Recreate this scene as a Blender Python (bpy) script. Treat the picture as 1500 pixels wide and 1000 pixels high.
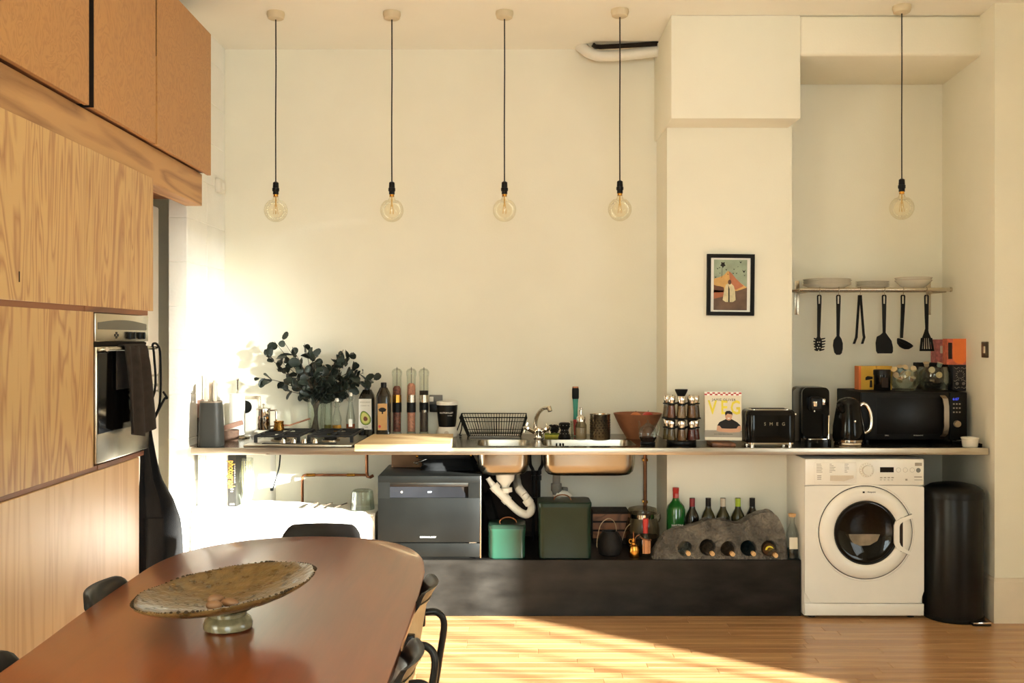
import bpy, bmesh, math, random
from mathutils import Vector, Matrix, noise
R = math.radians
PI = math.pi
C = bpy.context.scene.collection
for _o in list(bpy.data.objects):
    bpy.data.objects.remove(_o)

# ---------------------------------------------------------------- camera, world, sun, daylight, exposure
F, CX, HY, EYE = 1458.0, 750.0, 495.0, 1.477      # focal length in pixels, principal column, horizon row, eye height
sc = bpy.context.scene
cam = bpy.data.cameras.new('camera')
cam.lens = 36 * F / 1500
cam.shift_y = -(500 - HY) / 1500
cam.clip_start = 0.05
camo = bpy.data.objects.new('camera', cam)
camo.location = (0, 0, EYE)
camo.rotation_euler = (R(90), 0, 0)
C.objects.link(camo)
sc.camera = camo
sc.view_settings.view_transform = 'Standard'
sc.view_settings.look = 'None'
sc.view_settings.gamma = 1
sc.view_settings.use_curve_mapping = False
sc.view_settings.exposure = 0.0
wd = bpy.data.worlds.new('sky')
sc.world = wd
wd.use_nodes = True
wd.node_tree.nodes['Background'].inputs[0].default_value = (1.0, 0.95, 0.85, 1)
wd.node_tree.nodes['Background'].inputs[1].default_value = 0.4

SUN_TAN = 0.165
sun = bpy.data.lights.new('sun', 'SUN')
sun.energy = 82
sun.angle = R(1.5)
sun.color = (0.96, 1.0, 0.95)
suno = bpy.data.objects.new('sun', sun)
suno.rotation_euler = Vector((-0.816, 0.577, -SUN_TAN)).to_track_quat('-Z', 'Y').to_euler()
C.objects.link(suno)


def area(name, loc, aim, sx, sy, power, col):
    l = bpy.data.lights.new(name, 'AREA')
    l.shape = 'RECTANGLE'
    l.size, l.size_y, l.energy, l.color = sx, sy, power, col
    o = bpy.data.objects.new(name, l)
    o.location = loc
    o.rotation_euler = (Vector(aim)).to_track_quat('-Z', 'Y').to_euler()
    C.objects.link(o)
    return o


# daylight standing in the right window, fill light in the added front window
area('daylight_right', (3.62, 1.8, 1.08), (-1, 0, 0), 1.9, 1.3, 40, (0.9, 1.0, 1.0))
area('fill_front', (0.3, -1.62, 1.75), (0, 1, 0), 1.8, 2.0, 105, (0.84, 1.0, 1.03))


# ---------------------------------------------------------------- helpers
def K(px, Y): return (px - CX) * Y / F
def H(py, Y): return EYE - (py - HY) * Y / F
def W(n, Y): return n * Y / F


def lin(c):
    r = []
    for v in c:
        v = v / 255.0
        r.append(v / 12.92 if v <= 0.04045 else ((v + 0.055) / 1.055) ** 2.4)
    return (r[0], r[1], r[2], 1)


def nodes(name):
    m = bpy.data.materials.new(name)
    m.use_nodes = True
    t = m.node_tree
    b = t.nodes['Principled BSDF']
    return m, t, b


def link(t, a, b): t.links.new(a, b)


def mul(c, k): return (min(c[0] * k, 1), min(c[1] * k, 1), min(c[2] * k, 1), 1)


def mat(name, col, rough=0.5, metal=0.0, var=0.08, scale=12.0, bump=0.0, bscale=60.0, coat=0.0, emit=0.0, stretch=(1, 1, 1), rvar=0.0, rand=0.0, bdist=0.01):
    """a procedural paint, plastic, metal or stone: noise-varied colour, roughness and relief"""
    m, t, b = nodes(name)
    c = lin(col)
    tc = t.nodes.new('ShaderNodeTexCoord')
    mp = t.nodes.new('ShaderNodeMapping')
    mp.inputs['Scale'].default_value = stretch
    link(t, tc.outputs['Object'], mp.inputs[0])
    n = t.nodes.new('ShaderNodeTexNoise')
    n.inputs['Scale'].default_value = scale
    n.inputs['Detail'].default_value = 4
    link(t, mp.outputs[0], n.inputs['Vector'])
    r = t.nodes.new('ShaderNodeValToRGB')
    r.color_ramp.elements[0].position = 0.3
    r.color_ramp.elements[1].position = 0.7
    r.color_ramp.elements[0].color = mul(c, 1 - var)
    r.color_ramp.elements[1].color = mul(c, 1 + var)
    link(t, n.outputs['Fac'], r.inputs[0])
    out = r.outputs[0]
    if rand:
        oi = t.nodes.new('ShaderNodeObjectInfo')
        hs = t.nodes.new('ShaderNodeHueSaturation')
        mr = t.nodes.new('ShaderNodeMapRange')
        mr.inputs[3].default_value = 1 - rand
        mr.inputs[4].default_value = 1 + rand
        link(t, oi.outputs['Random'], mr.inputs[0])
        link(t, mr.outputs[0], hs.inputs['Value'])
        link(t, out, hs.inputs['Color'])
        out = hs.outputs[0]
    link(t, out, b.inputs['Base Color'])
    b.inputs['Roughness'].default_value = rough
    if rvar:
        mr = t.nodes.new('ShaderNodeMapRange')
        mr.inputs[3].default_value = max(rough - rvar, 0.02)
        mr.inputs[4].default_value = rough + rvar
        link(t, n.outputs['Fac'], mr.inputs[0])
        link(t, mr.outputs[0], b.inputs['Roughness'])
    b.inputs['Metallic'].default_value = metal
    if max(col) < 60: b.inputs['Specular IOR Level'].default_value = 0.22
    b.inputs['Coat Weight'].default_value = coat
    b.inputs['Coat Roughness'].default_value = 0.08
    if bump:
        n2 = t.nodes.new('ShaderNodeTexNoise')
        n2.inputs['Scale'].default_value = bscale
        n2.inputs['Detail'].default_value = 3
        link(t, mp.outputs[0], n2.inputs['Vector'])
        bp = t.nodes.new('ShaderNodeBump')
        bp.inputs['Strength'].default_value = bump
        bp.inputs['Distance'].default_value = bdist
        link(t, n2.outputs['Fac'], bp.inputs['Height'])
        link(t, bp.outputs[0], b.inputs['Normal'])
    if emit:
        b.inputs['Emission Color'].default_value = c
        b.inputs['Emission Strength'].default_value = emit
    return m


def wood(name, c0, c1, stretch=(6, 6, 0.55), rings=9.0, scale=1.0, rough=0.45, coat=0.0, fine=0.25, rand=0.0, dist=0.6, coords='Object', bump=0.05, bw=(0.35, 0.95), crough=0.12):
    """timber: contour bands of a stretched noise give the cathedral grain, a finer noise the pores"""
    m, t, b = nodes(name)
    tc = t.nodes.new('ShaderNodeTexCoord')
    mp = t.nodes.new('ShaderNodeMapping')
    mp.inputs['Scale'].default_value = stretch
    vec = tc.outputs[coords]
    oi = t.nodes.new('ShaderNodeObjectInfo')
    if rand:
        cm = t.nodes.new('ShaderNodeVectorMath')
        cm.operation = 'MULTIPLY_ADD'
        cm.inputs[1].default_value = (7, 13, 5)
        cb = t.nodes.new('ShaderNodeCombineXYZ')
        for i in range(3):
            link(t, oi.outputs['Random'], cb.inputs[i])
        link(t, cb.outputs[0], cm.inputs[0])
        link(t, vec, cm.inputs[2])
        vec = cm.outputs[0]
    link(t, vec, mp.inputs[0])
    n = t.nodes.new('ShaderNodeTexNoise')
    n.inputs['Scale'].default_value = scale
    n.inputs['Detail'].default_value = 2.5
    n.inputs['Roughness'].default_value = 0.45
    n.inputs['Distortion'].default_value = dist
    link(t, mp.outputs[0], n.inputs['Vector'])
    mu = t.nodes.new('ShaderNodeMath')
    mu.operation = 'MULTIPLY'
    mu.inputs[1].default_value = rings
    link(t, n.outputs['Fac'], mu.inputs[0])
    pp = t.nodes.new('ShaderNodeMath')
    pp.operation = 'PINGPONG'
    pp.inputs[1].default_value = 0.5
    link(t, mu.outputs[0], pp.inputs[0])
    dbl = t.nodes.new('ShaderNodeMath')
    dbl.operation = 'MULTIPLY'
    dbl.inputs[1].default_value = 2
    link(t, pp.outputs[0], dbl.inputs[0])
    n2 = t.nodes.new('ShaderNodeTexNoise')
    n2.inputs['Scale'].default_value = scale * 14
    n2.inputs['Detail'].default_value = 4
    link(t, mp.outputs[0], n2.inputs['Vector'])
    mx = t.nodes.new('ShaderNodeMix')
    mx.inputs[0].default_value = fine
    link(t, dbl.outputs[0], mx.inputs[2])
    link(t, n2.outputs['Fac'], mx.inputs[3])
    r = t.nodes.new('ShaderNodeValToRGB')
    r.color_ramp.elements[0].position = bw[0]
    r.color_ramp.elements[1].position = bw[1]
    r.color_ramp.elements[0].color = lin(c0)
    r.color_ramp.elements[1].color = lin(c1)
    link(t, mx.outputs[0], r.inputs[0])
    out = r.outputs[0]
    if rand:
        hs = t.nodes.new('ShaderNodeHueSaturation')
        mr = t.nodes.new('ShaderNodeMapRange')
        mr.inputs[3].default_value = 1 - rand
        mr.inputs[4].default_value = 1 + rand
        link(t, oi.outputs['Random'], mr.inputs[0])
        link(t, mr.outputs[0], hs.inputs['Value'])
        link(t, out, hs.inputs['Color'])
        out = hs.outputs[0]
    link(t, out, b.inputs['Base Color'])
    b.inputs['Roughness'].default_value = rough
    b.inputs['Coat Weight'].default_value = coat
    b.inputs['Coat Roughness'].default_value = crough
    if bump:
        bp = t.nodes.new('ShaderNodeBump')
        bp.inputs['Strength'].default_value = bump
        bp.inputs['Distance'].default_value = 0.004
        link(t, n2.outputs['Fac'], bp.inputs['Height'])
        link(t, bp.outputs[0], b.inputs['Normal'])
    return m


def glass(name, tint=(245, 248, 244), gloss=0.9, rough=0.03, haze=0.0):
    """thin-walled glass: tinted transparency under a fresnel reflection, with a little dust"""
    m, t, b = nodes(name)
    tr = t.nodes.new('ShaderNodeBsdfTransparent')
    tr.inputs[0].default_value = lin(tint)
    gl = t.nodes.new('ShaderNodeBsdfGlossy')
    gl.inputs['Roughness'].default_value = rough
    lw = t.nodes.new('ShaderNodeLayerWeight')
    lw.inputs[0].default_value = 0.35
    mu = t.nodes.new('ShaderNodeMath')
    mu.operation = 'MULTIPLY_ADD'
    mu.inputs[1].default_value = gloss * 0.42
    mu.inputs[2].default_value = 0.02
    link(t, lw.outputs['Fresnel'], mu.inputs[0])
    mx = t.nodes.new('ShaderNodeMixShader')
    link(t, mu.outputs[0], mx.inputs[0])
    link(t, tr.outputs[0], mx.inputs[1])
    link(t, gl.outputs[0], mx.inputs[2])
    out = mx.outputs[0]
    n = t.nodes.new('ShaderNodeTexNoise')
    n.inputs['Scale'].default_value = 30
    d = t.nodes.new('ShaderNodeBsdfDiffuse')
    d.inputs[0].default_value = lin(tint)
    ms = t.nodes.new('ShaderNodeMath')
    ms.operation = 'MULTIPLY'
    ms.inputs[1].default_value = 0.015 + 2 * haze
    link(t, n.outputs['Fac'], ms.inputs[0])
    m2 = t.nodes.new('ShaderNodeMixShader')
    link(t, ms.outputs[0], m2.inputs[0])
    link(t, out, m2.inputs[1])
    link(t, d.outputs[0], m2.inputs[2])
    link(t, m2.outputs[0], t.nodes['Material Output'].inputs[0])
    return m


class MB:
    """collects shapes and links them as one mesh object"""
    def __init__(s):
        s.bm = bmesh.new()
        s.mi = 0

    def _f(s, vs):
        try:
            f = s.bm.faces.new(vs)
            f.material_index = s.mi
            return f
        except ValueError:
            return None

    def box(s, x0, x1, y0, y1, z0, z1, bev=0.0, seg=2, mtx=None):
        g = bmesh.ops.create_cube(s.bm, size=1)
        vs = g['verts']
        for v in vs:
            v.co = Vector(((x0 + x1) / 2 + v.co.x * (x1 - x0), (y0 + y1) / 2 + v.co.y * (y1 - y0), (z0 + z1) / 2 + v.co.z * (z1 - z0)))
        fs = set(f for v in vs for f in v.link_faces)
        if bev:
            es = list(set(e for v in vs for e in v.link_edges))
            r = bmesh.ops.bevel(s.bm, geom=es, offset=bev, segments=seg, profile=0.5, affect='EDGES')
            fs = set(f for f in r['faces']) | set(f for f in fs if f.is_valid)
            vs = list(set(v for f in fs for v in f.verts))
        for f in fs:
            f.material_index = s.mi
        if mtx is not None:
            for v in vs:
                v.co = mtx @ v.co
        return s

    def rings(s, rings, cap0=True, cap1=True, loop=False):
        vr = [[s.bm.verts.new(p) for p in r] for r in rings]
        n = len(vr[0])
        m = len(vr)
        for i in range(m if loop else m - 1):
            a, b = vr[i], vr[(i + 1) % m]
            for j in range(n):
                s._f((a[j], a[(j + 1) % n], b[(j + 1) % n], b[j]))
        if not loop:
            if cap0: s._f(vr[0][::-1])
            if cap1: s._f(vr[-1])
        return s

    def lathe(s, prof, c=(0, 0, 0), n=20, mtx=None, cap0=True, cap1=True):
        c = Vector(c)
        rs = []
        for r, z in prof:
            r = max(r, 1e-4)
            ring = [c + Vector((r * math.cos(2 * PI * k / n), r * math.sin(2 * PI * k / n), z)) for k in range(n)]
            if mtx is not None:
                ring = [mtx @ p for p in ring]
            rs.append(ring)
        return s.rings(rs, cap0, cap1)

    def cyl(s, p0, p1, r0, r1=None, n=12):
        return s.tube([p0, p1], [r0, r0 if r1 is None else r1], n)

    def tube(s, pts, r, n=8, closed=False):
        pts = [Vector(p) for p in pts]
        rr = r if isinstance(r, (list, tuple)) else [r] * len(pts)
        m = len(pts)
        rs = []
        prev = None
        for i, p in enumerate(pts):
            if closed:
                d = pts[(i + 1) % m] - pts[i - 1]
            else:
                d = pts[min(i + 1, m - 1)] - pts[max(i - 1, 0)]
            d.normalize()
            if prev is None:
                u = d.cross(Vector((0, 0, 1)))
                if u.length < 0.05: u = d.cross(Vector((1, 0, 0)))
            else:
                u = prev - d * prev.dot(d)
                if u.length < 1e-4: u = d.cross(Vector((1, 0, 0)))
            u.normalize()
            prev = u
            w = d.cross(u)
            rs.append([p + (u * math.cos(2 * PI * k / n) + w * math.sin(2 * PI * k / n)) * rr[i] for k in range(n)])
        return s.rings(rs, True, True, closed)

    def prism(s, pts, o, u, v, d, n_cap=True):
        """a 2-D outline laid out along u, v from o and pushed along d"""
        o, u, v, d = Vector(o), Vector(u), Vector(v), Vector(d)
        a = [o + u * p[0] + v * p[1] for p in pts]
        return s.rings([a, [p + d for p in a]])

    def ball(s, c, r, n=12, m=8):
        if not isinstance(r, (list, tuple)): r = (r, r, r)
        c = Vector(c)
        rs = []
        for i in range(m + 1):
            a = -PI / 2 + PI * i / m
            q = max(math.cos(a), 1e-3)
            rs.append([c + Vector((r[0] * q * math.cos(2 * PI * k / n), r[1] * q * math.sin(2 * PI * k / n), r[2] * math.sin(a))) for k in range(n)])
        return s.rings(rs)

    def sheet(s, fn, nu, nv, off):
        """a cloth-like surface fn(u, v) with thickness vector off"""
        off = Vector(off)
        A = [[s.bm.verts.new(fn(i / nu, j / nv)) for j in range(nv + 1)] for i in range(nu + 1)]
        B = [[s.bm.verts.new(v.co + off) for v in r] for r in A]
        for i in range(nu):
            for j in range(nv):
                s._f((A[i][j], A[i + 1][j], A[i + 1][j + 1], A[i][j + 1]))
                s._f((B[i][j], B[i][j + 1], B[i + 1][j + 1], B[i + 1][j]))
        for i in range(nu):
            s._f((A[i][0], B[i][0], B[i + 1][0], A[i + 1][0]))
            s._f((A[i][nv], A[i + 1][nv], B[i + 1][nv], B[i][nv]))
        for j in range(nv):
            s._f((A[0][j], A[0][j + 1], B[0][j + 1], B[0][j]))
            s._f((A[nu][j], B[nu][j], B[nu][j + 1], A[nu][j + 1]))
        return s

    def plate(s, outer, holes, z0, z1):
        """a flat plate with holes (loops of x, y) between heights z0 and z1"""
        for z, flip in ((z1, False), (z0, True)):
            es = []
            for lp in [outer] + holes:
                vs = [s.bm.verts.new((p[0], p[1], z)) for p in lp]
                for i in range(len(vs)):
                    es.append(s.bm.edges.new((vs[i], vs[(i + 1) % len(vs)])))
            r = bmesh.ops.triangle_fill(s.bm, use_beauty=True, edges=es, normal=(0, 0, -1 if flip else 1))
            for f in r['geom']:
                if isinstance(f, bmesh.types.BMFace): f.material_index = s.mi
        for lp in [outer] + holes:
            n = len(lp)
            a = [s.bm.verts.new((p[0], p[1], z0)) for p in lp]
            b = [s.bm.verts.new((p[0], p[1], z1)) for p in lp]
            for i in range(n):
                s._f((a[i], a[(i + 1) % n], b[(i + 1) % n], b[i]))
        return s

    def mesh(s, name, mats, smooth=38, merge=False):
        if merge: bmesh.ops.remove_doubles(s.bm, verts=s.bm.verts, dist=1e-5)
        bmesh.ops.recalc_face_normals(s.bm, faces=s.bm.faces)
        me = bpy.data.meshes.new(name)
        s.bm.to_mesh(me)
        s.bm.free()
        for m in (mats if isinstance(mats, (list, tuple)) else [mats]):
            me.materials.append(m)
        if smooth:
            me.polygons.foreach_set('use_smooth', [True] * len(me.polygons))
            me.set_sharp_from_angle(angle=R(smooth))
        return me

    def to(s, name, mats, parent=None, smooth=38, merge=False, label=None):
        o = bpy.data.objects.new(name, s.mesh(name, mats, smooth, merge))
        C.objects.link(o)
        if parent: o.parent = parent
        if label: o['label'] = label
        return o


def thing(name, label, cat, loc=(0, 0, 0), rz=0, group=None):
    o = bpy.data.objects.new(name, None)
    o.empty_display_size = 0.05
    o.location = loc
    o.rotation_euler = (0, 0, rz)
    C.objects.link(o)
    return tag(o, label, cat, group)


def tag(o, label, cat, group=None):
    o['label'] = label
    o['category'] = cat
    if group: o['group'] = group
    return o


def struct(o, label=None):
    o['kind'] = 'structure'
    if label: o['label'] = label
    return o


def dup(root, loc, rz, label, group=None):
    def cp(o, par):
        c = o.copy()
        C.objects.link(c)
        c.parent = par
        for k in o.children: cp(k, c)
        return c
    r = cp(root, None)
    r.location = loc
    r.rotation_euler = (0, 0, rz)
    r['label'] = label
    if group: r['group'] = group
    return r


def share(name, me, parent=None):
    o = bpy.data.objects.new(name, me)
    C.objects.link(o)
    if parent: o.parent = parent
    return o


def text(s, size, m, parent, loc, rot=(PI / 2, 0, 0), name='lettering', ext=0.0004, sx=1.0, sp=1.0, bold=0.0):
    cu = bpy.data.curves.new('lettering', 'FONT')
    cu.body = s
    cu.size = size
    cu.align_x = 'CENTER'
    cu.align_y = 'CENTER'
    cu.extrude = ext
    cu.space_character = sp
    cu.resolution_u = 2
    cu.offset = bold
    to = bpy.data.objects.new('lettering', cu)
    C.objects.link(to)
    me = bpy.data.meshes.new_from_object(to.evaluated_get(bpy.context.evaluated_depsgraph_get()))
    bpy.data.objects.remove(to)
    me.materials.clear()
    me.materials.append(m)
    o = bpy.data.objects.new(name, me)
    o.location = loc
    o.rotation_euler = rot
    o.scale = (sx, 1, 1)
    o.parent = parent
    C.objects.link(o)
    return o


def rrect(w, h, r, n=5, cx=0, cy=0):
    pts = []
    for (sx, sy, a0) in ((1, 1, 0), (-1, 1, 90), (-1, -1, 180), (1, -1, 270)):
        for k in range(n + 1):
            a = R(a0 + 90 * k / n)
            pts.append((cx + sx * (w / 2 - r) + r * math.cos(a), cy + sy * (h / 2 - r) + r * math.sin(a)))
    return pts


def arc(cx, cy, r, a0, a1, n, ry=None):
    ry = r if ry is None else ry
    return [(cx + r * math.cos(R(a0 + (a1 - a0) * k / n)), cy + ry * math.sin(R(a0 + (a1 - a0) * k / n))) for k in range(n + 1)]


def spline(pts, n=6):
    """Catmull-Rom points through pts"""
    P = [Vector(p) for p in pts]
    P = [P[0] * 2 - P[1]] + P + [P[-1] * 2 - P[-2]]
    out = []
    for i in range(1, len(P) - 2):
        for k in range(n):
            t = k / n
            a, b, c, d = P[i - 1], P[i], P[i + 1], P[i + 2]
            out.append(0.5 * ((2 * b) + (c - a) * t + (2 * a - 5 * b + 4 * c - d) * t * t + (3 * b - a - 3 * c + d) * t ** 3))
    out.append(P[-2])
    return out


# ---------------------------------------------------------------- materials
WALL = mat('wall_paint', (240, 234, 215), 0.85, var=0.02, scale=3, bump=0.06, bscale=90)
CEIL = mat('ceiling_paint', (245, 241, 228), 0.9, var=0.015, scale=3)
BLOCKM = mat('painted_block', (242, 240, 232), 0.8, var=0.03, scale=6, bump=0.2, bscale=70)
SKIRT = mat('skirting_paint', (232, 218, 196), 0.5, var=0.02)
FLOORW = wood('floor_boards', (166, 120, 76), (202, 158, 108), stretch=(0.6, 9, 9), rings=3.0, rough=0.33, coat=0.25, rand=0.07, fine=0.45)
PLY = wood('fir_plywood', (200, 160, 104), (150, 96, 54), stretch=(3.4, 3.4, 0.36), rings=11, scale=1.7, rough=0.42, coat=0.12, fine=0.42, bw=(0.42, 0.95), dist=1.3, rand=0.02)
PLYB = wood('base_plywood', (206, 166, 112), (182, 134, 82), stretch=(3.6, 3.6, 0.2), rings=8, scale=1.6, rough=0.45, coat=0.3, fine=0.45, bw=(0.4, 1.05), dist=0.5, rand=0.02, crough=0.34)
BURL = wood('birch_plywood', (186, 134, 78), (160, 108, 60), stretch=(3.2, 3.2, 2.2), rings=9, scale=2.2, rough=0.5, coat=0.08, fine=0.5, bw=(0.4, 1.0), dist=2.2, rand=0.03)
PINE = wood('pine_beam', (192, 146, 94), (142, 98, 58), stretch=(6, 0.5, 6), rings=5, scale=1.2, rough=0.5, fine=0.3)
DARKWOOD = wood('dark_rail', (140, 88, 54), (96, 58, 36), stretch=(7, 0.6, 7), rings=5, rough=0.5)
TABLEW = wood('lacquered_table', (124, 60, 29), (106, 50, 24), stretch=(7, 0.5, 7), rings=4, scale=1.2, rough=0.3, coat=0.42, fine=0.6, bump=0.01)
BOARDW = wood('beech_board', (222, 194, 148), (200, 164, 116), stretch=(0.7, 9, 9), rings=5, rough=0.5)
DARK = mat('dark_gap', (30, 22, 16), 0.8)
BLACK = mat('black_plastic', (15, 14, 13), 0.38, var=0.15)
BLACKM = mat('matt_black', (17, 16, 15), 0.65, var=0.15)
GLOSS = mat('gloss_black', (12, 11, 10), 0.1, var=0.1)
IRON = mat('cast_iron', (26, 24, 22), 0.55, var=0.25, scale=40, bump=0.15, bscale=150)
BLKSTEEL = mat('blackened_steel', (38, 35, 31), 0.38, metal=0.4, var=0.5, scale=5, stretch=(1, 1, 2.5), rvar=0.12)
STEEL = mat('brushed_steel', (190, 180, 164), 0.3, metal=1.0, var=0.06, scale=8, stretch=(1, 12, 12), rvar=0.06)
STEELTOP = mat('worktop_steel', (112, 104, 92), 0.2, metal=1.0, var=0.08, scale=6, stretch=(1, 8, 8), rvar=0.05)
BASIN = mat('basin_steel', (160, 152, 138), 0.26, metal=1.0, var=0.06, scale=5)
STEEL2 = mat('satin_steel', (196, 186, 168), 0.24, metal=1.0, var=0.05, scale=5)
CHROME = mat('chrome', (226, 220, 210), 0.07, metal=1.0, var=0.02)
BRASS = mat('brass', (196, 142, 62), 0.22, metal=1.0, var=0.08)
COPPER = mat('copper', (150, 98, 66), 0.4, metal=0.85, var=0.22, scale=25)
WIRE = mat('dull_wire', (150, 128, 100), 0.35, metal=0.9, var=0.1)
WHITE = mat('white_enamel', (238, 232, 220), 0.3, var=0.015, coat=0.2)
WHITEP = mat('white_plastic', (232, 226, 212), 0.42, var=0.03)
WHITEC = mat('white_cotton', (244, 240, 230), 0.9, var=0.03, bump=0.1, bscale=220)
PORC = mat('porcelain', (232, 224, 206), 0.2, var=0.02, coat=0.4)
PAPER = mat('paper', (242, 238, 228), 0.85, var=0.03)
GREYP = mat('grey_soft_plastic', (50, 49, 45), 0.5, var=0.08)
GREYPIPE = mat('grey_pipe', (110, 106, 98), 0.5, var=0.1)
GREEN = mat('green_enamel', (24, 62, 47), 0.36, var=0.07, coat=0.15)
GREEN_SHADE_LID = mat('shaded_green_dark_lid', (24, 42, 31), 0.36, var=0.1, coat=0.15)  # large bin's shade put into the colour; also used for the dark lids
CLEAR = glass('clear_glass')
BULBG = glass('bulb_glass', (253, 250, 240), 0.8)
JARG = glass('smoky_jar', (214, 206, 190), 0.9)
GREENG = mat('green_bottle', (26, 92, 34), 0.08, var=0.15, coat=0.5)
DARKG = mat('dark_bottle', (30, 24, 16), 0.08, var=0.2, coat=0.5)
OLIVEG = mat('olive_bottle', (52, 48, 22), 0.1, var=0.2, coat=0.5)
BLUEG = glass('blue_bottle', (128, 172, 180), 0.9)
CORK = mat('cork', (206, 164, 112), 0.85, var=0.18, scale=90)
CLOTHD = mat('dark_linen', (46, 39, 34), 0.95, var=0.18, scale=30, bump=0.25, bscale=240)
DENIM = mat('black_denim', (24, 23, 23), 0.95, var=0.18, scale=22, bump=0.3, bscale=260)
STONE = mat('slate_stone', (100, 92, 81), 0.85, var=0.55, scale=11, bump=1.0, bscale=26, bdist=0.05)
LEAF = mat('eucalyptus_leaf', (44, 50, 42), 0.42, var=0.25, scale=20, rand=0.3)
STEM = mat('dry_stem', (70, 56, 40), 0.8, var=0.2)
TERRA = mat('terracotta', (150, 94, 62), 0.55, var=0.14, scale=20)
CLAY = mat('speckled_clay', (120, 92, 74), 0.75, var=0.25, scale=60)
PINKWOOD = mat('pinkish_wood', (150, 112, 92), 0.7, var=0.12, scale=14)
BOWLM = mat('olive_glaze', (98, 76, 42), 0.3, var=0.42, scale=34, bump=0.5, bscale=55, coat=0.3, rvar=0.12)
FOOTM = mat('grey_green_glaze', (112, 102, 74), 0.2, var=0.3, scale=40, bump=0.25, bscale=45, coat=0.5)
RED = mat('red', (176, 44, 36), 0.45)
YEL = mat('yellow', (226, 206, 50), 0.5)
YELBOX = mat('yellow_card', (216, 168, 60), 0.6, var=0.1)
ORANGE = mat('orange_card', (224, 116, 52), 0.55)
PINK = mat('pink_card', (176, 100, 96), 0.6, var=0.35, scale=60)
TEAL = mat('teal_plastic', (20, 128, 104), 0.4)
SKIN = mat('print_skin', (206, 156, 124), 0.6)
INK = mat('print_ink', (34, 30, 28), 0.6)
COVER = mat('cover_cream', (226, 214, 190), 0.45, var=0.02)
GREYPR = mat('print_grey', (158, 148, 134), 0.6)
LIME = mat('lime_foil', (170, 188, 40), 0.4)
DARKRED = mat('dark_red_foil', (134, 30, 36), 0.4)
SILVERF = mat('pale_foil', (206, 190, 168), 0.4)
BROWNC = mat('brown_card', (116, 84, 56), 0.8, var=0.12)
BROWND = mat('dark_brown_board', (44, 32, 24), 0.7, var=0.2)
GREYTXT = mat('pale_print', (206, 200, 190), 0.5)
FILAM = mat('filament', (206, 168, 96), 0.5)
BLUELED = mat('blue_digits', (60, 80, 230), 0.5, emit=1.2)
AMBER = mat('amber_oil', (176, 122, 40), 0.15, var=0.1, coat=0.4)
ROSEV = mat('rose_vinegar', (132, 62, 36), 0.15, var=0.1, coat=0.4)
CHAIRB = mat('chair_black', (30, 28, 27), 0.32, var=0.1)
CHAIRSUN = mat('chair_back_sunlit', (176, 150, 112), 0.5, var=0.08, stretch=(1, 8, 1))  # sun on the dark chair backs put into the colour
CABLE = mat('black_cable', (18, 17, 16), 0.5)


# ---------------------------------------------------------------- room shell
CEILH = 3.218
BACK = 6.0                      # back wall
CT = 0.90                       # worktop height
PT = 0.298                      # platform height
rng = random.Random(7)

fl = MB().box(-2.6, 4.2, -1.7, 6.1, -0.12, -0.004).to('floor', FLOORW, smooth=0)
struct(fl, 'warm honey coloured strip wood floor')
plank_me = []
for L in (0.55, 0.72, 0.9, 1.1):
    plank_me.append((L, MB().box(0.0006, L - 0.0006, 0.0005, 0.0695, -0.004, 0, bev=0.0012, seg=1).mesh('floor_plank', FLOORW, 0)))
y = 3.55
while y < 5.27:
    x = -1.0 - rng.random() * 0.8
    while x < 3.1:
        L, me = rng.choice(plank_me)
        o = share('floor_plank', me, fl)
        o.location = (x, y, 0)
        x += L
    y += 0.07

struct(MB().box(-2.7, 2.62, BACK, BACK + 0.1, 0, CEILH).to('wall_back', WALL, smooth=0), 'long cream painted back wall behind the worktop')
struct(MB().box(-2.6, 3.7, -1.7, 6.1, CEILH, CEILH + 0.1).to('ceiling', CEIL, smooth=0), 'cream painted ceiling')
ch = MB()
ch.box(0.872, 1.575, 5.6, BACK, 0, 2.668)
ch.box(0.858, 1.556, 5.366, BACK, 2.66, CEILH, bev=0.006, seg=2)
struct(ch.to('wall_chimney', WALL), 'chimney breast with a thicker upper section')
struct(MB().box(1.55, 2.7, 5.368, BACK, 3.0, CEILH, bev=0.02, seg=3).to('wall_bulkhead', WALL), 'boxed bulkhead above the alcove')
rw = MB().prism([(2.507, 5.17), (3.72, 5.17), (3.72, 6.1), (2.593, 6.1), (2.593, 6.0)], (0, 0, 0), (1, 0, 0), (0, 1, 0), (0, 0, CEILH))
struct(rw.to('wall_right', WALL, smooth=0), 'cream return wall to the right of the alcove')
bs = MB().prism([(2.495, 5.152), (3.5, 5.152), (3.5, 5.17), (2.506, 5.17), (2.56, 5.66), (2.545, 5.66)], (0, 0, 0), (1, 0, 0), (0, 1, 0), (0, 0, 0.212))
bs.prism([(2.499, 5.158), (3.5, 5.158), (3.5, 5.17), (2.506, 5.17), (2.56, 5.66), (2.549, 5.66)], (0, 0, 0.212), (1, 0, 0), (0, 1, 0), (0, 0, 0.02))
struct(bs.to('baseboard_right', SKIRT, smooth=0), 'tall painted skirting board round the right wall')

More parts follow.
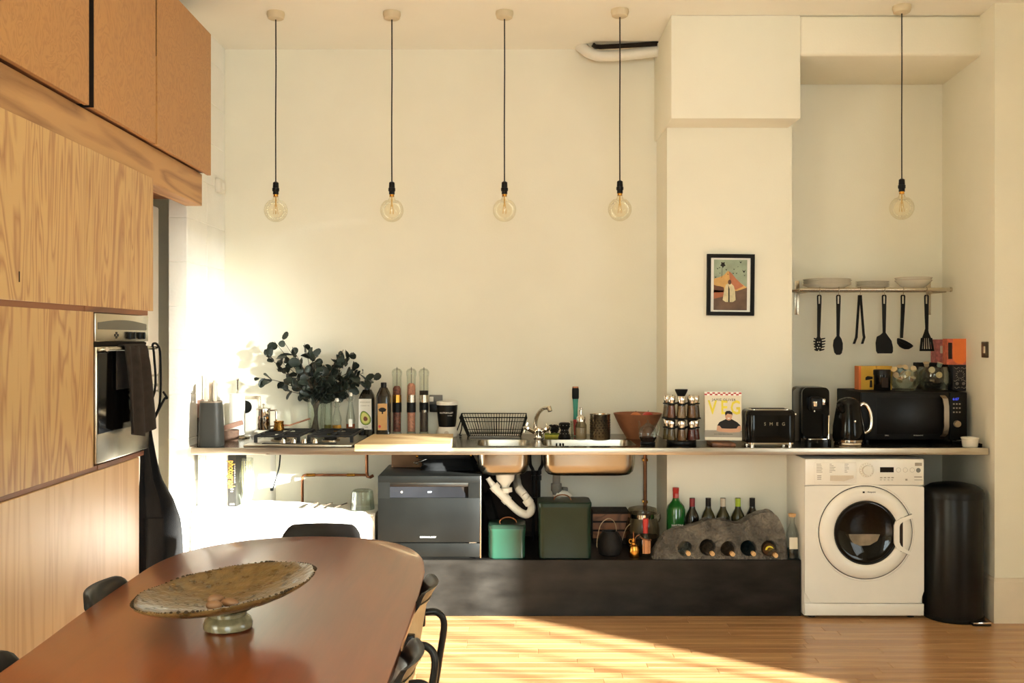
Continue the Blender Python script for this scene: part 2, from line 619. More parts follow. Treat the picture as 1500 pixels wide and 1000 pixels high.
# the rest of the room, behind the camera, with its window and parts added for the light
struct(MB().box(-2.7, -2.6, -1.7, 6.1, 0, CEILH).to('wall_left', WALL, smooth=0))
we = MB()
we.box(3.5, 3.6, -1.7, 0.8, 0, CEILH)
we.box(3.5, 3.6, 2.8, 5.17, 0, 1.76)
we.box(3.5, 3.6, 0.8, 2.8, 0, 0.38)
we.box(3.5, 3.6, 0.8, 1.5, 1.76, CEILH)
we.box(3.5, 3.6, 1.5, 2.8, 3.05, CEILH)
we.box(3.5, 3.6, 3.0, 5.17, 1.76, CEILH)
we.box(3.5, 3.6, 2.8, 3.0, 3.05, CEILH)
struct(we.to('wall_east', WALL, smooth=0))
wf = MB()
wf.box(-2.6, -0.6, -1.6, -1.5, 0, CEILH)
wf.box(1.2, 3.5, -1.6, -1.5, 0, CEILH)
wf.box(-0.6, 1.2, -1.6, -1.5, 0, 0.7)
wf.box(-0.6, 1.2, -1.6, -1.5, 2.8, CEILH)
struct(wf.to('wall_front', WALL, smooth=0))
struct(MB().box(1.25, 1.33, -1.5, 2.0, 0, CEILH).to('light_block_fin', WALL, smooth=0))  # unseen fin added to keep front light off the alcove
w1 = MB()
for yy in (0.82, 1.15, 1.5, 1.86, 2.22, 2.585, 2.785):
    w1.box(3.53, 3.57, yy - 0.007, yy + 0.007, 0.38, 1.76)
for zz in (0.395, 1.745):
    w1.box(3.53, 3.57, 0.8, 2.8, zz - 0.015, zz + 0.015)
w1.box(3.53, 3.57, 1.5, 3.0, 1.75, 1.79)
struct(w1.to('window_1', WHITE, smooth=0))
vb = MB()                       # added unseen slats, dimming the sun through the right window's upper light
for i in range(25):
    z0 = 1.79 + i * 0.05
    gap = 0.0050 - 0.0034 * max(0, (i - 13)) / 11
    for y0, y1, f in ((1.5, 2.25, 1.0), (2.25, 2.4, 0.8), (2.4, 2.52, 0.6), (2.52, 2.66, 0.4), (2.66, 2.82, 0.22), (2.82, 3.0, 0.1)):
        vb.box(3.548, 3.552, y0, y1, z0, z0 + 0.05 - gap * f)
o = vb.to('sun_dimming_slats', WHITEP, smooth=0)
struct(o)
w2 = MB()
for i in range(4):
    xx = -0.58 + i * 0.5867
    w2.box(xx - 0.02, xx + 0.02, -1.57, -1.53, 0.7, 2.8)
for zz in (0.72, 1.4, 2.1, 2.78):
    w2.box(-0.6, 1.2, -1.57, -1.53, zz - 0.02, zz + 0.02)
struct(w2.to('fill_window', WHITE, smooth=0))  # unseen front window, added to let in fill light

# painted block pier at the left end of the back wall
pier = MB().box(-1.828, -1.733, 5.304, BACK, 0, CEILH).to('wall_pier', BLOCKM, smooth=0)
struct(pier, 'white painted blockwork pier')
bme = MB().box(-1.83, -1.73, 0, 0.347, 0.001, 0.2345, bev=0.003, seg=1).mesh('block', BLOCKM, 0)
for i in range(14):
    for k in range(2):
        if i * 0.2362 + 0.236 > CEILH + 0.1: continue
        o = share('block', bme, pier)
        o.location = (0, 5.301 + k * 0.3495, -0.005 + i * 0.2362 if i else 0)

# ---------------------------------------------------------------- cupboard wall on the left
ANG = math.atan(0.01715)


def frame(name, label, cat, x, group=None):
    return thing(name, label, cat, (x, 0, 0), ANG, group)


t = frame('overhead_cabinet', 'large birch plywood overhead cabinet nearest the camera, single wide door', 'cabinet', -1.47)
MB().box(-0.7, -0.022, 2.2, 3.606, 2.325, 3.05).to('body', DARKWOOD, t, 0)
MB().box(-0.02, 0, 2.2, 3.606, 2.32, 3.055, bev=0.0015, seg=1).to('door', BURL, t, 0)
t = frame('overhead_cabinet', 'two-door birch plywood overhead cabinet ending beside the white pier', 'cabinet', -1.47)
MB().box(-0.2, -0.022, 3.655, 5.12, 2.325, 3.05).to('body', DARKWOOD, t, 0)
MB().box(-0.02, 0, 3.651, 4.316, 2.32, 3.05, bev=0.0015, seg=1).to('door', BURL, t, 0)
MB().box(-0.016, 0.004, 4.323, 5.14, 2.316, 3.045, bev=0.0015, seg=1).to('door', BURL, t, 0)
MB().box(-0.0195, 0.0004, 4.3205, 4.3232, 2.70, 3.045).to('dark_seam', DARK, t, 0)
o = MB().box(-0.1, -0.0005, 3.6465, 3.6508, 2.322, 3.05).to('gap_shade_strip', DARK, smooth=0)  # dark strip laid over the door end as the gap's shade
o.location = (-1.47, 0, 0); o.rotation_euler = (0, 0, ANG)
struct(o, 'dark strip set in as shade between the two overhead cabinets')

CXP = -1.485
o = MB().box(-0.085, 0, 2.1, 5.115, 2.155, 2.318, bev=0.002, seg=1).to('trim_1', PINE, smooth=0)
o.location = (-1.505, 0, 0); o.rotation_euler = (0, 0, ANG)
struct(o, 'long knotty pine beam under the overhead cabinets')
o = MB().box(-0.9, -0.09, 4.36, 5.28, 2.215, 2.30).to('niche_shade_board', DARKWOOD, smooth=0)  # dark board added so the niche top stays in shade
o.location = (-1.62, 0, 0)
struct(o, 'dark board added as shade above the white fridge')

t = frame('upper_cabinet', 'plywood cupboard with bold grain, above the tall left door', 'cabinet', CXP)
MB().box(-0.6, -0.11, 2.1, 3.62, 1.596, 2.15).to('body', PLY, t, 0)
MB().box(-0.018, 0, 2.1, 3.622, 1.594, 2.170, bev=0.001, seg=1).to('door', PLY, t, 0)
MB().box(-0.002, 0.0006, 3.104, 3.111, 1.652, 1.685).to('dark_split', DARK, t, 0)
t = frame('upper_cabinet', 'plywood cupboard directly above the built-in oven', 'cabinet', CXP)
MB().box(-0.6, -0.11, 3.63, 4.315, 1.596, 2.15).to('body', PLY, t, 0)
MB().box(-0.018, 0, 3.6255, 4.326, 1.594, 2.170, bev=0.001, seg=1).to('door', PLY, t, 0)
t = frame('tall_cupboard', 'plywood cupboard left of the oven with tall grained door', 'cabinet', CXP)
MB().box(-0.6, -0.02, 2.1, 3.674, 1.002, 1.572).to('body', PLY, t, 0)
MB().box(-0.018, 0, 2.1, 3.683, 1.000, 1.5735, bev=0.001, seg=1).to('door', PLY, t, 0)
t = frame('base_cabinet', 'glossy pale plywood base cabinet under the oven and tall cupboard', 'cabinet', CXP)
MB().box(-0.6, -0.02, 2.1, 4.10, 0.0, 0.978).to('body', DARKWOOD, t, 0)
MB().box(-0.018, 0, 2.1, 4.155, 0.01, 0.981, bev=0.002, seg=1).to('front_panel', PLYB, t, 0)
for nm, z0, z1, y1, lb in (('trim_3', 1.5735, 1.594, 4.27, 'brown wooden rail between upper and lower cupboards'), ('trim_4', 0.982, 1.000, 4.27, 'brown wooden ledge above the base cabinet')):
    m = MB()
    m.box(-0.5, -0.006, 2.1, 3.61 if nm == 'trim_3' else 3.73, z0, z1)
    m.box(-0.5, -0.004, 3.615 if nm == 'trim_3' else 3.734, y1, z0, z1)
    o = m.to(nm, DARKWOOD, smooth=0)
    o.location = (CXP, 0, 0); o.rotation_euler = (0, 0, ANG)
    struct(o, lb)

# oven (local x points into the room, y along the wall)
OY0, OY1 = 3.692, 4.255
t = frame('oven', 'built-in steel oven with black glass door and two square knobs', 'oven', CXP)
MB().box(-0.55, -0.012, OY0, OY1, 1.006, 1.570).to('body', BLACKM, t, 0)
MB().box(-0.012, 0.004, OY0, OY1, 1.463, 1.5705, bev=0.003).to('control_panel', STEEL2, t)
pts = [(3.712, 1.5095), (4.227, 1.5095), (4.227, 1.5355)] + [(4.227 - 0.515 * k / 10, 1.5355 + 0.013 * math.sin(PI * k / 10)) for k in range(1, 10)] + [(3.712, 1.5355)]
MB().prism(pts, (0.004, 0, 0), (0, 1, 0), (0, 0, 1), (0.0015, 0, 0)).to('display', mat('oven_display', (72, 66, 52), 0.25), t, 0)
for yy in (4.04, 4.15):
    m = MB()
    m.box(0.004, 0.020, yy - 0.03, yy + 0.03, 1.472, 1.502, bev=0.005)
    m.box(0.020, 0.026, yy - 0.006, yy + 0.006, 1.473, 1.501, bev=0.002)
    m.to('knob', BLACK, t)
m = MB()
for dy, dz in ((-0.014, 0), (0, 0.008), (0.014, 0), (0, -0.008)):
    m.box(0.004, 0.0052, 3.895 + dy - 0.008, 3.895 + dy + 0.008, 1.488 + dz - 0.005, 1.488 + dz + 0.005)
m.to('emblem', INK, t, 0)
MB().box(-0.01, 0.0, OY0, 4.24, 1.449, 1.460).to('vent_slot', DARK, t, 0)
dr = MB().box(-0.012, 0.008, OY0, OY1, 1.008, 1.445, bev=0.004).to('door', STEEL2, t)
MB().box(0.008, 0.011, 3.70, 4.245, 1.119, 1.428, bev=0.001).to('glass', GLOSS, dr)
m = MB()
m.tube([(0.040, 3.71, 1.4355), (0.040, 4.245, 1.4355)], 0.008, 10)
for yy in (3.745, 4.215):
    m.box(0.006, 0.040, yy - 0.01, yy + 0.01, 1.430, 1.441, bev=0.002)
m.to('handle', STEEL2, dr)

# tea towel over the oven handle
t = frame('tea_towel', 'dark brown linen tea towel folded over the oven handle', 'towel', CXP)
TY = 3.965


def towel(u, v):
    w = 0.115 + 0.04 * u
    yy = TY + 0.06 * u + (v - 0.5) * 2 * w
    fold = 0.012 * math.sin(v * 15 + 2 * u) * min(1, u * 3 + 0.3)
    return Vector((0.058 + fold + 0.012 * u, yy, 1.4455 - u * (0.365 - 0.06 * abs(v - 0.45))))


MB().sheet(towel, 16, 24, (-0.006, 0, 0)).to('front_panel', CLOTHD, t, 60)
MB().sheet(lambda u, v: Vector((0.041 - 0.017 * math.cos(PI * u), TY + (v - 0.5) * 0.23, 1.437 + 0.012 * math.sin(PI * u))), 8, 4, (0, 0, 0.004)).to('top_fold', CLOTHD, t, 60)
MB().sheet(lambda u, v: Vector((0.023, TY + (v - 0.5) * 0.23, 1.437 - 0.16 * u)), 4, 4, (-0.004, 0, 0)).to('back_panel', CLOTHD, t, 60)

# apron hanging by its neck strap from the right end of the handle
t = thing('apron', 'black denim apron with a pocket hanging by its strap beside the oven', 'apron', (0, 0, 0))
ROWS = [(618, 200, 222, 4.2, 4.3), (640, 203, 225, 4.2, 4.3), (670, 206, 231, 4.2, 4.3), (700, 205, 239, 4.2, 4.33), (730, 203, 256, 4.18, 4.38), (760, 203, 267, 4.18, 4.42), (790, 203, 270, 4.18, 4.45), (840, 202, 271, 4.18, 4.45), (930, 203, 272, 4.18, 4.45)]


def apron(u, v):
    k = u * (len(ROWS) - 1)
    i = min(int(k), len(ROWS) - 2)
    f = k - i
    a, b = ROWS[i], ROWS[i + 1]
    py, l, r, zl, zr = [a[j] + (b[j] - a[j]) * f for j in range(5)]
    px = l + (r - l) * v
    Y = zl + (zr - zl) * v
    Y += 0.022 * math.sin(v * 12 + u * 3) * (0.3 + u)
    return Vector((K(px, Y) + 0.006 * math.sin(v * 17), Y, H(py, Y)))


MB().sheet(apron, 26, 22, (-0.004, 0.006, 0)).to('bib', DENIM, t, 60)
MB().sheet(lambda u, v: apron(0.62 + 0.3 * u, 0.08 + 0.5 * v) + Vector((0.006, -0.006, 0)), 8, 10, (-0.003, 0.003, 0)).to('pocket', DENIM, t, 60)


def oven_at(x, yy, z):
    return Vector((CXP + x * math.cos(ANG) - yy * math.sin(ANG), x * math.sin(ANG) + yy * math.cos(ANG), z))


a0 = apron(0.0, 0.2); a1 = apron(0.0, 0.9)
MB().tube(spline([a0, oven_at(0.052, 4.19, 1.25), oven_at(0.052, 4.185, 1.40), oven_at(0.044, 4.19, 1.449), oven_at(0.048, 4.235, 1.449), oven_at(0.056, 4.25, 1.40), oven_at(0.052, 4.255, 1.2), a1], 5), 0.005, 6).to('neck_strap', DENIM, t)
MB().tube(spline([apron(0.03, 0.9), oven_at(0.075, 4.24, 1.215), oven_at(0.09, 4.235, 1.22), oven_at(0.078, 4.22, 1.25)], 5), 0.005, 6).to('waist_tie', DENIM, t)

# white fridge in the niche behind the oven housing
t = thing('fridge', 'tall white fridge freezer in the narrow niche beside the pier', 'fridge', (-2.13, 5.0, 0))
MB().box(-0.27, 0.235, -0.55, 0.272, 0.02, 2.17, bev=0.01).to('body', WHITE, t)
MB().box(0.237, 0.275, -0.545, 0.235, 1.285, 2.165, bev=0.012).to('door', WHITE, t)
MB().box(0.237, 0.275, -0.545, 0.235, 0.05, 1.20, bev=0.012).to('door', WHITE, t)
MB().box(0.237, 0.268, -0.545, 0.235, 1.205, 1.28, bev=0.004).to('handle_recess', WHITEP, t)
MB().box(0.262, 0.285, 0.02, 0.20, 1.225, 1.24, bev=0.004).to('handle', STEEL2, t)
for k in (-1, 1):
    MB().cyl((0.1, 0.2 * k, 0), (0.1, 0.2 * k, 0.021), 0.02).to('foot', BLACK, t)

t = thing('wall_box', 'small white control box high on the pier, right of the beam end', 'box', (-1.73, 5.85, H(273, 5.85)))
MB().box(0, 0.032, -0.055, 0.05, -0.04, 0.04, bev=0.004).to('cover', WHITEP, t)
MB().box(0.032, 0.035, -0.02, 0.02, -0.015, 0.02, bev=0.001).to('button', PAPER, t)

# ---------------------------------------------------------------- pendant lamps
PEND = [(404, 24, 5.32), (574, 24, 5.32), (739, 22, 5.31), (908, 19, 5.28), (1321, 14, 5.22)]
PLAB = ['bare globe bulb pendant, leftmost, hanging over the eucalyptus', 'bare globe bulb pendant, second from left, hanging over the oil bottles', 'bare globe bulb pendant, middle of five, hanging over the dish rack', 'bare globe bulb pendant hanging left of the chimney breast by the ceiling pipe', 'bare globe bulb pendant hanging alone in front of the alcove shelf']
root = None
for (px, py, Y), lb in zip(PEND, PLAB):
    if root is None:
        Y0 = Y
        root = thing('pendant_lamp', lb, 'lamp', (K(px, Y), Y, CEILH), 0, 'row of bare bulb pendant lamps')
        MB().lathe([(0.001, 0), (0.046, 0), (0.048, -0.012), (0.042, -0.034), (0.036, -0.038), (0.006, -0.040)], n=24).to('canopy', mat('beige_canopy', (206, 190, 158), 0.6), root)
        bz = H(308, Y) - CEILH         # bulb centre
        MB().tube([(0, 0, -0.038), (0.001, 0, -0.3), (-0.001, 0, -0.6), (0, 0, bz + 0.14)], 0.0035, 6).to('cord', CABLE, root)
        MB().lathe([(0.004, bz + 0.155), (0.015, bz + 0.148), (0.0165, bz + 0.12), (0.019, bz + 0.118), (0.019, bz + 0.104), (0.0155, bz + 0.10), (0.0155, bz + 0.085)], n=16).to('lamp_holder', BLACK, root)
        bulb = MB().lathe([(0.0125, bz + 0.078), (0.015, bz + 0.066), (0.022, bz + 0.052)] + [(0.0625 * math.cos(R(a)), bz + 0.0625 * math.sin(R(a))) for a in range(55, -91, -11)], n=24, cap0=False).to('bulb', BULBG, root)
        MB().lathe([(0.0125, bz + 0.088), (0.0135, bz + 0.084), (0.0125, bz + 0.08), (0.0135, bz + 0.076), (0.012, bz + 0.072)], n=14).to('screw_cap', BRASS, bulb)
        m = MB()
        for k in range(4):
            a = PI / 2 * k + 0.4
            m.tube([(0.006 * math.cos(a), 0.006 * math.sin(a), bz + 0.03), (0.012 * math.cos(a), 0.012 * math.sin(a), bz - 0.02)], 0.0013, 5)
        m.tube([(0, 0, bz + 0.07), (0, 0, bz + 0.02)], 0.004, 6)
        m.to('filament', FILAM, bulb)
    else:
        dup(root, (K(px, Y), Y, CEILH), 0.7, lb)

# ---------------------------------------------------------------- pipe under the ceiling
t = thing('ceiling_pipe', 'white plastic pipe bend with dark pipe against the chimney breast', 'pipe', (K(930, 5.9), 5.9, H(75, 5.9)))
p0 = [(K(x, 5.88) - t.location.x, dy, H(yy, 5.88) - t.location.z) for x, yy, dy in ((852, 62, 0.07), (855, 68, 0.02), (862, 76, -0.01), (874, 81, -0.02), (890, 82, -0.02), (930, 79, -0.02), (962, 75, -0.02))]
MB().tube(spline(p0, 5), 0.033, 14).to('white_pipe', WHITEP, t)
p0 = [(K(x, 5.86) - t.location.x, -0.05, H(yy, 5.86) - t.location.z) for x, yy in ((868, 66), (872, 69), (880, 69.5), (930, 67), (964, 64.5))]
MB().tube(p0, 0.014, 12).to('dark_pipe', DARK, t)
MB().tube([(K(962, 5.87) - t.location.x, -0.03, 0.0), (K(966.5, 5.87) - t.location.x, -0.03, 0.0)], 0.046, 16).to('flange', WHITEP, t)

# ---------------------------------------------------------------- picture on the chimney breast
t = thing('framed_picture', 'small black-framed colour picture of a robed figure under birds', 'picture', (K(1070.5, 5.58), 5.599, H(417, 5.58)))
pw, ph = W(69.5, 5.58), W(90, 5.58)
ir = Matrix.Rotation(R(0.6), 4, 'Y')
m = MB()
for a in ((-pw / 2, -pw / 2 + 0.021, -ph / 2, ph / 2), (pw / 2 - 0.021, pw / 2, -ph / 2, ph / 2), (-pw / 2 + 0.02, pw / 2 - 0.02, ph / 2 - 0.021, ph / 2), (-pw / 2 + 0.02, pw / 2 - 0.02, -ph / 2, -ph / 2 + 0.021)):
    m.box(a[0], a[1], -0.022, 0, a[2], a[3], bev=0.001, seg=1, mtx=ir)
m.to('frame', BLACKM, t, 0)
MB().box(-pw / 2 + 0.018, pw / 2 - 0.018, -0.008, -0.002, -ph / 2 + 0.018, ph / 2 - 0.018, mtx=ir).to('mount', PAPER, t, 0)
# the printed picture, flat colour areas laid one over another
iw, ih = 0.187, 0.283


def pic(pts, m, k, nm='print'):
    q = MB().prism([((p[0] - 0.5) * iw, (0.5 - p[1]) * ih) for p in pts], (0, -0.0082 - 0.0004 * k, 0), (1, 0, 0), (0, 0, 1), (0, -0.0004, 0))
    for v in q.bm.verts: v.co = ir @ v.co
    return q.to(nm, m, t, 0)


pic([(0, 0), (1, 0), (1, 1), (0, 1)], mat('print_sky', (150, 162, 138), 0.6, var=0.2, scale=14), 0, 'print_sky')
pic([(0, 0.38), (0.12, 0.36), (0.3, 0.31), (0.42, 0.22), (0.52, 0.26), (0.66, 0.37), (0.8, 0.46), (0.95, 0.53), (1, 0.55), (1, 0.7), (0, 0.7)], mat('print_mountain', (206, 160, 92), 0.6, var=0.2, scale=18), 1, 'print_mountain')
pic([(0.45, 0.23), (0.52, 0.26), (0.66, 0.37), (0.8, 0.46), (0.9, 0.52), (0.66, 0.6), (0.5, 0.5)], mat('print_slope', (178, 108, 72), 0.6, var=0.2, scale=18), 2, 'print_slope')
pic([(0, 0.5), (0.08, 0.52), (0.2, 0.53), (0.3, 0.55), (0.32, 0.64), (0, 0.66)], mat('print_trees', (98, 58, 36), 0.6, var=0.2, scale=30), 3, 'print_trees')
pic([(0, 0.6), (0.3, 0.62), (0.7, 0.62), (1, 0.55), (1, 1), (0, 1)], mat('print_ground', (104, 78, 58), 0.6, var=0.35, scale=14), 2, 'print_ground')
pic([(0, 0.6), (0.3, 0.62), (0.36, 0.72), (0, 0.78)], mat('print_earth', (160, 92, 56), 0.6, var=0.2), 3, 'print_earth')
pic([(0.36, 0.5), (0.43, 0.47), (0.52, 0.47), (0.6, 0.52), (0.64, 0.62), (0.66, 0.8), (0.58, 0.84), (0.36, 0.84), (0.27, 0.8), (0.31, 0.62)], mat('print_robe', (206, 192, 152), 0.6, var=0.15, scale=40), 4, 'print_robe')
pic([(0.435, 0.5), (0.475, 0.58), (0.48, 0.84), (0.44, 0.84)], INK, 5, 'print_shade')
pic([(0.475 + 0.052 * math.cos(R(a)), 0.445 + 0.05 * math.sin(R(a))) for a in range(0, 360, 30)], mat('print_head', (92, 62, 44), 0.6), 6, 'print_head')
pic([(0.27 + 0.065 * (1 + 0.25 * math.sin(5 * R(a))) * math.cos(R(a)), 0.1 + 0.05 * (1 + 0.25 * math.sin(5 * R(a))) * math.sin(R(a))) for a in range(0, 360, 15)], INK, 1, 'print_palm')
pic([(0.245, 0.12), (0.255, 0.12), (0.245, 0.36), (0.235, 0.36)], INK, 2, 'print_trunk')
for bx, by, s in ((0.11, 0.18, 1), (0.17, 0.16, 0.9), (0.37, 0.2, 1), (0.6, 0.19, 0.9), (0.8, 0.05, 1.4), (0.72, 0.14, 0.6), (0.58, 0.27, 1), (0.68, 0.27, 0.9), (0.9, 0.23, 1.8), (0.18, 0.27, 0.7), (0.92, 0.31, 0.8), (0.05, 0.35, 1.0), (0.42, 0.29, 0.8)):
    pic([(bx - 0.03 * s, by - 0.018 * s), (bx, by - 0.002 * s), (bx + 0.03 * s, by - 0.02 * s), (bx + 0.006 * s, by + 0.014 * s), (bx - 0.008 * s, by + 0.012 * s)], INK, 7, 'print_bird')


# ---------------------------------------------------------------- platform, worktop with its sinks
t = thing('platform', 'long low platform of scuffed blackened steel under the worktop', 'platform', (0, 5.29, 0))
MB().box(-1.725, 1.536, 0, 0.012, 0.0, PT, bev=0.002, seg=1).to('front_plate', BLKSTEEL, t, 0)
m = MB().box(-1.725, 0.868, 0.012, 0.705, PT - 0.012, PT)
m.box(0.868, 1.536, 0.012, 0.305, PT - 0.012, PT)
m.to('top_plate', BLKSTEEL, t, 0)
MB().box(1.524, 1.536, 0.012, 0.305, 0, PT - 0.012).to('end_plate', BLKSTEEL, t, 0)

t = thing('worktop', 'long brushed steel worktop running along the whole back wall', 'worktop', (0, 5.23, CT))
yf, yb = 0.0, 0.765
b1 = rrect(0.29, 0.33, 0.06, 5, -0.046, 0.265)
b2 = rrect(0.505, 0.33, 0.06, 5, 0.418, 0.265)
m = MB().plate([(-1.686, 0), (2.503, 0), (2.512, 0.12), (2.512, 0.135), (1.60, 0.135), (1.60, 0.765), (1.58, 0.765), (1.58, 0.366), (0.868, 0.366), (0.868, 0.765), (-1.726, 0.765), (-1.726, 0.1), (-1.686, 0.1)], [b1, b2], -0.004, 0)
m.box(1.60, 2.515, 0.134, 0.765, -0.004, 0)
m.to('top', STEELTOP, t, 0)
MB().box(-1.686, 2.503, -0.004, 0.012, -0.036, 0.0005, bev=0.003).to('front_edge', STEEL, t)
for x0, x1 in ((-1.68, -0.21), (0.70, 2.5)):
    MB().box(x0, x1, 0.02, 0.13, -0.034, -0.006).to('stiffener', BROWND, t, 0)
for lp, nm, dp, w, d, cx in ((b1, 'small_basin', 0.165, 0.29, 0.33, -0.046), (b2, 'large_basin', 0.168, 0.505, 0.33, 0.418)):
    q = MB()
    rs = [[(p[0], p[1], 0.0003) for p in rrect(w + 0.012, d + 0.012, 0.064, 5, cx, 0.265)]]
    rs.append([(p[0], p[1], -0.001) for p in lp])
    for dz, ins in ((-0.02, 0.003), (-dp * 0.62, 0.006), (-dp * 0.85, 0.014), (-dp * 0.96, 0.03), (-dp, 0.055)):
        rs.append([(p[0], p[1], dz) for p in rrect(w - 2 * ins, d - 2 * ins, 0.06, 5, cx, 0.265)])
    q.rings(rs, False, True)
    bo = q.to(nm, BASIN, t, 50)
    MB().lathe([(0.001, 0.0022), (0.03, 0.0022), (0.034, 0.0005)], (cx - 0.06 if nm == 'large_basin' else cx, 0.265, -dp), 16).to('drain', CHROME, bo)
m = MB()
for k in range(3):
    m.box(0.25 + k * 0.016 + (0.004 if k else 0), 0.257 + k * 0.016 + (0.006 if k else 0), 0.415, 0.4265, -0.038, -0.02)
m.to('overflow_slot', DARK, t, 0)

# ---------------------------------------------------------------- left end of the worktop


def place(name, label, cat, px, Y, base=CT, group=None, rz=0):
    return thing(name, label, cat, (K(px, Y), Y, base), rz, group)


def knife(parent, x, y, z, h, m, lean=0.0, r=0.008):
    q = MB()
    q.box(x - r, x + r, y - 0.011, y + 0.011, z, z + h, bev=0.004)
    return q.to('knife_handle', m, parent)


t = place('knife_block', 'grey tapered knife block with pale handles at the left end', 'knife block', 309.5, 5.33)
hb = H(588, 5.33) - CT
m = MB()
m.rings([[(p[0], p[1], z) for p in rrect(w, d, 0.03, 5)] for z, w, d in ((0.0, 0.118, 0.115), (0.006, 0.122, 0.12), (hb * 0.6, 0.116, 0.11), (hb - 0.004, 0.107, 0.10))])
m.to('block', GREYP, t)
MB().rings([[(p[0], p[1], z) for p in rrect(0.106, 0.1, 0.03, 5)] for z in (hb - 0.004, hb + 0.004)]).to('slot_rim', mat('tan_rim', (112, 98, 80), 0.6), t)
for dx, dy, hh in ((-0.022, -0.02, 0.075), (-0.002, 0.0, 0.105), (0.016, 0.01, 0.115), (-0.012, 0.03, 0.095), (0.026, -0.02, 0.10)):
    knife(t, dx, dy, hb, hh, SILVERF)
t = place('knife_block', 'darker knife block half hidden behind the grey one', 'knife block', 296, 5.52)
m = MB().rings([[(p[0], p[1], z) for p in rrect(w, 0.10, 0.02, 4)] for z, w in ((0, 0.095), (0.14, 0.088))])
m.to('block', BROWND, t)
MB().rings([[(p[0], p[1], z) for p in rrect(0.087, 0.098, 0.02, 4)] for z in (0.14, 0.235)]).to('sunlit_upper_half', PINKWOOD, t)  # pinkish tone paints the sunlit look of the upper half
for dx, dy, hh in ((-0.03, -0.02, 0.10), (-0.01, 0.0, 0.13), (0.012, 0.01, 0.14), (0.03, 0.01, 0.14)):
    knife(t, dx, dy, 0.235, hh, WHITEP, r=0.006)

t = place('paper_towel_holder', 'white paper towel roll on an upright steel holder', 'paper towel', 347.5, 5.75)
hr = H(576, 5.75) - CT
MB().lathe([(0.001, 0), (0.07, 0), (0.072, 0.006), (0.066, 0.012), (0.004, 0.014)], n=24).to('base', STEEL2, t)
MB().lathe([(0.018, 0.02), (0.044, 0.02), (0.044, hr), (0.018, hr)], n=28).to('paper_roll', PAPER, t)
MB().lathe([(0.006, 0.012), (0.006, hr + 0.07), (0.009, hr + 0.075), (0.009, hr + 0.085), (0.002, hr + 0.09)], n=12).to('rod', CHROME, t)

t = place('stoneware_pot', 'small brown pot with a tilted pinkish wooden lid', 'pot', 337.5, 5.6)
MB().lathe([(0.001, 0), (0.040, 0), (0.046, 0.01), (0.049, 0.06), (0.044, 0.062), (0.04, 0.02), (0.001, 0.015)], n=20).to('pot', CLAY, t)
MB().lathe([(0.001, 0), (0.06, 0), (0.062, 0.004), (0.062, 0.024), (0.058, 0.028), (0.001, 0.028)], n=24, mtx=Matrix.Translation((0.014, 0, 0.072)) @ Matrix.Rotation(R(-17), 4, 'Y')).to('lid', PINKWOOD, t)

t = place('wall_socket', 'steel double wall socket behind the coffee grinder', 'socket', 371, 5.99, H(593, 5.99))
m = MB().box(-0.045, 0.045, -0.008, 0.008, -0.055, 0.055, bev=0.003)
m.to('plate', STEEL2, t)
MB().box(0.006, 0.03, -0.013, -0.006, -0.02, 0.025, bev=0.002).to('rocker', WHITEP, t)

t = place('coffee_grinder', 'cream coffee grinder with round black dial between roll and pot', 'grinder', 366.5, 5.93)
gh = H(585, 5.93) - CT
MB().rings([[(p[0], p[1], z) for p in rrect(w, 0.1, 0.03, 5)] for z, w in ((0, 0.082), (0.02, 0.086), (gh - 0.02, 0.084), (gh, 0.07))]).to('body', WHITEP, t)
MB().lathe([(0.001, 0), (0.043, 0), (0.043, 0.012), (0.039, 0.016), (0.001, 0.016)], n=28, mtx=Matrix.Translation((-0.01, -0.05, H(596, 5.85) - CT)) @ Matrix.Rotation(R(90), 4, 'X')).to('bezel', WHITE, t)
MB().lathe([(0.001, 0), (0.038, 0), (0.037, 0.008), (0.001, 0.009)], n=28, mtx=Matrix.Translation((-0.01, -0.064, H(596, 5.85) - CT)) @ Matrix.Rotation(R(90), 4, 'X')).to('dial', BLACK, t)

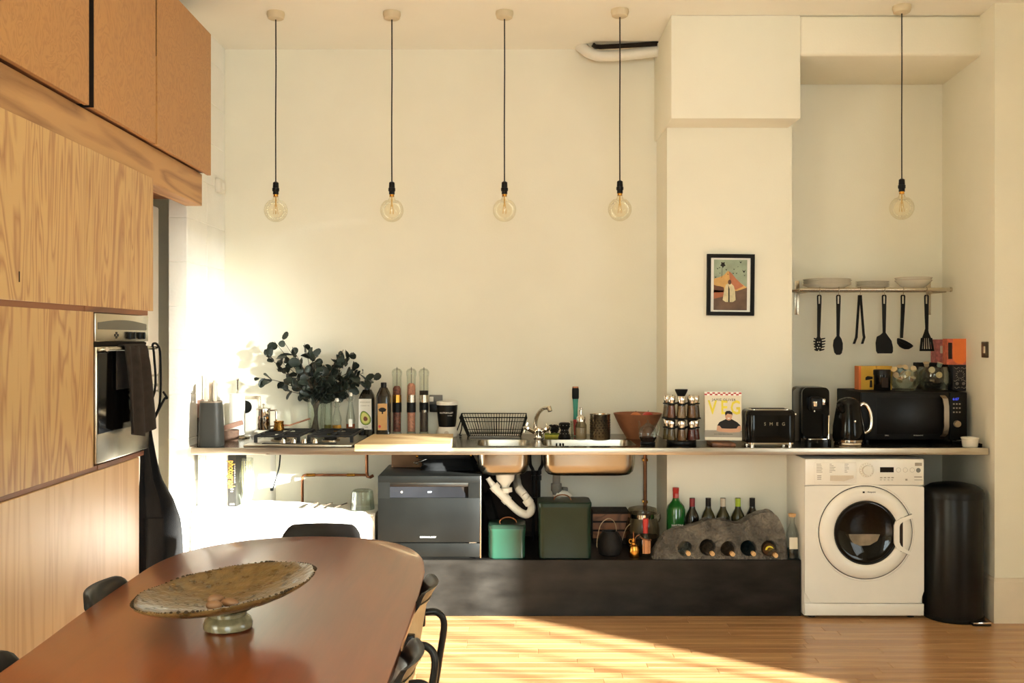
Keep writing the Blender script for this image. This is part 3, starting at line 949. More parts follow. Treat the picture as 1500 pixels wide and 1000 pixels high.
# hob let into the worktop
t = thing('gas_hob', 'four-burner steel gas hob with black cast iron grates', 'hob', (0, 0, CT + 0.0005))
hx0, hx1, hy0, hy1 = -1.42, -0.845, 5.255, 5.80
MB().box(hx0, hx1, hy0, hy1, 0, 0.012, bev=0.004).to('tray', STEEL, t)
hw = (hx1 - hx0) / 2
MB().box(-1.335, -0.94, 5.31, 5.36, 0.012, 0.015, bev=0.001).to('control_strip', BLACK, t)
for k, px in enumerate((415, 430.5, 446, 462)):
    x = K(px, 5.335)
    m = MB().lathe([(0.001, 0.015), (0.017, 0.015), (0.0155, 0.022), (0.012, 0.036), (0.001, 0.037)], (x, 5.335, 0), 16)
    m.box(x - 0.003, x + 0.003, 5.32, 5.35, 0.03, 0.042, bev=0.001)
    m.to('knob', STEEL2, t)
for i in range(2):
    for j in range(2):
        cx = hx0 + hw * (0.52 + i * 0.96)
        cy = 5.46 + j * 0.22
        m = MB().lathe([(0.001, 0.012), (0.05 + 0.01 * j, 0.012), (0.052, 0.02), (0.036, 0.024), (0.001, 0.026)], (cx, cy, 0), 20)
        bo = m.to('burner', STEEL2, t)
        MB().lathe([(0.001, 0.026), (0.034, 0.026), (0.035, 0.033), (0.001, 0.036)], (cx, cy, 0), 20).to('burner_cap', IRON, bo)
    x0 = hx0 + 0.025 + i * hw
    x1 = x0 + hw - 0.04
    m = MB()
    zt = 0.052
    for yy in (5.385, 5.575, 5.785):
        m.box(x0, x1, yy - 0.006, yy + 0.006, zt - 0.012, zt, bev=0.002, seg=1)
    for xx in (x0 + 0.006, x1 - 0.006):
        m.box(xx - 0.006, xx + 0.006, 5.385, 5.785, zt - 0.012, zt, bev=0.002, seg=1)
    for cy in (5.48, 5.68):
        m.box((x0 + x1) / 2 - 0.005, (x0 + x1) / 2 + 0.005, cy - 0.085, cy + 0.085, zt - 0.01, zt, bev=0.002, seg=1)
        for xa, xb in ((x0, x0 + 0.09), (x1 - 0.09, x1)):
            m.box(xa, xb, cy - 0.005, cy + 0.005, zt - 0.01, zt, bev=0.002, seg=1)
    for xx in (x0 + 0.008, x1 - 0.008):
        for yy in (5.388, 5.782):
            m.box(xx - 0.008, xx + 0.008, yy - 0.008, yy + 0.008, 0.012, zt - 0.01)
    m.to('grate', IRON, t, 0)

GT = CT + 0.0527
t = thing('cafetiere', 'small steel coffee press with lid standing on the hob grate', 'coffee press', (K(386, 5.7), 5.7, GT))
hh = H(600, 5.7) - GT
MB().lathe([(0.001, 0), (0.037, 0), (0.039, 0.003), (0.039, hh), (0.001, hh + 0.001)], n=28).to('pot', CHROME, t)
MB().lathe([(0.001, hh), (0.041, hh), (0.04, hh + 0.008), (0.02, hh + 0.012), (0.004, hh + 0.013), (0.004, hh + 0.026), (0.009, hh + 0.03), (0.001, hh + 0.036)], n=24).to('lid', STEEL2, t)
MB().tube([(0.036, 0, hh - 0.004), (0.068, 0, hh - 0.002), (0.072, 0, hh - 0.01), (0.072, 0, 0.03), (0.066, 0, 0.022), (0.037, 0, 0.02)], 0.004, 8).to('handle', STEEL2, t)
MB().box(0.066, 0.078, -0.006, 0.006, 0.0, hh + 0.004, bev=0.003).to('handle_grip', CHROME, t)

t = thing('brass_coffee_pot', 'little brass coffee pot with a long thin handle on the hob', 'coffee pot', (K(408.5, 5.66), 5.66, GT))
MB().lathe([(0.001, 0), (0.030, 0), (0.031, 0.004), (0.026, 0.04), (0.029, 0.052), (0.027, 0.052), (0.024, 0.04), (0.001, 0.01)], n=24).to('pot', BRASS, t)
MB().tube([(0.027, 0, 0.028), (0.055, 0.03, 0.026), (0.165, 0.06, 0.062)], [0.006, 0.004, 0.005], 8).to('handle', DARKWOOD, t)

# eucalyptus in its vase
t = place('glass_vase', 'clear glass vase holding the dark eucalyptus stems', 'vase', 463, 5.89)
VX, VY = t.location.x, t.location.y
hv = H(583, 5.89) - CT
MB().lathe([(0.001, 0.006), (0.036, 0.006), (0.038, 0.012), (0.047, hv), (0.050, hv), (0.043, 0.006), (0.040, 0), (0.001, 0)], n=28).to('vase', CLEAR, t)
et = thing('eucalyptus_bunch', 'bunch of dark round-leaved eucalyptus branches standing in the vase', 'plant', (VX, VY, CT + 0.01))
TIPS = [(378, 553), (402, 500), (414, 497), (388, 520), (405, 540), (430, 512), (446, 503), (455, 512), (440, 535), (425, 560), (461, 520), (470, 550), (480, 545), (493, 530), (503, 512), (515, 516), (508, 530), (520, 540), (532, 546), (548, 556), (500, 575), (520, 568), (455, 575), (418, 572), (480, 575), (440, 560), (428, 548), (465, 560), (492, 562), (510, 556), (465, 540), (448, 545), (535, 560), (500, 548), (412, 530), (524, 556)]
lrng = random.Random(11)
lmes = []
for k in range(4):
    q = MB()
    L = 0.042 + 0.006 * k
    wd_ = 0.036 + 0.004 * (k % 3)
    n = 10
    rim = []
    for i in range(n):
        a = 2 * PI * i / n
        rim.append(Vector((0.5 * wd_ * math.sin(a) * (1.0 if k % 2 else 0.92), 0, L * (0.5 - 0.5 * math.cos(a)))))
    for p in rim:
        p.y = 0.25 * abs(p.x) + 0.12 * p.z * math.sin(p.z / L * 3)
    q.rings([rim, [p + Vector((0, 0.0012, 0)) for p in rim]], False, False)
    for off in (0, 0.0012):
        c = q.bm.verts.new((0, off + 0.04 * L, L * 0.5))
        vs = [q.bm.verts.new(p + Vector((0, off, 0))) for p in rim]
        for i in range(n):
            q._f((c, vs[i], vs[(i + 1) % n]))
    lmes.append(q.mesh('leaf', LEAF, 60, merge=True))
stm = MB()
leafpos = []
for i, (px, py) in enumerate(TIPS):
    Y = VY + lrng.uniform(-0.10, 0.05)
    tip = Vector((K(px, Y) - VX, Y - VY, H(py, Y) - CT - 0.01))
    a = lrng.random() * 6.28
    base = Vector((-0.022 * tip.x / 0.4 + 0.015 * math.cos(a), 0.015 * math.sin(a), 0.006))
    mouth = Vector((tip.x * 0.1, tip.y * 0.12, 0.20 + lrng.uniform(-0.01, 0.01)))
    mid = mouth.lerp(tip, 0.5) + Vector((0, 0, 0.03 * (1 if py < 560 else 0.2)))
    path = spline([base, mouth, mid, tip], 6)
    stm.tube(path, [0.0032 * (1 - 0.6 * j / len(path)) for j in range(len(path))], 5)
    n = len(path)
    for j in range(6, n):
        for s in ((-1, 1) if (j % 2 == 0 or j > n - 5) else (lrng.choice((-1, 1)),)):
            d = (path[min(j + 1, n - 1)] - path[j - 1]).normalized()
            leafpos.append((path[j], d, s, j / n))
stm.to('branch', STEM, et)
lrng.shuffle(leafpos)
for p, d, s, f in leafpos[:296]:
    o = share('leaf', lrng.choice(lmes), et)
    side = d.cross(Vector((lrng.uniform(-1, 1), lrng.uniform(-1, 1), lrng.uniform(-1, 1)))).normalized()
    v = (d * 0.55 + side * 0.9 + Vector((0, 0, -0.12))).normalized()
    q = v.to_track_quat('Z', 'Y') @ Matrix.Rotation(lrng.uniform(-1.9, 1.9), 3, 'Z').to_quaternion()
    o.rotation_mode = 'QUATERNION'
    o.rotation_quaternion = q
    o.location = p
    k = lrng.uniform(0.95, 1.5) * (0.75 if f > 0.93 else 1)
    o.scale = (k, k, k)


def bottle(name, label, cat, px, Y, prof, m, base=CT, n=24, group=None):
    t = place(name, label, cat, px, Y, base, group)
    MB().lathe(prof, n=n).to('bottle', m, t)
    return t


t = place('oil_jar', 'plain clear glass cruet with a little pale oil beside the vase', 'jar', 480.5, 5.93)
MB().lathe([(0.001, 0.003), (0.024, 0.003), (0.024, 0.2), (0.026, 0.2), (0.026, 0), (0.001, 0)], n=20).to('jar', CLEAR, t)
MB().lathe([(0.001, 0.004), (0.0235, 0.004), (0.0235, 0.06), (0.001, 0.06)], n=20).to('oil', mat('pale_oil', (168, 150, 78), 0.2), t)

for px, top, liq, lm, lb in ((493.5, 587, 0.068, AMBER, 'swing-top glass bottle of amber oil right of the vase'), (513.5, 579, 0.075, ROSEV, 'taller swing-top glass bottle of reddish vinegar left of the avocado label')):
    Y = 5.84
    t = place('swing_top_bottle', lb, 'bottle', px, Y)
    h = H(top, Y) - CT
    r = W(7.2, Y)
    MB().lathe([(0.001, 0.003), (r - 0.002, 0.003), (r - 0.002, 0.09), (r, 0.09), (r * 0.9, 0.115), (0.013, h - 0.05), (0.012, h - 0.012), (0.014, h - 0.01), (0.014, h - 0.004), (0.01, h - 0.004)], n=20, cap1=False).to('bottle', CLEAR, t)
    MB().lathe([(0.001, 0.004), (r - 0.003, 0.004), (r - 0.003, liq), (0.001, liq)], n=20).to('liquid', lm, t)
    MB().lathe([(0.011, h - 0.004), (0.012, h + 0.006), (0.009, h + 0.016), (0.001, h + 0.018)], n=14).to('stopper', PORC, t)
    m = MB()
    for s in (-1, 1):
        m.tube([(s * 0.013, 0, h + 0.004), (s * 0.02, 0, h - 0.004), (s * 0.022, 0, h - 0.025), (s * 0.013, -0.008, h - 0.034)], 0.0014, 5)
    m.tube([(0.013, -0.008, h - 0.034), (0, -0.014, h - 0.036), (-0.013, -0.008, h - 0.034)], 0.0014, 5)
    m.to('wire_clasp', STEEL2, t)
    if lm is ROSEV:
        MB().box(-0.006, 0.014, -r - 0.0012, -r + 0.008, 0.06, 0.105).to('label', PAPER, t, 0)


def square_bottle(name, label, px, Y, w, top, shoulder, m):
    t = place(name, label, 'bottle', px, Y)
    h = H(top, Y) - CT
    hs = H(shoulder, Y) - CT
    q = MB()
    rs = []
    for z, a, r in ((0, w - 0.008, 0.014), (0.004, w, 0.016), (hs, w, 0.016), (hs + 0.02, w * 0.9, 0.03), (hs + 0.05, w * 0.55, 0.0225), (h - 0.075, 0.034, 0.0168), (h - 0.03, 0.031, 0.0154)):
        rs.append([(p[0], p[1], z) for p in rrect(a, a, min(r, a / 2 - 0.0003), 5)])
    q.rings(rs)
    q.to('bottle', m, t)
    MB().lathe([(0.016, h - 0.032), (0.0168, h - 0.03), (0.0168, h - 0.002), (0.015, h), (0.001, h)], n=18).to('cap', BLACK, t)
    return t, h


t, h = square_bottle('avocado_oil_bottle', 'square dark bottle with white label picturing half an avocado', 538, 5.866, 0.092, 556, 583, DARKG)
lw_ = 0.074
MB().box(-lw_ / 2 - 0.006, lw_ / 2 - 0.006, -0.0475, -0.0455, H(629, 5.82) - CT, H(584, 5.82) - CT, bev=0.0006, seg=1).to('label', PAPER, t, 0)
zc = H(612, 5.82) - CT


def egg(cx, cz, rx, rz, k, lean=0.35, n=20):
    pts = []
    for i in range(n):
        a = 2 * PI * i / n
        x = rx * math.cos(a) * (1 - 0.22 * math.sin(a)); z = rz * math.sin(a)
        pts.append((cx + x * math.cos(lean) - z * math.sin(lean), cz + x * math.sin(lean) + z * math.cos(lean)))
    return pts


for i, (rx, rz, c) in enumerate(((0.031, 0.043, mat('avocado_skin', (52, 74, 24), 0.5)), (0.028, 0.04, mat('avocado_rim', (154, 178, 60), 0.5)), (0.023, 0.033, mat('avocado_flesh', (226, 220, 130), 0.5)))):
    MB().prism(egg(-0.006, zc, rx, rz, 1), (0, -0.0476 - i * 0.0003, 0), (1, 0, 0), (0, 0, 1), (0, -0.0003, 0)).to('label_print', c, t, 0)
MB().prism(egg(-0.004, zc - 0.004, 0.012, 0.014, 1), (0, -0.0486, 0), (1, 0, 0), (0, 0, 1), (0, -0.0003, 0)).to('label_print', mat('avocado_stone', (132, 72, 40), 0.5), t, 0)
text('AVOCADO', 0.012, GREYPR, t, (-0.006, -0.0477, H(589, 5.82) - CT))
text('CULINARY OIL', 0.008, GREYPR, t, (-0.006, -0.0477, H(594, 5.82) - CT))
text('LITRE', 0.011, INK, t, (-0.006, -0.0477, H(625.5, 5.82) - CT), sp=1.3)

t, h = square_bottle('olive_oil_bottle', 'square dark bottle with tan label showing an olive tree', 562, 5.78, 0.080, 560, 580, DARKG)
z0, z1 = H(630, 5.74) - CT, H(591, 5.74) - CT
MB().box(-0.029, 0.025, -0.0415, -0.0395, z0, z1, bev=0.0005, seg=1).to('label', mat('kraft_label', (186, 142, 88), 0.7), t, 0)
zt = H(600, 5.74) - CT
q = MB()
q.prism([(0.022 * (1 + 0.12 * math.sin(7 * R(a))) * math.cos(R(a)) - 0.002, zt + 0.013 * math.sin(R(a))) for a in range(0, 360, 15)], (0, -0.0416, 0), (1, 0, 0), (0, 0, 1), (0, -0.0004, 0))
q.prism([(-0.006, zt - 0.024), (0.003, zt - 0.024), (0.001, zt), (-0.004, zt)], (0, -0.0416, 0), (1, 0, 0), (0, 0, 1), (0, -0.0004, 0))
q.to('label_print', INK, t, 0)
MB().prism([(-0.018 + 0.008 * math.cos(R(a)), z0 + 0.022 + 0.008 * math.sin(R(a))) for a in range(0, 360, 30)], (0, -0.0416, 0), (1, 0, 0), (0, 0, 1), (0, -0.0004, 0)).to('label_print', RED, t, 0)

PEPPER = mat('mixed_peppercorns', (120, 60, 44), 0.6, var=0.75, scale=110, bump=0.4, bscale=110)
SALT = mat('pink_salt', (206, 140, 116), 0.6, var=0.3, scale=120, bump=0.4, bscale=110)
DARKPEP = mat('dark_pepper', (70, 52, 42), 0.6, var=0.4, scale=120)
MILLS = [(581.5, 'tall clear mill of mixed peppercorns with a brass collar', PEPPER, 565, PEPPER, BRASS),
         (602.5, 'tall clear mill filled with pink salt, middle of three', SALT, 561, SALT, STEEL2),
         (621, 'tall clear mill with empty upper tube, rightmost of three', DARKPEP, 0, DARKPEP, STEEL2)]
for i, (px, lb, up, ty, lo, colr) in enumerate(MILLS):
    Y = 5.88
    t = place('spice_mill', lb, 'mill', px, Y, CT, 'tall spice mills')
    z = lambda py: H(py, Y) - CT
    r = W(6.6, Y)
    MB().lathe([(0.001, 0.0), (r * 0.95, 0), (r * 1.1, 0.008), (r, 0.02), (r * 0.7, 0.026), (0.001, 0.026)], n=20).to('foot', CLEAR, t)
    MB().lathe([(r, 0.022), (r, z(552)), (r * 1.12, z(549)), (r * 1.15, z(544)), (r * 0.8, z(540.5)), (0.004, z(539))], n=20, cap0=False).to('tube', CLEAR, t)
    MB().lathe([(0.001, 0.024), (r * 0.86, 0.026), (r * 0.86, z(603)), (0.001, z(603))], n=18).to('lower_filling', lo, t)
    MB().lathe([(0.001, z(603.5)), (r * 1.02, z(603.5)), (r * 1.02, z(589)), (0.001, z(589))], n=20).to('black_band', BLACK, t)
    MB().lathe([(0.001, z(589)), (r * 1.02, z(589)), (r * 1.02, z(578)), (0.001, z(578))], n=20).to('collar', colr if i != 0 else BRASS, t)
    if ty:
        MB().lathe([(0.001, z(578)), (r * 0.9, z(578)), (r * 0.9, z(ty + 4)), (r * 0.5, z(ty)), (0.001, z(ty))], n=18).to('upper_filling', up, t)
    else:
        MB().lathe([(0.001, z(578)), (r * 0.98, z(578)), (r * 0.98, z(572)), (0.001, z(572))], n=18).to('stopper', BLACKM, t)
        MB().lathe([(r * 1.02, z(603.5)), (r * 1.02, z(600)), ], n=18).to('lower_ring', STEEL2, t)
    MB().cyl((0, 0, z(578)), (0, 0, z(537.5)), 0.0018, n=6).to('rod', BLACK, t)

t = place('wall_socket', 'grey wall socket with black plug behind the blender', 'socket', 641, 5.99, H(588, 5.99))
MB().box(-0.05, 0.03, -0.008, 0.008, -0.03, 0.04, bev=0.003).to('plate', GREYPIPE, t)
MB().box(-0.048, -0.024, -0.011, -0.006, 0.0, 0.03, bev=0.002).to('rocker', WHITEP, t)
MB().box(-0.045, 0.015, -0.05, -0.009, -0.06, -0.012, bev=0.006).to('plug', BLACK, t)

t = place('blender', 'personal blender with tapered black cup on a white base', 'blender', 655, 5.86)
z = lambda py: H(py, 5.86) - CT
MB().lathe([(0.001, 0), (0.058, 0), (0.062, 0.01), (0.058, 0.035), (0.048, z(624)), (0.001, z(624))], n=28).to('base', WHITEP, t)
MB().lathe([(0.001, z(628)), (0.046, z(628)), (0.052, z(620)), (0.060, z(600)), (0.062, z(591.5)), (0.001, z(591.5))], n=32).to('cup', BLACK, t)
MB().lathe([(0.063, z(592.5)), (0.065, z(591)), (0.064, z(588)), (0.05, z(587)), (0.001, z(588.5))], n=32).to('lid', WHITE, t)
m = MB()
pts = [(-0.044 + 0.088 * k / 12, z(633) + 0.016 * math.sin(PI * k / 12) ** 1.2) for k in range(13)]
text('NUTRIBULLET', 0.0125, WHITE, t, (0.0, -0.064, z(603.5)), sx=1.0)
text('600 SERIES', 0.006, WHITE, t, (0.02, -0.063, z(607.5)))
MB().lathe([(0.001, 0), (0.014, 0), (0.013, 0.003), (0.001, 0.004)], n=16, mtx=Matrix.Translation((0, -0.058, 0.022)) @ Matrix.Rotation(R(90), 4, 'X')).to('badge', SILVERF, t)
MB().tube(spline([(0.05, 0.02, 0.012), (0.078, 0.03, 0.09), (0.085, 0.04, 0.13), (0.085, 0.02, 0.05), (0.075, -0.01, 0.008), (0.085, -0.03, 0.006)], 6), 0.0035, 6).to('cable', CABLE, t)

t = thing('cutting_board', 'pale beech chopping board hooked over the worktop edge', 'cutting board', (0, 0, CT))
m = MB().prism([(-0.822, 5.198), (-0.322, 5.198), (-0.34, 5.78), (-0.80, 5.78)], (0, 0, 0.002), (1, 0, 0), (0, 1, 0), (0, 0, 0.02))
m.to('board', BOARDW, t, 0)
MB().box(-0.822, -0.322, 5.196, 5.222, -0.014, 0.0015, bev=0.001, seg=1).to('hook_edge', BOARDW, t, 0)

# ---------------------------------------------------------------- dish rack
t = place('dish_rack', 'black wire dish rack over a pale drip tray beside the tap', 'dish rack', 723, 5.82)
lx, ly = t.location.x, t.location.y
TOP = [K(673, 5.70) - lx, K(772, 5.70) - lx, -0.115, 0.115, 0.122]
BOT = [K(685, 5.72) - lx, K(763, 5.72) - lx, -0.075, 0.075, 0.012]


def rk(f, s, q):       # corner of the rack's tapered side at fraction f of its height
    x = (BOT[0] + (TOP[0] - BOT[0]) * f, BOT[1] + (TOP[1] - BOT[1]) * f)[s]
    y = (BOT[2] + (TOP[2] - BOT[2]) * f, BOT[3] + (TOP[3] - BOT[3]) * f)[q]
    return Vector((x, y, BOT[4] + (TOP[4] - BOT[4]) * f + (0.006 if q == 1 else 0) * f))


m = MB()
for f, r in ((1.0, 0.003), (0.78, 0.0022), (0.2, 0.0022), (0.0, 0.003)):
    m.tube([rk(f, 0, 0), rk(f, 1, 0), rk(f, 1, 1), rk(f, 0, 1)], r, 6, closed=True)
m.to('frame', BLACKM, t)
m = MB()
for k in range(1, 24):
    for q in (0, 1):
        a = rk(1, 0, q).lerp(rk(1, 1, q), k / 24); b = rk(0, 0, q).lerp(rk(0, 1, q), k / 24)
        m.tube([a, b], 0.0017, 4)
    m.tube([rk(0, 0, 0).lerp(rk(0, 1, 0), k / 24), rk(0, 0, 1).lerp(rk(0, 1, 1), k / 24)], 0.0017, 4)
for k in range(1, 8):
    for s in (0, 1):
        m.tube([rk(1, s, 0).lerp(rk(1, s, 1), k / 8), rk(0, s, 0).lerp(rk(0, s, 1), k / 8)], 0.0017, 4)
m.to('wires', BLACKM, t)
m = MB()
for s in (0, 1):
    for q in (0, 1):
        p = rk(0, s, q)
        m.tube([rk(1, s, q), rk(0, s, q), Vector((p.x, p.y, 0.0))], 0.003, 6)
m.to('feet', BLACKM, t)
MB().box(BOT[0] + 0.01, BOT[1] - 0.01, -0.06, 0.06, 0.003, 0.011, bev=0.002).to('drip_tray', WHITEP, t)

# ---------------------------------------------------------------- tap and washing-up things
t = place('kitchen_tap', 'chrome mixer tap with swan neck spout and two cross handles', 'tap', 789, 5.72)
z = lambda py: H(py, 5.72) - CT
x = lambda px: K(px, 5.72) - t.location.x
MB().lathe([(0.001, 0), (0.028, 0), (0.03, 0.004), (0.024, 0.01), (0.022, 0.035), (0.026, 0.045), (0.022, 0.06), (0.014, 0.066), (0.001, 0.066)], n=24).to('body', CHROME, t)
pts = [(0, 0, 0.045), (x(784.5), 0.004, z(628)), (x(785), 0.0, z(615)), (x(789), -0.02, z(604)), (x(796), -0.05, z(597)), (x(803), -0.09, z(595.5))]
MB().tube(spline(pts, 6), [0.012] * 8 + [0.0115] * 10 + [0.0105] * 13, 12).to('spout', CHROME, t)
MB().tube([(x(803), -0.09, z(594)), (x(805), -0.098, z(600.5))], [0.013, 0.0125], 14).to('aerator', STEEL2, t)
for s, hx, hz in ((-1, 771, 626), (1, 802, 627)):
    bx, bz = x(hx), z(hz)
    d = Vector((bx, -0.03, bz - 0.032)).normalized()
    q = MB().tube([(s * 0.012, 0, 0.03), Vector((bx, -0.03, bz)) - d * 0.012, Vector((bx, -0.03, bz)), Vector((bx, -0.03, bz)) + d * 0.014], [0.013, 0.012, 0.016, 0.012], 12)
    q.to('valve', CHROME, t)
    u = d.cross(Vector((0, 0, 1))).normalized(); w = d.cross(u)
    q = MB()
    c = Vector((bx, -0.03, bz)) + d * 0.004
    for e in (u, w):
        q.tube([c - e * 0.03, c - e * 0.014, c + e * 0.014, c + e * 0.03], [0.0065, 0.0055, 0.0055, 0.0065], 8)
    q.to('cross_handle', CHROME, t)

t = place('sponge', 'green and yellow washing-up sponge lying right of the tap', 'sponge', 809, 5.8)
MB().box(-0.045, 0.05, -0.03, 0.03, 0, 0.016, bev=0.004).to('yellow_foam', mat('sponge_yellow', (196, 182, 70), 0.9, var=0.15, scale=80), t)
MB().box(-0.045, 0.05, -0.03, 0.03, 0.016, 0.023, bev=0.003).to('green_scourer', mat('sponge_green', (120, 130, 50), 0.95, var=0.2, scale=80), t)
t = place('wire_scourer', 'round dark wire scourer on top of the green sponge', 'scourer', 811, 5.8, CT + 0.0235)
q = MB()
for k in range(26):
    a, b, rr = lrng.random() * 6.28, lrng.uniform(-1, 1), 0.03
    u = Vector((math.cos(a), math.sin(a), b)).normalized(); w = u.cross(Vector((0.3, 0.2, 1))).normalized()
    q.tube([Vector((0, 0, 0.027)) + u * rr * math.cos(2 * PI * j / 9) * 1.1 + w * rr * 0.85 * math.sin(2 * PI * j / 9) for j in range(9)], 0.003, 4, closed=True)
for v in q.bm.verts: v.co.z = max(v.co.z * 0.95, 0.0006)
q.to('wire', IRON, t)
t = place('pot_scrubber', 'black pot scrubber with bristle dots beside the soap bottle', 'scrubber', 827, 5.72)
MB().lathe([(0.001, 0), (0.036, 0), (0.038, 0.006), (0.028, 0.03), (0.022, 0.048), (0.026, 0.058), (0.033, 0.07), (0.033, 0.086), (0.026, 0.092), (0.001, 0.093)], n=24).to('body', BLACK, t)
q = MB()
for k in range(10):
    for j in range(3):
        a = 2 * PI * k / 10 + j * 0.3
        r_ = (0.0335, 0.0225, 0.0285)[j]; zz = (0.078, 0.05, 0.03)[j]
        q.ball((r_ * math.cos(a), r_ * math.sin(a), zz), 0.0022, 5, 4)
q.to('dots', GREYTXT, t)
t = place('tumbler', 'small clear glass tumbler holding the dish brush', 'glass', 843, 5.86)
MB().lathe([(0.001, 0.004), (0.026, 0.004), (0.03, 0.09), (0.032, 0.09), (0.028, 0), (0.001, 0)], n=22).to('glass', CLEAR, t)
t = place('dish_brush', 'black teal and red dish brush standing upright in a tumbler', 'brush', 843, 5.86, CT + 0.005)
z = lambda py: H(py, 5.86) - CT - 0.005
MB().rings([[(p[0], p[1], zz) for p in rrect(w, 0.014, 0.005, 3)] for zz, w in ((0.001, 0.02), (z(629), 0.022), (z(614), 0.026))]).to('red_grip', RED, t)
MB().rings([[(p[0], p[1], zz) for p in rrect(w, 0.014, 0.005, 3)] for zz, w in ((z(614), 0.026), (z(612), 0.026), (z(603), 0.024), (z(590), 0.03), (z(584), 0.034))]).to('teal_handle', TEAL, t)
MB().rings([[(p[0], p[1], zz) for p in rrect(w, 0.024, 0.008, 3)] for zz, w in ((z(584), 0.036), (z(582), 0.04), (z(570), 0.04), (z(568), 0.036))]).to('head', BLACKM, t)
MB().rings([[(p[0], p[1], zz) for p in rrect(w, 0.022, 0.006, 3)] for zz, w in ((z(568), 0.036), (z(566), 0.034))]).to('tip', COPPER, t)
t = place('soap_dispenser', 'clear glass soap bottle with chrome pump beside the cutlery pot', 'soap dispenser', 851, 5.66)
z = lambda py: H(py, 5.66) - CT
MB().lathe([(0.001, 0.003), (0.031, 0.003), (0.033, 0.01), (0.032, z(622)), (0.022, z(617)), (0.02, z(616))], n=22, cap1=False).to('bottle', JARG, t)
MB().lathe([(0.001, 0.004), (0.028, 0.004), (0.028, z(626)), (0.001, z(626))], n=22).to('soap', mat('clear_soap', (196, 184, 164), 0.2), t)
MB().lathe([(0.02, z(617.5)), (0.025, z(617)), (0.025, z(611)), (0.016, z(608)), (0.006, z(607)), (0.005, z(600)), (0.01, z(599)), (0.01, z(597)), (0.001, z(596))], n=18).to('pump_collar', CHROME, t)
MB().tube([(0, 0, z(598)), (-0.008, -0.022, z(598.5)), (-0.01, -0.03, z(601))], 0.0035, 8).to('nozzle', CHROME, t)
t = place('cutlery_pot', 'perforated steel cutlery pot standing behind the large sink', 'cutlery holder', 879, 5.68)
z = lambda py: H(py, 5.68) - CT
MB().lathe([(0.001, 0.002), (0.055, 0), (0.058, 0.004), (0.058, z(607)), (0.06, z(606)), (0.057, z(606)), (0.055, z(608)), (0.055, 0.004), (0.001, 0.004)], n=36).to('pot', STEEL2, t)
q = MB()
for j in range(6):
    for k in range(18):
        a = 2 * PI * (k + 0.5 * (j % 2)) / 18
        c = Vector((0.0582 * math.cos(a), 0.0582 * math.sin(a), 0.04 + j * 0.014))
        q.cyl(c * 1.0, c + Vector((math.cos(a), math.sin(a), 0)) * 0.0006, 0.0038, n=6)
for k in range(18):
    a = 2 * PI * k / 18
    c = Vector((0.0582 * math.cos(a), 0.0582 * math.sin(a), 0.02))
    q.cyl(c, c + Vector((math.cos(a), math.sin(a), 0)) * 0.0006, 0.003, n=6)
q.to('holes', DARK, t, 0)

t = place('fruit_bowl', 'flared terracotta coloured fruit bowl left of the spice carousel', 'bowl', 934, 5.74)
z = lambda py: H(py, 5.74) - CT
MB().lathe([(0.001, 0.0), (0.062, 0.0), (0.066, 0.004), (0.100, 0.06), (0.140, z(605)), (0.137, z(605)), (0.096, 0.06), (0.06, 0.01), (0.001, 0.008)], n=36).to('bowl', TERRA, t)
for i, (dx, dy, nm, c, lb) in enumerate(((-0.015, -0.03, 'peach', mat('peach_skin', (206, 120, 66), 0.6, var=0.25, scale=12), 'orange peach showing over the rim of the terracotta bowl'), (0.06, 0.0, 'red_apple', RED, 'red apple showing over the right of the terracotta bowl rim'))):
    f = thing(nm, lb, 'fruit', (t.location.x + dx, t.location.y + dy, CT + 0.116))
    MB().ball((0, 0, 0), (0.038, 0.038, 0.036), 16, 10).to('flesh', c, f)
    MB().tube([(0, 0, 0.034), (0.002, 0, 0.044)], 0.0016, 5).to('stalk', STEM, f)
t = place('glass_teapot', 'small round glass teapot with dark tea in front of the bowl', 'teapot', 949, 5.43)
z = lambda py: H(py, 5.43) - CT
MB().lathe([(0.001, 0), (0.04, 0), (0.042, 0.004), (0.04, 0.012), (0.001, 0.012)], n=24).to('base', BLACK, t)
MB().lathe([(0.001, 0.012), (0.034, 0.012), (0.044, 0.03), (0.046, 0.038), (0.001, 0.038)], n=24).to('tea', mat('dark_tea', (44, 24, 14), 0.2), t)
MB().lathe([(0.036, 0.012), (0.047, 0.032), (0.05, 0.055), (0.042, 0.085), (0.024, 0.104), (0.014, 0.108)], n=24, cap0=False, cap1=False).to('globe', CLEAR, t)
MB().lathe([(0.016, 0.106), (0.012, 0.114), (0.004, 0.117), (0.006, 0.126), (0.001, 0.132)], n=14).to('lid', CLEAR, t)
MB().tube([(-0.04, 0, 0.07), (-0.046, 0, 0.1), (-0.05, 0, 0.125)], [0.01, 0.006, 0.005], 8).to('spout', CLEAR, t)
MB().tube(spline([(0.03, 0, 0.1), (0.052, 0, 0.105), (0.062, 0, 0.08), (0.05, 0, 0.045)], 5), 0.004, 8).to('handle', CLEAR, t)


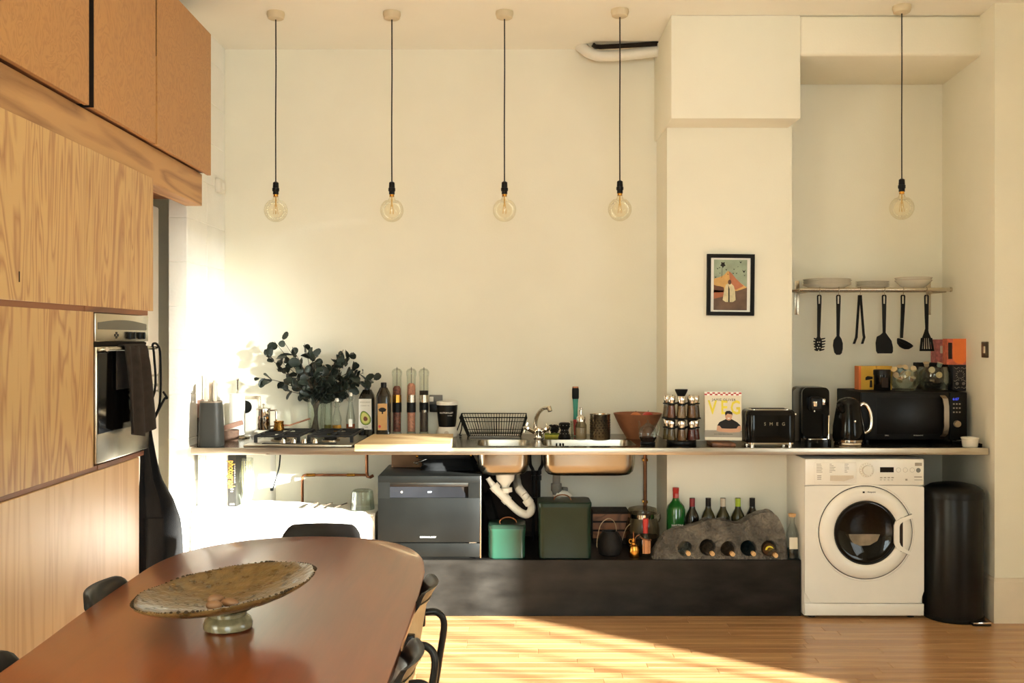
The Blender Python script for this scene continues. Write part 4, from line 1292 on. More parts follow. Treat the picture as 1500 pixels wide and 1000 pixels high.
# ---------------------------------------------------------------- spice carousel
t = place('spice_carousel', 'two-tier black rotating spice carousel with flared top handle', 'spice rack', 998, 5.42)
cxs, cys = t.location.x, t.location.y
z = lambda py: H(py, 5.42) - CT
MB().lathe([(0.001, 0), (0.078, 0), (0.08, 0.004), (0.08, 0.02), (0.076, 0.026), (0.001, 0.026)], n=32).to('base', BLACK, t)
MB().lathe([(0.016, 0.026), (0.016, z(583)), (0.02, z(580)), (0.034, z(572)), (0.035, z(570)), (0.001, z(570.5))], n=20).to('column', BLACKM, t)
T1, T2 = 0.026, z(611)
q = MB()
for zz, th in ((T2 - 0.004, 0.006), (z(590) - 0.002, 0.004), (z(625) - 0.002, 0.004)):
    if th == 0.006:
        q.lathe([(0.001, zz - 0.004), (0.03, zz - 0.004), (0.105, zz - 0.001), (0.105, zz + 0.003), (0.001, zz + 0.003)], n=32)
    else:
        for k in range(8):
            a = R(-98 + 45 * k)
            c = Vector((0.076 * math.sin(a), -0.076 * math.cos(a), zz))
            q.tube([c + Vector((0.0215 * math.cos(2 * PI * j / 12), 0.0215 * math.sin(2 * PI * j / 12), 0)) for j in range(12)], 0.003, 5, closed=True)
            q.tube([Vector((0.016 * math.sin(a), -0.016 * math.cos(a), zz)), Vector((0.055 * math.sin(a), -0.055 * math.cos(a), zz))], 0.003, 5)
q.to('tier', BLACKM, t)
SP = [mat('spice_%d' % i, c, 0.6, var=0.3, scale=90) for i, c in enumerate(((120, 96, 60), (148, 92, 70), (176, 156, 130), (150, 110, 72), (110, 90, 64), (132, 116, 74), (140, 122, 84), (156, 118, 84), (128, 50, 42), (118, 40, 26)))]
SL = ['olive brown', 'reddish pink', 'pale beige', 'tan', 'grey brown', 'sandy green', 'khaki', 'light brown', 'dark red', 'brick red']
PO = ['far left', 'second from left', 'middle', 'second from right', 'far right']
for ti, (z0, zc) in enumerate(((T2, z(589)), (T1, z(624)))):
    hb = zc - z0
    for k in range(8):
        a = R(-98 + 45 * k)
        vis = k < 5
        idx = (ti * 5 + k) if vis else 4
        lb = ('spice jar of %s powder, %s on the %s tier' % (SL[idx], PO[k], ('upper', 'lower')[ti])) if vis else 'spice jar at the back of the %s tier, behind the %s jars' % (('upper', 'lower')[ti], ('right', 'middle', 'left')[k - 5])
        j = thing('spice_jar', lb, 'jar', (cxs + 0.076 * math.sin(a), cys - 0.076 * math.cos(a), CT + z0 + 0.0002), 0, 'spice jars on the carousel' if vis else 'spice jars at the back of the %s tier' % (('upper', 'lower')[ti]))
        MB().lathe([(0.001, 0), (0.0235, 0), (0.024, 0.004), (0.018, hb - 0.006), (0.017, hb), (0.001, hb)], n=16).to('jar', JARG, j)
        MB().lathe([(0.001, 0.003), (0.0218, 0.003), (0.0218, 0.006), (0.0172, hb * 0.8), (0.001, hb * 0.8)], n=14).to('spice', SP[idx], j)
        MB().lathe([(0.001, hb), (0.018, hb), (0.0205, hb + 0.012), (0.0215, hb + 0.034), (0.019, hb + 0.038), (0.001, hb + 0.038)], n=18).to('cap', CHROME, j)

# ---------------------------------------------------------------- cook book
t = thing('book_stand', 'small brown wooden block stand under the cookbook', 'book stand', (K(1058, 5.36), 5.36, CT))
MB().box(-0.065, 0.06, -0.05, 0.10, 0.0, 0.016, bev=0.003).to('base', DARKWOOD, t)
MB().box(-0.065, 0.06, -0.056, -0.05, 0.0, 0.016, bev=0.002).to('lip', DARKWOOD, t)
BT = Matrix.Rotation(R(-9), 4, 'Z') @ Matrix.Rotation(R(-11), 4, 'X')
t = thing('cookbook', 'cream cookbook with big yellow letters and a man in black, propped up', 'book', (K(1060, 5.36), 5.375, CT + 0.0235))
t.rotation_euler = BT.to_euler()
bw_, bh_, bd_ = 0.196, 0.262, 0.03
MB().box(-bw_ / 2, bw_ / 2, -bd_, -bd_ + 0.003, 0, bh_, bev=0.0008, seg=1).to('front_cover', COVER, t, 0)
MB().box(-bw_ / 2, bw_ / 2, -0.003, 0, 0, bh_, bev=0.0008, seg=1).to('back_cover', COVER, t, 0)
MB().box(-bw_ / 2, -bw_ / 2 + 0.003, -bd_, 0, 0, bh_, bev=0.0008, seg=1).to('spine', mat('spine_tan', (196, 166, 130), 0.5), t, 0)
MB().box(-bw_ / 2 + 0.004, bw_ / 2 - 0.004, -bd_ + 0.003, -0.003, 0.003, bh_ - 0.003).to('pages', PAPER, t, 0)


def bk(pts, m, k, nm='cover_print'):
    MB().prism([(p[0] * bw_, p[1] * bh_) for p in pts], (0, -bd_ - 0.0002 - 0.0003 * k, 0), (1, 0, 0), (0, 0, 1), (0, -0.0003, 0)).to(nm, m, t, 0)


q = MB()
for i in range(14):
    for j in range(2):
        if (i + j) % 2:
            x0 = -0.5 + i / 14
            q.prism([(x0 * bw_, (0.955 - j * 0.03) * bh_), ((x0 + 1 / 14) * bw_, (0.955 - j * 0.03) * bh_), ((x0 + 1 / 14) * bw_, (0.985 - j * 0.03) * bh_), (x0 * bw_, (0.985 - j * 0.03) * bh_)], (0, -bd_ - 0.0008, 0), (1, 0, 0), (0, 0, 1), (0, -0.0003, 0))
bk([(-0.5, 0.92), (0.5, 0.92), (0.5, 1.0), (-0.5, 1.0)], PAPER, 0)
q.to('check_pattern', RED, t, 0)
text('JAMIE OLIVER', 0.019, INK, t, (0.005, -bd_ - 0.0008, 0.83 * bh_), sp=1.12)
text('V', 0.105, YEL, t, (-0.056, -bd_ - 0.0006, 0.66 * bh_), bold=0.0022, sx=0.72)
text('E', 0.105, YEL, t, (0.006, -bd_ - 0.0006, 0.66 * bh_), bold=0.0022, sx=0.72)
text('G', 0.105, YEL, t, (0.066, -bd_ - 0.0006, 0.66 * bh_), bold=0.0022, sx=0.72)
bk([(-0.5, 0.06), (0.5, 0.06), (0.5, 0.2), (-0.5, 0.2)], GREYPR, 0)
text('EASY VEGETABLE RECIPES', 0.007, INK, t, (0.0, -bd_ - 0.0008, 0.12 * bh_), sp=1.2)
bk([(-0.13, 0.2), (-0.16, 0.3), (-0.10, 0.37), (0.04, 0.42), (0.09, 0.44), (0.21, 0.44), (0.26, 0.42), (0.38, 0.37), (0.47, 0.3), (0.42, 0.2)], INK, 4)
bk([(-0.16, 0.3), (-0.09, 0.29), (-0.04, 0.24), (0.1, 0.235), (0.22, 0.235), (0.36, 0.24), (0.4, 0.29), (0.47, 0.3), (0.49, 0.22), (0.44, 0.17), (0.2, 0.155), (-0.1, 0.17), (-0.18, 0.19)], SKIN, 5)
bk([(0.15 + 0.095 * math.cos(R(a)), 0.49 + 0.085 * math.sin(R(a))) for a in range(0, 360, 20)], SKIN, 5)
bk([(0.06, 0.5), (0.05, 0.56), (0.09, 0.6), (0.18, 0.605), (0.25, 0.57), (0.255, 0.5), (0.23, 0.53), (0.12, 0.545)], INK, 6)
bk([(0.11, 0.46), (0.19, 0.46), (0.17, 0.44), (0.13, 0.44)], PAPER, 6)

# ---------------------------------------------------------------- toaster, espresso machine, kettle, microwave
t = thing('toaster', 'glossy black two-slice toaster with chrome base and lettering', 'toaster', (K(1125.5, 5.35), 5.36, CT))
z = lambda py: H(py, 5.27) - CT
w = W(73, 5.27); hz = z(601)
m = MB().rings([[(p[0], p[1], zz) for p in rrect(ww, dd, rr, 6)] for zz, ww, dd, rr in ((0.022, w - 0.004, 0.176, 0.04), (0.05, w, 0.18, 0.042), (hz - 0.03, w, 0.18, 0.042), (hz - 0.01, w - 0.008, 0.17, 0.038), (hz, w - 0.03, 0.145, 0.03))])
m.to('body', GLOSS, t, 50)
MB().rings([[(p[0], p[1], zz) for p in rrect(ww, dd, 0.04, 6)] for zz, ww, dd in ((0.012, w - 0.012, 0.168), (0.014, w - 0.004, 0.176), (0.022, w - 0.004, 0.176))]).to('base', CHROME, t)
for sx in (-1, 1):
    for sy in (-1, 1):
        MB().cyl((sx * 0.1, sy * 0.06, 0), (sx * 0.1, sy * 0.06, 0.013), 0.014).to('foot', CHROME, t)
MB().rings([[(p[0], p[1], zz) for p in rrect(ww, 0.12, 0.02, 5)] for zz, ww in ((hz, w - 0.05), (hz + 0.004, w - 0.055))]).to('top_plate', CHROME, t)
q = MB()
for s in (-1, 1):
    q.box(-0.095, 0.095, s * 0.028 - 0.014, s * 0.028 + 0.014, hz + 0.004, hz + 0.0048)
q.to('slot', DARK, t, 0)
MB().box(w / 2, w / 2 + 0.02, -0.012, 0.012, hz - 0.032, hz - 0.02, bev=0.004).to('lever', CHROME, t)
MB().lathe([(0.001, 0), (0.016, 0), (0.015, 0.012), (0.001, 0.013)], n=18, mtx=Matrix.Translation((w / 2 - 0.001, 0, 0.055)) @ Matrix.Rotation(R(90), 4, 'Y')).to('browning_knob', CHROME, t)
text('S M E G', 0.024, CHROME, t, (0.012, -0.0908, z(621)), sp=1.45, ext=0.0008)

t = thing('espresso_machine', 'tall glossy black coffee machine between toaster and kettle', 'coffee machine', (K(1187, 5.52), 5.52, CT))
z = lambda py: H(py, 5.38) - CT
w = 0.155; hz = z(568)
MB().rings([[(p[0], p[1] + 0.03, zz) for p in rrect(ww, dd, rr, 6)] for zz, ww, dd, rr in ((0.004, w, 0.2, 0.03), (hz - 0.03, w, 0.2, 0.03), (hz - 0.008, w - 0.014, 0.19, 0.03), (hz, w - 0.04, 0.16, 0.03))]).to('body', GLOSS, t, 50)
q = MB().prism(rrect(0.148, hz - 0.035, 0.03, 6, 0.0, (hz + 0.035) / 2), (0.004, -0.071, 0), (1, 0, 0), (0, 0, 1), (0, -0.016, 0))
q.to('front_panel', GLOSS, t)
MB().box(-0.035, 0.03, -0.135, -0.07, hz - 0.125, hz - 0.05, bev=0.012, seg=3).to('brew_head', BLACK, t)
q = MB().lathe([(0.001, 0), (0.017, 0), (0.02, 0.012), (0.02, 0.026), (0.001, 0.028)], (-0.012, -0.12, hz - 0.10), 16)
q.cyl((-0.016, -0.125, hz - 0.13), (-0.016, -0.125, hz - 0.10), 0.006)
q.to('spout', CHROME, t)
MB().box(0.035, 0.052, -0.105, -0.085, hz - 0.095, hz - 0.06, bev=0.004).to('lever', CHROME, t)
MB().rings([[(p[0], p[1] - 0.1, zz) for p in rrect(0.145, 0.12, 0.03, 5)] for zz in (0.0, 0.03)]).to('drip_tray', GLOSS, t)
MB().rings([[(p[0], p[1] - 0.1, zz) for p in rrect(0.13, 0.105, 0.026, 5)] for zz in (0.03, 0.034)]).to('drip_grille', CHROME, t)
MB().tube([(0.058, -0.14, 0.06), (0.058, -0.14, 0.16)], 0.006, 8).to('water_gauge', CHROME, t)
MB().cyl((0.058, -0.14, 0.034), (0.058, -0.14, 0.06), 0.004, n=6).to('gauge_stem', CHROME, t)

t = thing('kettle', 'glossy black domed kettle with chrome handle and base', 'kettle', (K(1243, 5.4), 5.4, CT))
z = lambda py: H(py, 5.4) - CT
MB().lathe([(0.001, 0), (0.076, 0), (0.078, 0.006), (0.074, 0.016), (0.001, 0.016)], n=32).to('power_base', CHROME, t)
MB().lathe([(0.001, 0.018), (0.080, 0.018), (0.081, 0.03), (0.001, 0.03)], n=36).to('lower_ring', CHROME, t)
MB().lathe([(0.082, 0.03), (0.085, 0.045), (0.082, 0.10), (0.074, 0.15), (0.062, z(592)), (0.001, z(592))], n=36).to('body', GLOSS, t, 50)
MB().lathe([(0.063, z(592)), (0.062, z(590)), (0.05, z(585)), (0.02, z(582)), (0.001, z(581.5))], n=32).to('lid', GLOSS, t, 50)
hp = spline([(0.062, -0.01, z(594)), (0.075, -0.012, z(591)), (0.098, -0.012, z(595)), (0.115, -0.012, z(606)), (0.118, -0.012, z(620)), (0.108, -0.012, z(629)), (0.084, -0.01, z(634))], 5)
q = MB().tube(hp, [0.009] * 5 + [0.011] * 22 + [0.010] * 4, 10)
q.to('handle', CHROME, t, 60)
MB().tube([(-0.05, -0.045, z(600)), (-0.075, -0.06, z(592))], [0.02, 0.012], 10).to('spout', GLOSS, t)
MB().lathe([(0.001, 0), (0.006, 0), (0.006, 0.002), (0.001, 0.003)], n=14, mtx=Matrix.Translation((0.006, -0.0828, z(615))) @ Matrix.Rotation(R(90), 4, 'X')).to('badge', CHROME, t)

MYF = 5.48
t = thing('microwave', 'large black microwave oven with vertical silver handle', 'microwave', (K(1337, MYF), MYF, CT))
z = lambda py: H(py, MYF) - CT
x = lambda px: K(px, MYF) - t.location.x
mh = z(574); mx0, mx1 = x(1262), x(1417)
MB().box(mx0, mx1, 0.02, 0.42, 0.014, mh, bev=0.006).to('body', BLACKM, t)
for sx in (mx0 + 0.05, mx1 - 0.05):
    for sy in (0.06, 0.38):
        MB().cyl((sx, sy, 0), (sx, sy, 0.015), 0.016).to('foot', BLACK, t)
dr = MB().box(mx0, x(1391), 0, 0.02, 0.018, mh - 0.002, bev=0.005).to('door', BLACK, t)
MB().box(x(1284), x(1377), -0.002, 0.001, z(636), z(582), bev=0.001).to('window', mat('oven_glass', (9, 8, 8), 0.32, var=0.2), dr)
q = MB()
hp = [(x(1380.5), -0.004, z(579)), (x(1382.5), -0.02, z(583)), (x(1384), -0.026, z(595)), (x(1384), -0.026, z(624)), (x(1382.5), -0.02, z(635)), (x(1380.5), -0.004, z(639))]
q.rings([[Vector(p) + Vector((dx, dy, 0)) for dx, dy in ((-0.014, 0), (0.014, 0), (0.014, 0.008), (-0.014, 0.008))] for p in hp])
q.to('handle', mat('silver_handle', (128, 112, 92), 0.3, metal=0.8), dr, 30)
MB().box(x(1391.5), mx1, 0, 0.02, 0.018, mh - 0.002, bev=0.005).to('control_panel', BLACK, t)
text('6:07', 0.02, BLUELED, t, (x(1400), -0.0008, z(584.5)), name='clock_digits')
q = MB()
for i in range(3):
    for j in range(3):
        q.box(x(1396 + i * 4.3), x(1398.4 + i * 4.3), -0.001, 0.001, z(592.5 + j * 6), z(590.5 + j * 6))
q.to('button', GREYPR, t, 0)
MB().lathe([(0.001, 0), (0.019, 0), (0.017, 0.018), (0.001, 0.02)], n=24, mtx=Matrix.Translation((x(1401.5), 0.0005, z(620.5))) @ Matrix.Rotation(R(90), 4, 'X')).to('dial', mat('dial_silver', (190, 170, 140), 0.3, metal=0.7), t)
text('GRILL', 0.009, GREYTXT, t, (x(1299), -0.0028, z(637.5)))
text('MICROWAVE', 0.009, GREYTXT, t, (x(1345), -0.0028, z(637.5)))

MT = CT + mh + 0.0003


def on_micro(name, label, cat, px, Y, group=None, base=MT):
    return thing(name, label, cat, (K(px, Y), Y, base), 0, group)


Y = 5.72
for px0, px1, lb, c in ((1258, 1283.5, 'yellow tea box with a dark print, leftmost on the microwave', YELBOX), (1284.5, 1307, 'yellow tea box half behind the black canister', YELBOX)):
    t = on_micro('tea_box', lb, 'box', (px0 + px1) / 2, Y)
    w = W(px1 - px0, Y) / 2 - 0.0005
    hh = H(536, Y) - MT
    MB().box(-w, w, 0, 0.07, 0, hh, bev=0.001, seg=1).to('carton', c, t, 0)
    MB().box(-w - 0.0004, -w + 0.012, -0.0006, 0.0705, 0.0, hh - 0.001).to('spine_print', ORANGE if px0 == 1258 else YELBOX, t, 0)
    q = MB()
    q.prism([(-0.012, hh * 0.40), (0.03, hh * 0.45), (0.03, hh * 0.55), (0.0, hh * 0.58), (-0.012, hh * 0.52)], (0, -0.0004, 0), (1, 0, 0), (0, 0, 1), (0, -0.0004, 0))
    q.prism([(0.012, hh * 0.1), (0.028, hh * 0.1), (0.026, hh * 0.4), (0.014, hh * 0.4)], (0, -0.0004, 0), (1, 0, 0), (0, 0, 1), (0, -0.0004, 0))
    q.to('figure_print', INK, t, 0)

t = on_micro('black_canister', 'black glossy storage jar in front of the yellow tea boxes', 'jar', 1292, 5.62)
hh = H(541, 5.62) - MT
MB().lathe([(0.001, 0), (0.043, 0), (0.045, 0.004), (0.045, hh - 0.03), (0.001, hh - 0.03)], n=28).to('jar', GLOSS, t)
MB().lathe([(0.001, hh - 0.03), (0.047, hh - 0.03), (0.047, hh - 0.004), (0.043, hh), (0.001, hh)], n=28).to('lid', BLACK, t)
MB().box(-0.018, 0.018, -0.0465, -0.044, 0.02, 0.075).to('label', BROWND, t, 0)

PODC = [((120, 150, 160), 'blue grey'), ((196, 180, 150), 'cream'), ((214, 190, 140), 'pale gold'), ((176, 130, 96), 'copper'), ((140, 160, 150), 'pale green'), ((206, 160, 120), 'peach')]


def pod_jar(name, label, px0, px1, top, Y, pods, group):
    t = on_micro(name, label, 'jar', (px0 + px1) / 2, Y)
    r = W(px1 - px0, Y) / 2
    hh = H(top, Y) - MT
    MB().lathe([(0.001, 0), (r * 0.7, 0), (r * 0.75, 0.01), (r, hh * 0.35), (r, hh * 0.75), (r * 0.9, hh), (r * 0.87, hh), (r * 0.96, hh * 0.75), (r * 0.96, hh * 0.35), (r * 0.68, 0.012), (0.001, 0.006)], n=28).to('jar', CLEAR, t)
    for (ppx, ppy, ci, ax, lb) in pods:
        c, _ = PODC[ci]
        Yp = Y - r * 0.62 + (0.03 if ppy < top + 4 else 0)
        p = thing('coffee_pod', lb, 'coffee pod', (K(ppx, Yp), Yp, H(ppy, Yp)), 0, group)
        mm = podm.setdefault(ci, mat('pod_%d' % ci, c, 0.35, metal=0.4))
        d = Vector(ax).normalized()
        M4 = d.to_track_quat('Z', 'Y').to_matrix().to_4x4()
        MB().lathe([(0.001, -0.022), (0.009, -0.022), (0.0125, -0.018), (0.0145, 0.002), (0.001, 0.002)], n=16, mtx=M4).to('cup', mm, p)
        MB().lathe([(0.001, 0.002), (0.0175, 0.002), (0.0175, 0.0035), (0.014, 0.0045), (0.001, 0.004)], n=18, mtx=M4).to('foil_lid', podl.setdefault(ci % 2, mat('pod_foil_%d' % (ci % 2), (214, 190, 146) if ci % 2 else (206, 186, 150), 0.35, metal=0.5)), p)
    return t


podm, podl = {}, {}
pod_jar('pod_jar', 'wide glass jar heaped with pale coffee pods, middle of the microwave', 1305, 1345, 541, 5.64, [
    (1310, 541, 1, (-0.5, -0.6, 0.6), 'cream coffee pod at the top left of the heaped jar'),
    (1318, 537, 4, (-0.2, -0.5, 0.9), 'pale green coffee pod at the very top of the heaped jar'),
    (1326, 538, 0, (0.1, -0.7, 0.6), 'blue grey coffee pod at the top centre of the heaped jar'),
    (1338, 540, 2, (0.1, -1, 0.15), 'pale gold coffee pod face-on at the top right of the heaped jar'),
    (1313, 549, 4, (-0.7, -0.6, -0.2), 'pale green coffee pod at the left of the heaped jar'),
    (1321, 545, 0, (0.5, -0.5, -0.6), 'blue grey coffee pod in the middle of the heaped jar'),
    (1330, 547, 2, (0.2, -1, -0.1), 'pale gold coffee pod face-on in the centre of the heaped jar'),
    (1318, 557, 5, (-0.5, -0.4, -0.7), 'peach coffee pod low on the left of the heaped jar'),
    (1326, 554, 1, (0.4, -0.5, -0.7), 'cream coffee pod low in the middle of the heaped jar'),
    (1337, 553, 3, (0.1, -0.4, 0.8), 'copper coffee pod at the right of the heaped jar')], 'coffee pods in the heaped jar')
pod_jar('pod_jar', 'glass jar of dark pods with two pale lids facing out', 1345, 1391, 537, 5.64, [
    (1365, 541.5, 2, (0.05, -1, 0.1), 'coffee pod with round pale lid, upper one in the darker jar'),
    (1375.5, 549, 1, (-0.05, -1, 0.0), 'coffee pod with round pale lid, lower one in the darker jar'),
    (1357, 531.5, 1, (-0.2, -0.3, 0.9), 'cream pod balanced at the left on top of the darker jar'),
    (1377, 532, 4, (0.2, -0.2, 0.9), 'pale green pod balanced at the right on top of the darker jar')], 'coffee pods in the darker jar')
q = MB()
dj = [o for o in C.objects if o.name == 'pod_jar.001'][0]
for k in range(14):
    a = k * 2.4
    q.ball((0.034 * math.cos(a) * (1 if k % 3 else 0.3), 0.034 * math.sin(a) * (1 if k % 3 else 0.3) + 0.01, 0.028 + (k % 4) * 0.024), (0.018, 0.018, 0.016), 10, 6)
ds = q.to('dark_pods', DARKG, dj)
ds['kind'] = 'stuff'

t = on_micro('patterned_tin', 'dark tea tin with grey ornamental face pattern, right end of microwave', 'tin', 1405.5, 5.6)
hh = H(534, 5.6) - MT
MB().box(-0.04, 0.04, -0.01, 0.06, 0, hh, bev=0.003).to('tin', mat('dark_tin', (38, 38, 42), 0.35, var=0.3, scale=40), t)
q = MB()
for k in range(12):
    a = 2 * PI * k / 12
    q.tube([(0.017 * math.cos(a), -0.0105, hh * 0.62 + 0.017 * math.sin(a)), (0.026 * math.cos(a + 0.25), -0.0105, hh * 0.62 + 0.026 * math.sin(a + 0.25))], 0.0012, 4)
for s in (-1, 1):
    q.tube([(s * 0.018 + 0.007 * math.cos(2 * PI * k / 12), -0.0105, hh * 0.28 + 0.007 * math.sin(2 * PI * k / 12)) for k in range(12)], 0.0014, 4, closed=True)
    q.ball((s * 0.018, -0.0103, hh * 0.28), 0.0028, 6, 4)
    q.tube([(s * 0.006 + s * 0.03 * k / 6, -0.0105, hh * (0.4 + 0.03 * math.sin(k))) for k in range(7)], 0.0012, 4)
    q.tube([(s * 0.004 + s * 0.03 * k / 6, -0.0105, hh * (0.87 + 0.03 * math.sin(k * 1.3))) for k in range(7)], 0.0012, 4)
    q.tube([(s * 0.004 + s * 0.028 * k / 6, -0.0105, hh * (0.12 + 0.03 * math.sin(k * 1.3))) for k in range(7)], 0.0012, 4)
q.to('face_pattern', GREYPR, t)

TINTOP = MT + hh + 0.0003
t = on_micro('wooden_crate', 'dark low box behind the pod jars carrying the pink carton', 'box', 1368, 5.83)
hc = H(531, 5.79) - MT
MB().box(-0.10, 0.085, -0.04, 0.05, 0, hc, bev=0.003).to('box', BROWND, t)
MB().box(-0.102, 0.087, -0.042, 0.052, hc - 0.02, hc - 0.0002, bev=0.003).to('lid', BLACKM, t)
CB = MT + hc + 0.0003
t = on_micro('pink_carton', 'pink floral carton stacked high left of the orange carton', 'box', 1377.5, 5.83, base=CB)
hh = H(497, 5.80) - CB
MB().box(-0.04, 0.036, -0.03, 0.04, 0, hh, bev=0.001, seg=1).to('carton', PINK, t, 0)
MB().box(-0.014, 0.008, -0.0306, -0.0295, hh * 0.4, hh * 0.72).to('label_print', SILVERF, t, 0)
t = on_micro('orange_carton', 'orange carton with rounded flap and black label, on the patterned tin', 'box', 1401.5, 5.595, base=TINTOP)
hh = H(496, 5.59) - TINTOP
MB().box(-0.056, 0.056, -0.004, 0.055, 0, hh, bev=0.001, seg=1).to('carton', mat('pinkish_card', (190, 96, 70), 0.6, var=0.3, scale=50), t, 0)
q = MB().prism([(-0.024, hh - 0.001)] + [(0.016 - 0.04 * math.cos(PI * k / 12), 0.04 - 0.036 * math.sin(PI * k / 12)) for k in range(13)] + [(0.056, hh - 0.001)], (0, -0.0042, 0.001), (1, 0, 0), (0, 0, 1), (0, -0.0008, 0))
q.to('front_flap', ORANGE, t, 0)
MB().box(-0.05, -0.028, -0.0048, -0.0038, hh * 0.22, hh * 0.85).to('black_label', INK, t, 0)

t = thing('ramekin', 'small white ribbed ramekin near the right end of the worktop', 'dish', (K(1421, 5.29), 5.29, CT))
q = MB()
n = 40
rs = []
for r, zz, rib in ((0.036, 0, 0), (0.038, 0.003, 0.6), (0.043, 0.04, 0.6), (0.046, 0.043, 0), (0.047, 0.05, 0), (0.043, 0.05, 0), (0.039, 0.04, 0), (0.034, 0.006, 0)):
    rs.append([((r + 0.001 * rib * (k % 2)) * math.cos(2 * PI * k / n), (r + 0.001 * rib * (k % 2)) * math.sin(2 * PI * k / n), zz) for k in range(n)])
q.rings(rs).to('dish', PORC, t, 30)
MB().lathe([(0.001, 0.0062), (0.034, 0.0062), (0.035, 0.012), (0.001, 0.012)], n=24).to('salt', PAPER, t)

t = thing('black_tray', 'thin black tray lying at the far right end of the worktop', 'tray', (2.455, 5.36, CT))
MB().box(-0.05, 0.045, -0.07, 0.08, 0.0, 0.006, bev=0.002).to('plate', BLACK, t)
q = MB()
for a in ((-0.05, -0.045, -0.07, 0.08), (0.04, 0.045, -0.07, 0.08), (-0.05, 0.045, 0.075, 0.08)):
    q.box(a[0], a[1], a[2], a[3], 0.004, 0.016, bev=0.0015)
q.to('rim', BLACK, t)

# ---------------------------------------------------------------- alcove shelf with plates and utensils
SY = 5.74
SZ = H(424, SY)
t = thing('wall_rack', 'steel wall rack on two brackets holding crockery and hooks', 'shelf', (0, SY, SZ))
xl, xr = K(1171, SY), K(1392, SY)
q = MB().tube([(xl, 0, 0), (xr, 0, 0)], 0.0115, 14)
q.to('front_rail', STEEL2, t)
MB().tube([(xr - 0.001, 0, 0), (xr + 0.008, 0, 0)], 0.014, 14).to('end_cap', STEEL2, t)
MB().tube([(xl, 0.2, 0), (xr, 0.2, 0)], 0.007, 10).to('rear_rail', STEEL2, t)
q = MB()
for k in range(5):
    q.tube([(xl, 0.04 * k + 0.03, 0.004), (xr - 0.02, 0.04 * k + 0.03, 0.004)], 0.003, 6)
q.to('shelf_rod', STEEL2, t)
for px in (1168.5, 1361.5):
    xx = K(px, 5.98)
    br = MB().box(xx - 0.014, xx + 0.014, 0.252, 0.258, H(461, 5.99) - SZ, H(411, 5.99) - SZ, bev=0.001).to('bracket', STEEL2, t)
    MB().box(xx - 0.002, xx + 0.002, 0.01, 0.254, -0.016, 0.006).to('bracket_arm', STEEL2, br, 0)
PB = SZ + 0.0075
py_ = SY + 0.105


def plate(px, zz, r, lb, group, rise=0.02):
    p = thing('dinner_plate' if r > 0.11 else 'side_plate', lb, 'plate', (K(px, py_), py_, zz), 0, group)
    MB().lathe([(0.001, 0.002), (r * 0.55, 0.002), (r * 0.56, 0), (r * 0.62, 0.001), (r * 0.7, 0.006), (r, rise), (r, rise + 0.0025), (r * 0.68, 0.009), (r * 0.5, 0.005), (0.001, 0.005)], n=40).to('dish', PORC, p)
    MB().lathe([(r - 0.0005, rise + 0.0023), (r + 0.0008, rise + 0.0012), (r - 0.0002, rise)], n=40, cap0=False, cap1=False).to('rim', SILVERF, p)


ORD = ['bottom', 'second from bottom', 'third from bottom', 'fourth from bottom', 'top']
for k in range(5):
    plate(1211 + (k % 2) * 0.8, PB + k * 0.0075, 0.137 - 0.001 * (k % 3), '%s large white dinner plate in the left stack' % ORD[k] if k < 4 else 'topmost large white dinner plate of the left stack', 'stack of dinner plates on the rack', 0.026)
for k in range(4):
    plate(1278, PB + k * 0.009, 0.094, ('%s small white side plate in the middle stack' % ORD[k]) if k < 3 else 'topmost small white side plate of the middle stack', 'stack of side plates on the rack', 0.016)
for k in range(2):
    p = thing('bowl', ('lower', 'upper')[k] + ' white bowl of the nested pair at the right of the rack', 'bowl', (K(1338, py_), py_, PB + k * 0.012), 0, 'nested white bowls on the rack')
    MB().lathe([(0.001, 0.003), (0.04, 0.003), (0.042, 0), (0.046, 0.001), (0.075, 0.02), (0.104, 0.05 + k * 0.002), (0.104, 0.053 + k * 0.002), (0.07, 0.022), (0.04, 0.007), (0.001, 0.006)], n=36).to('dish', PORC, p)
    MB().lathe([(0.103, 0.0535 + k * 0.002), (0.1055, 0.052 + k * 0.002), (0.104, 0.05 + k * 0.002)], n=36, cap0=False, cap1=False).to('rim', SILVERF, p)

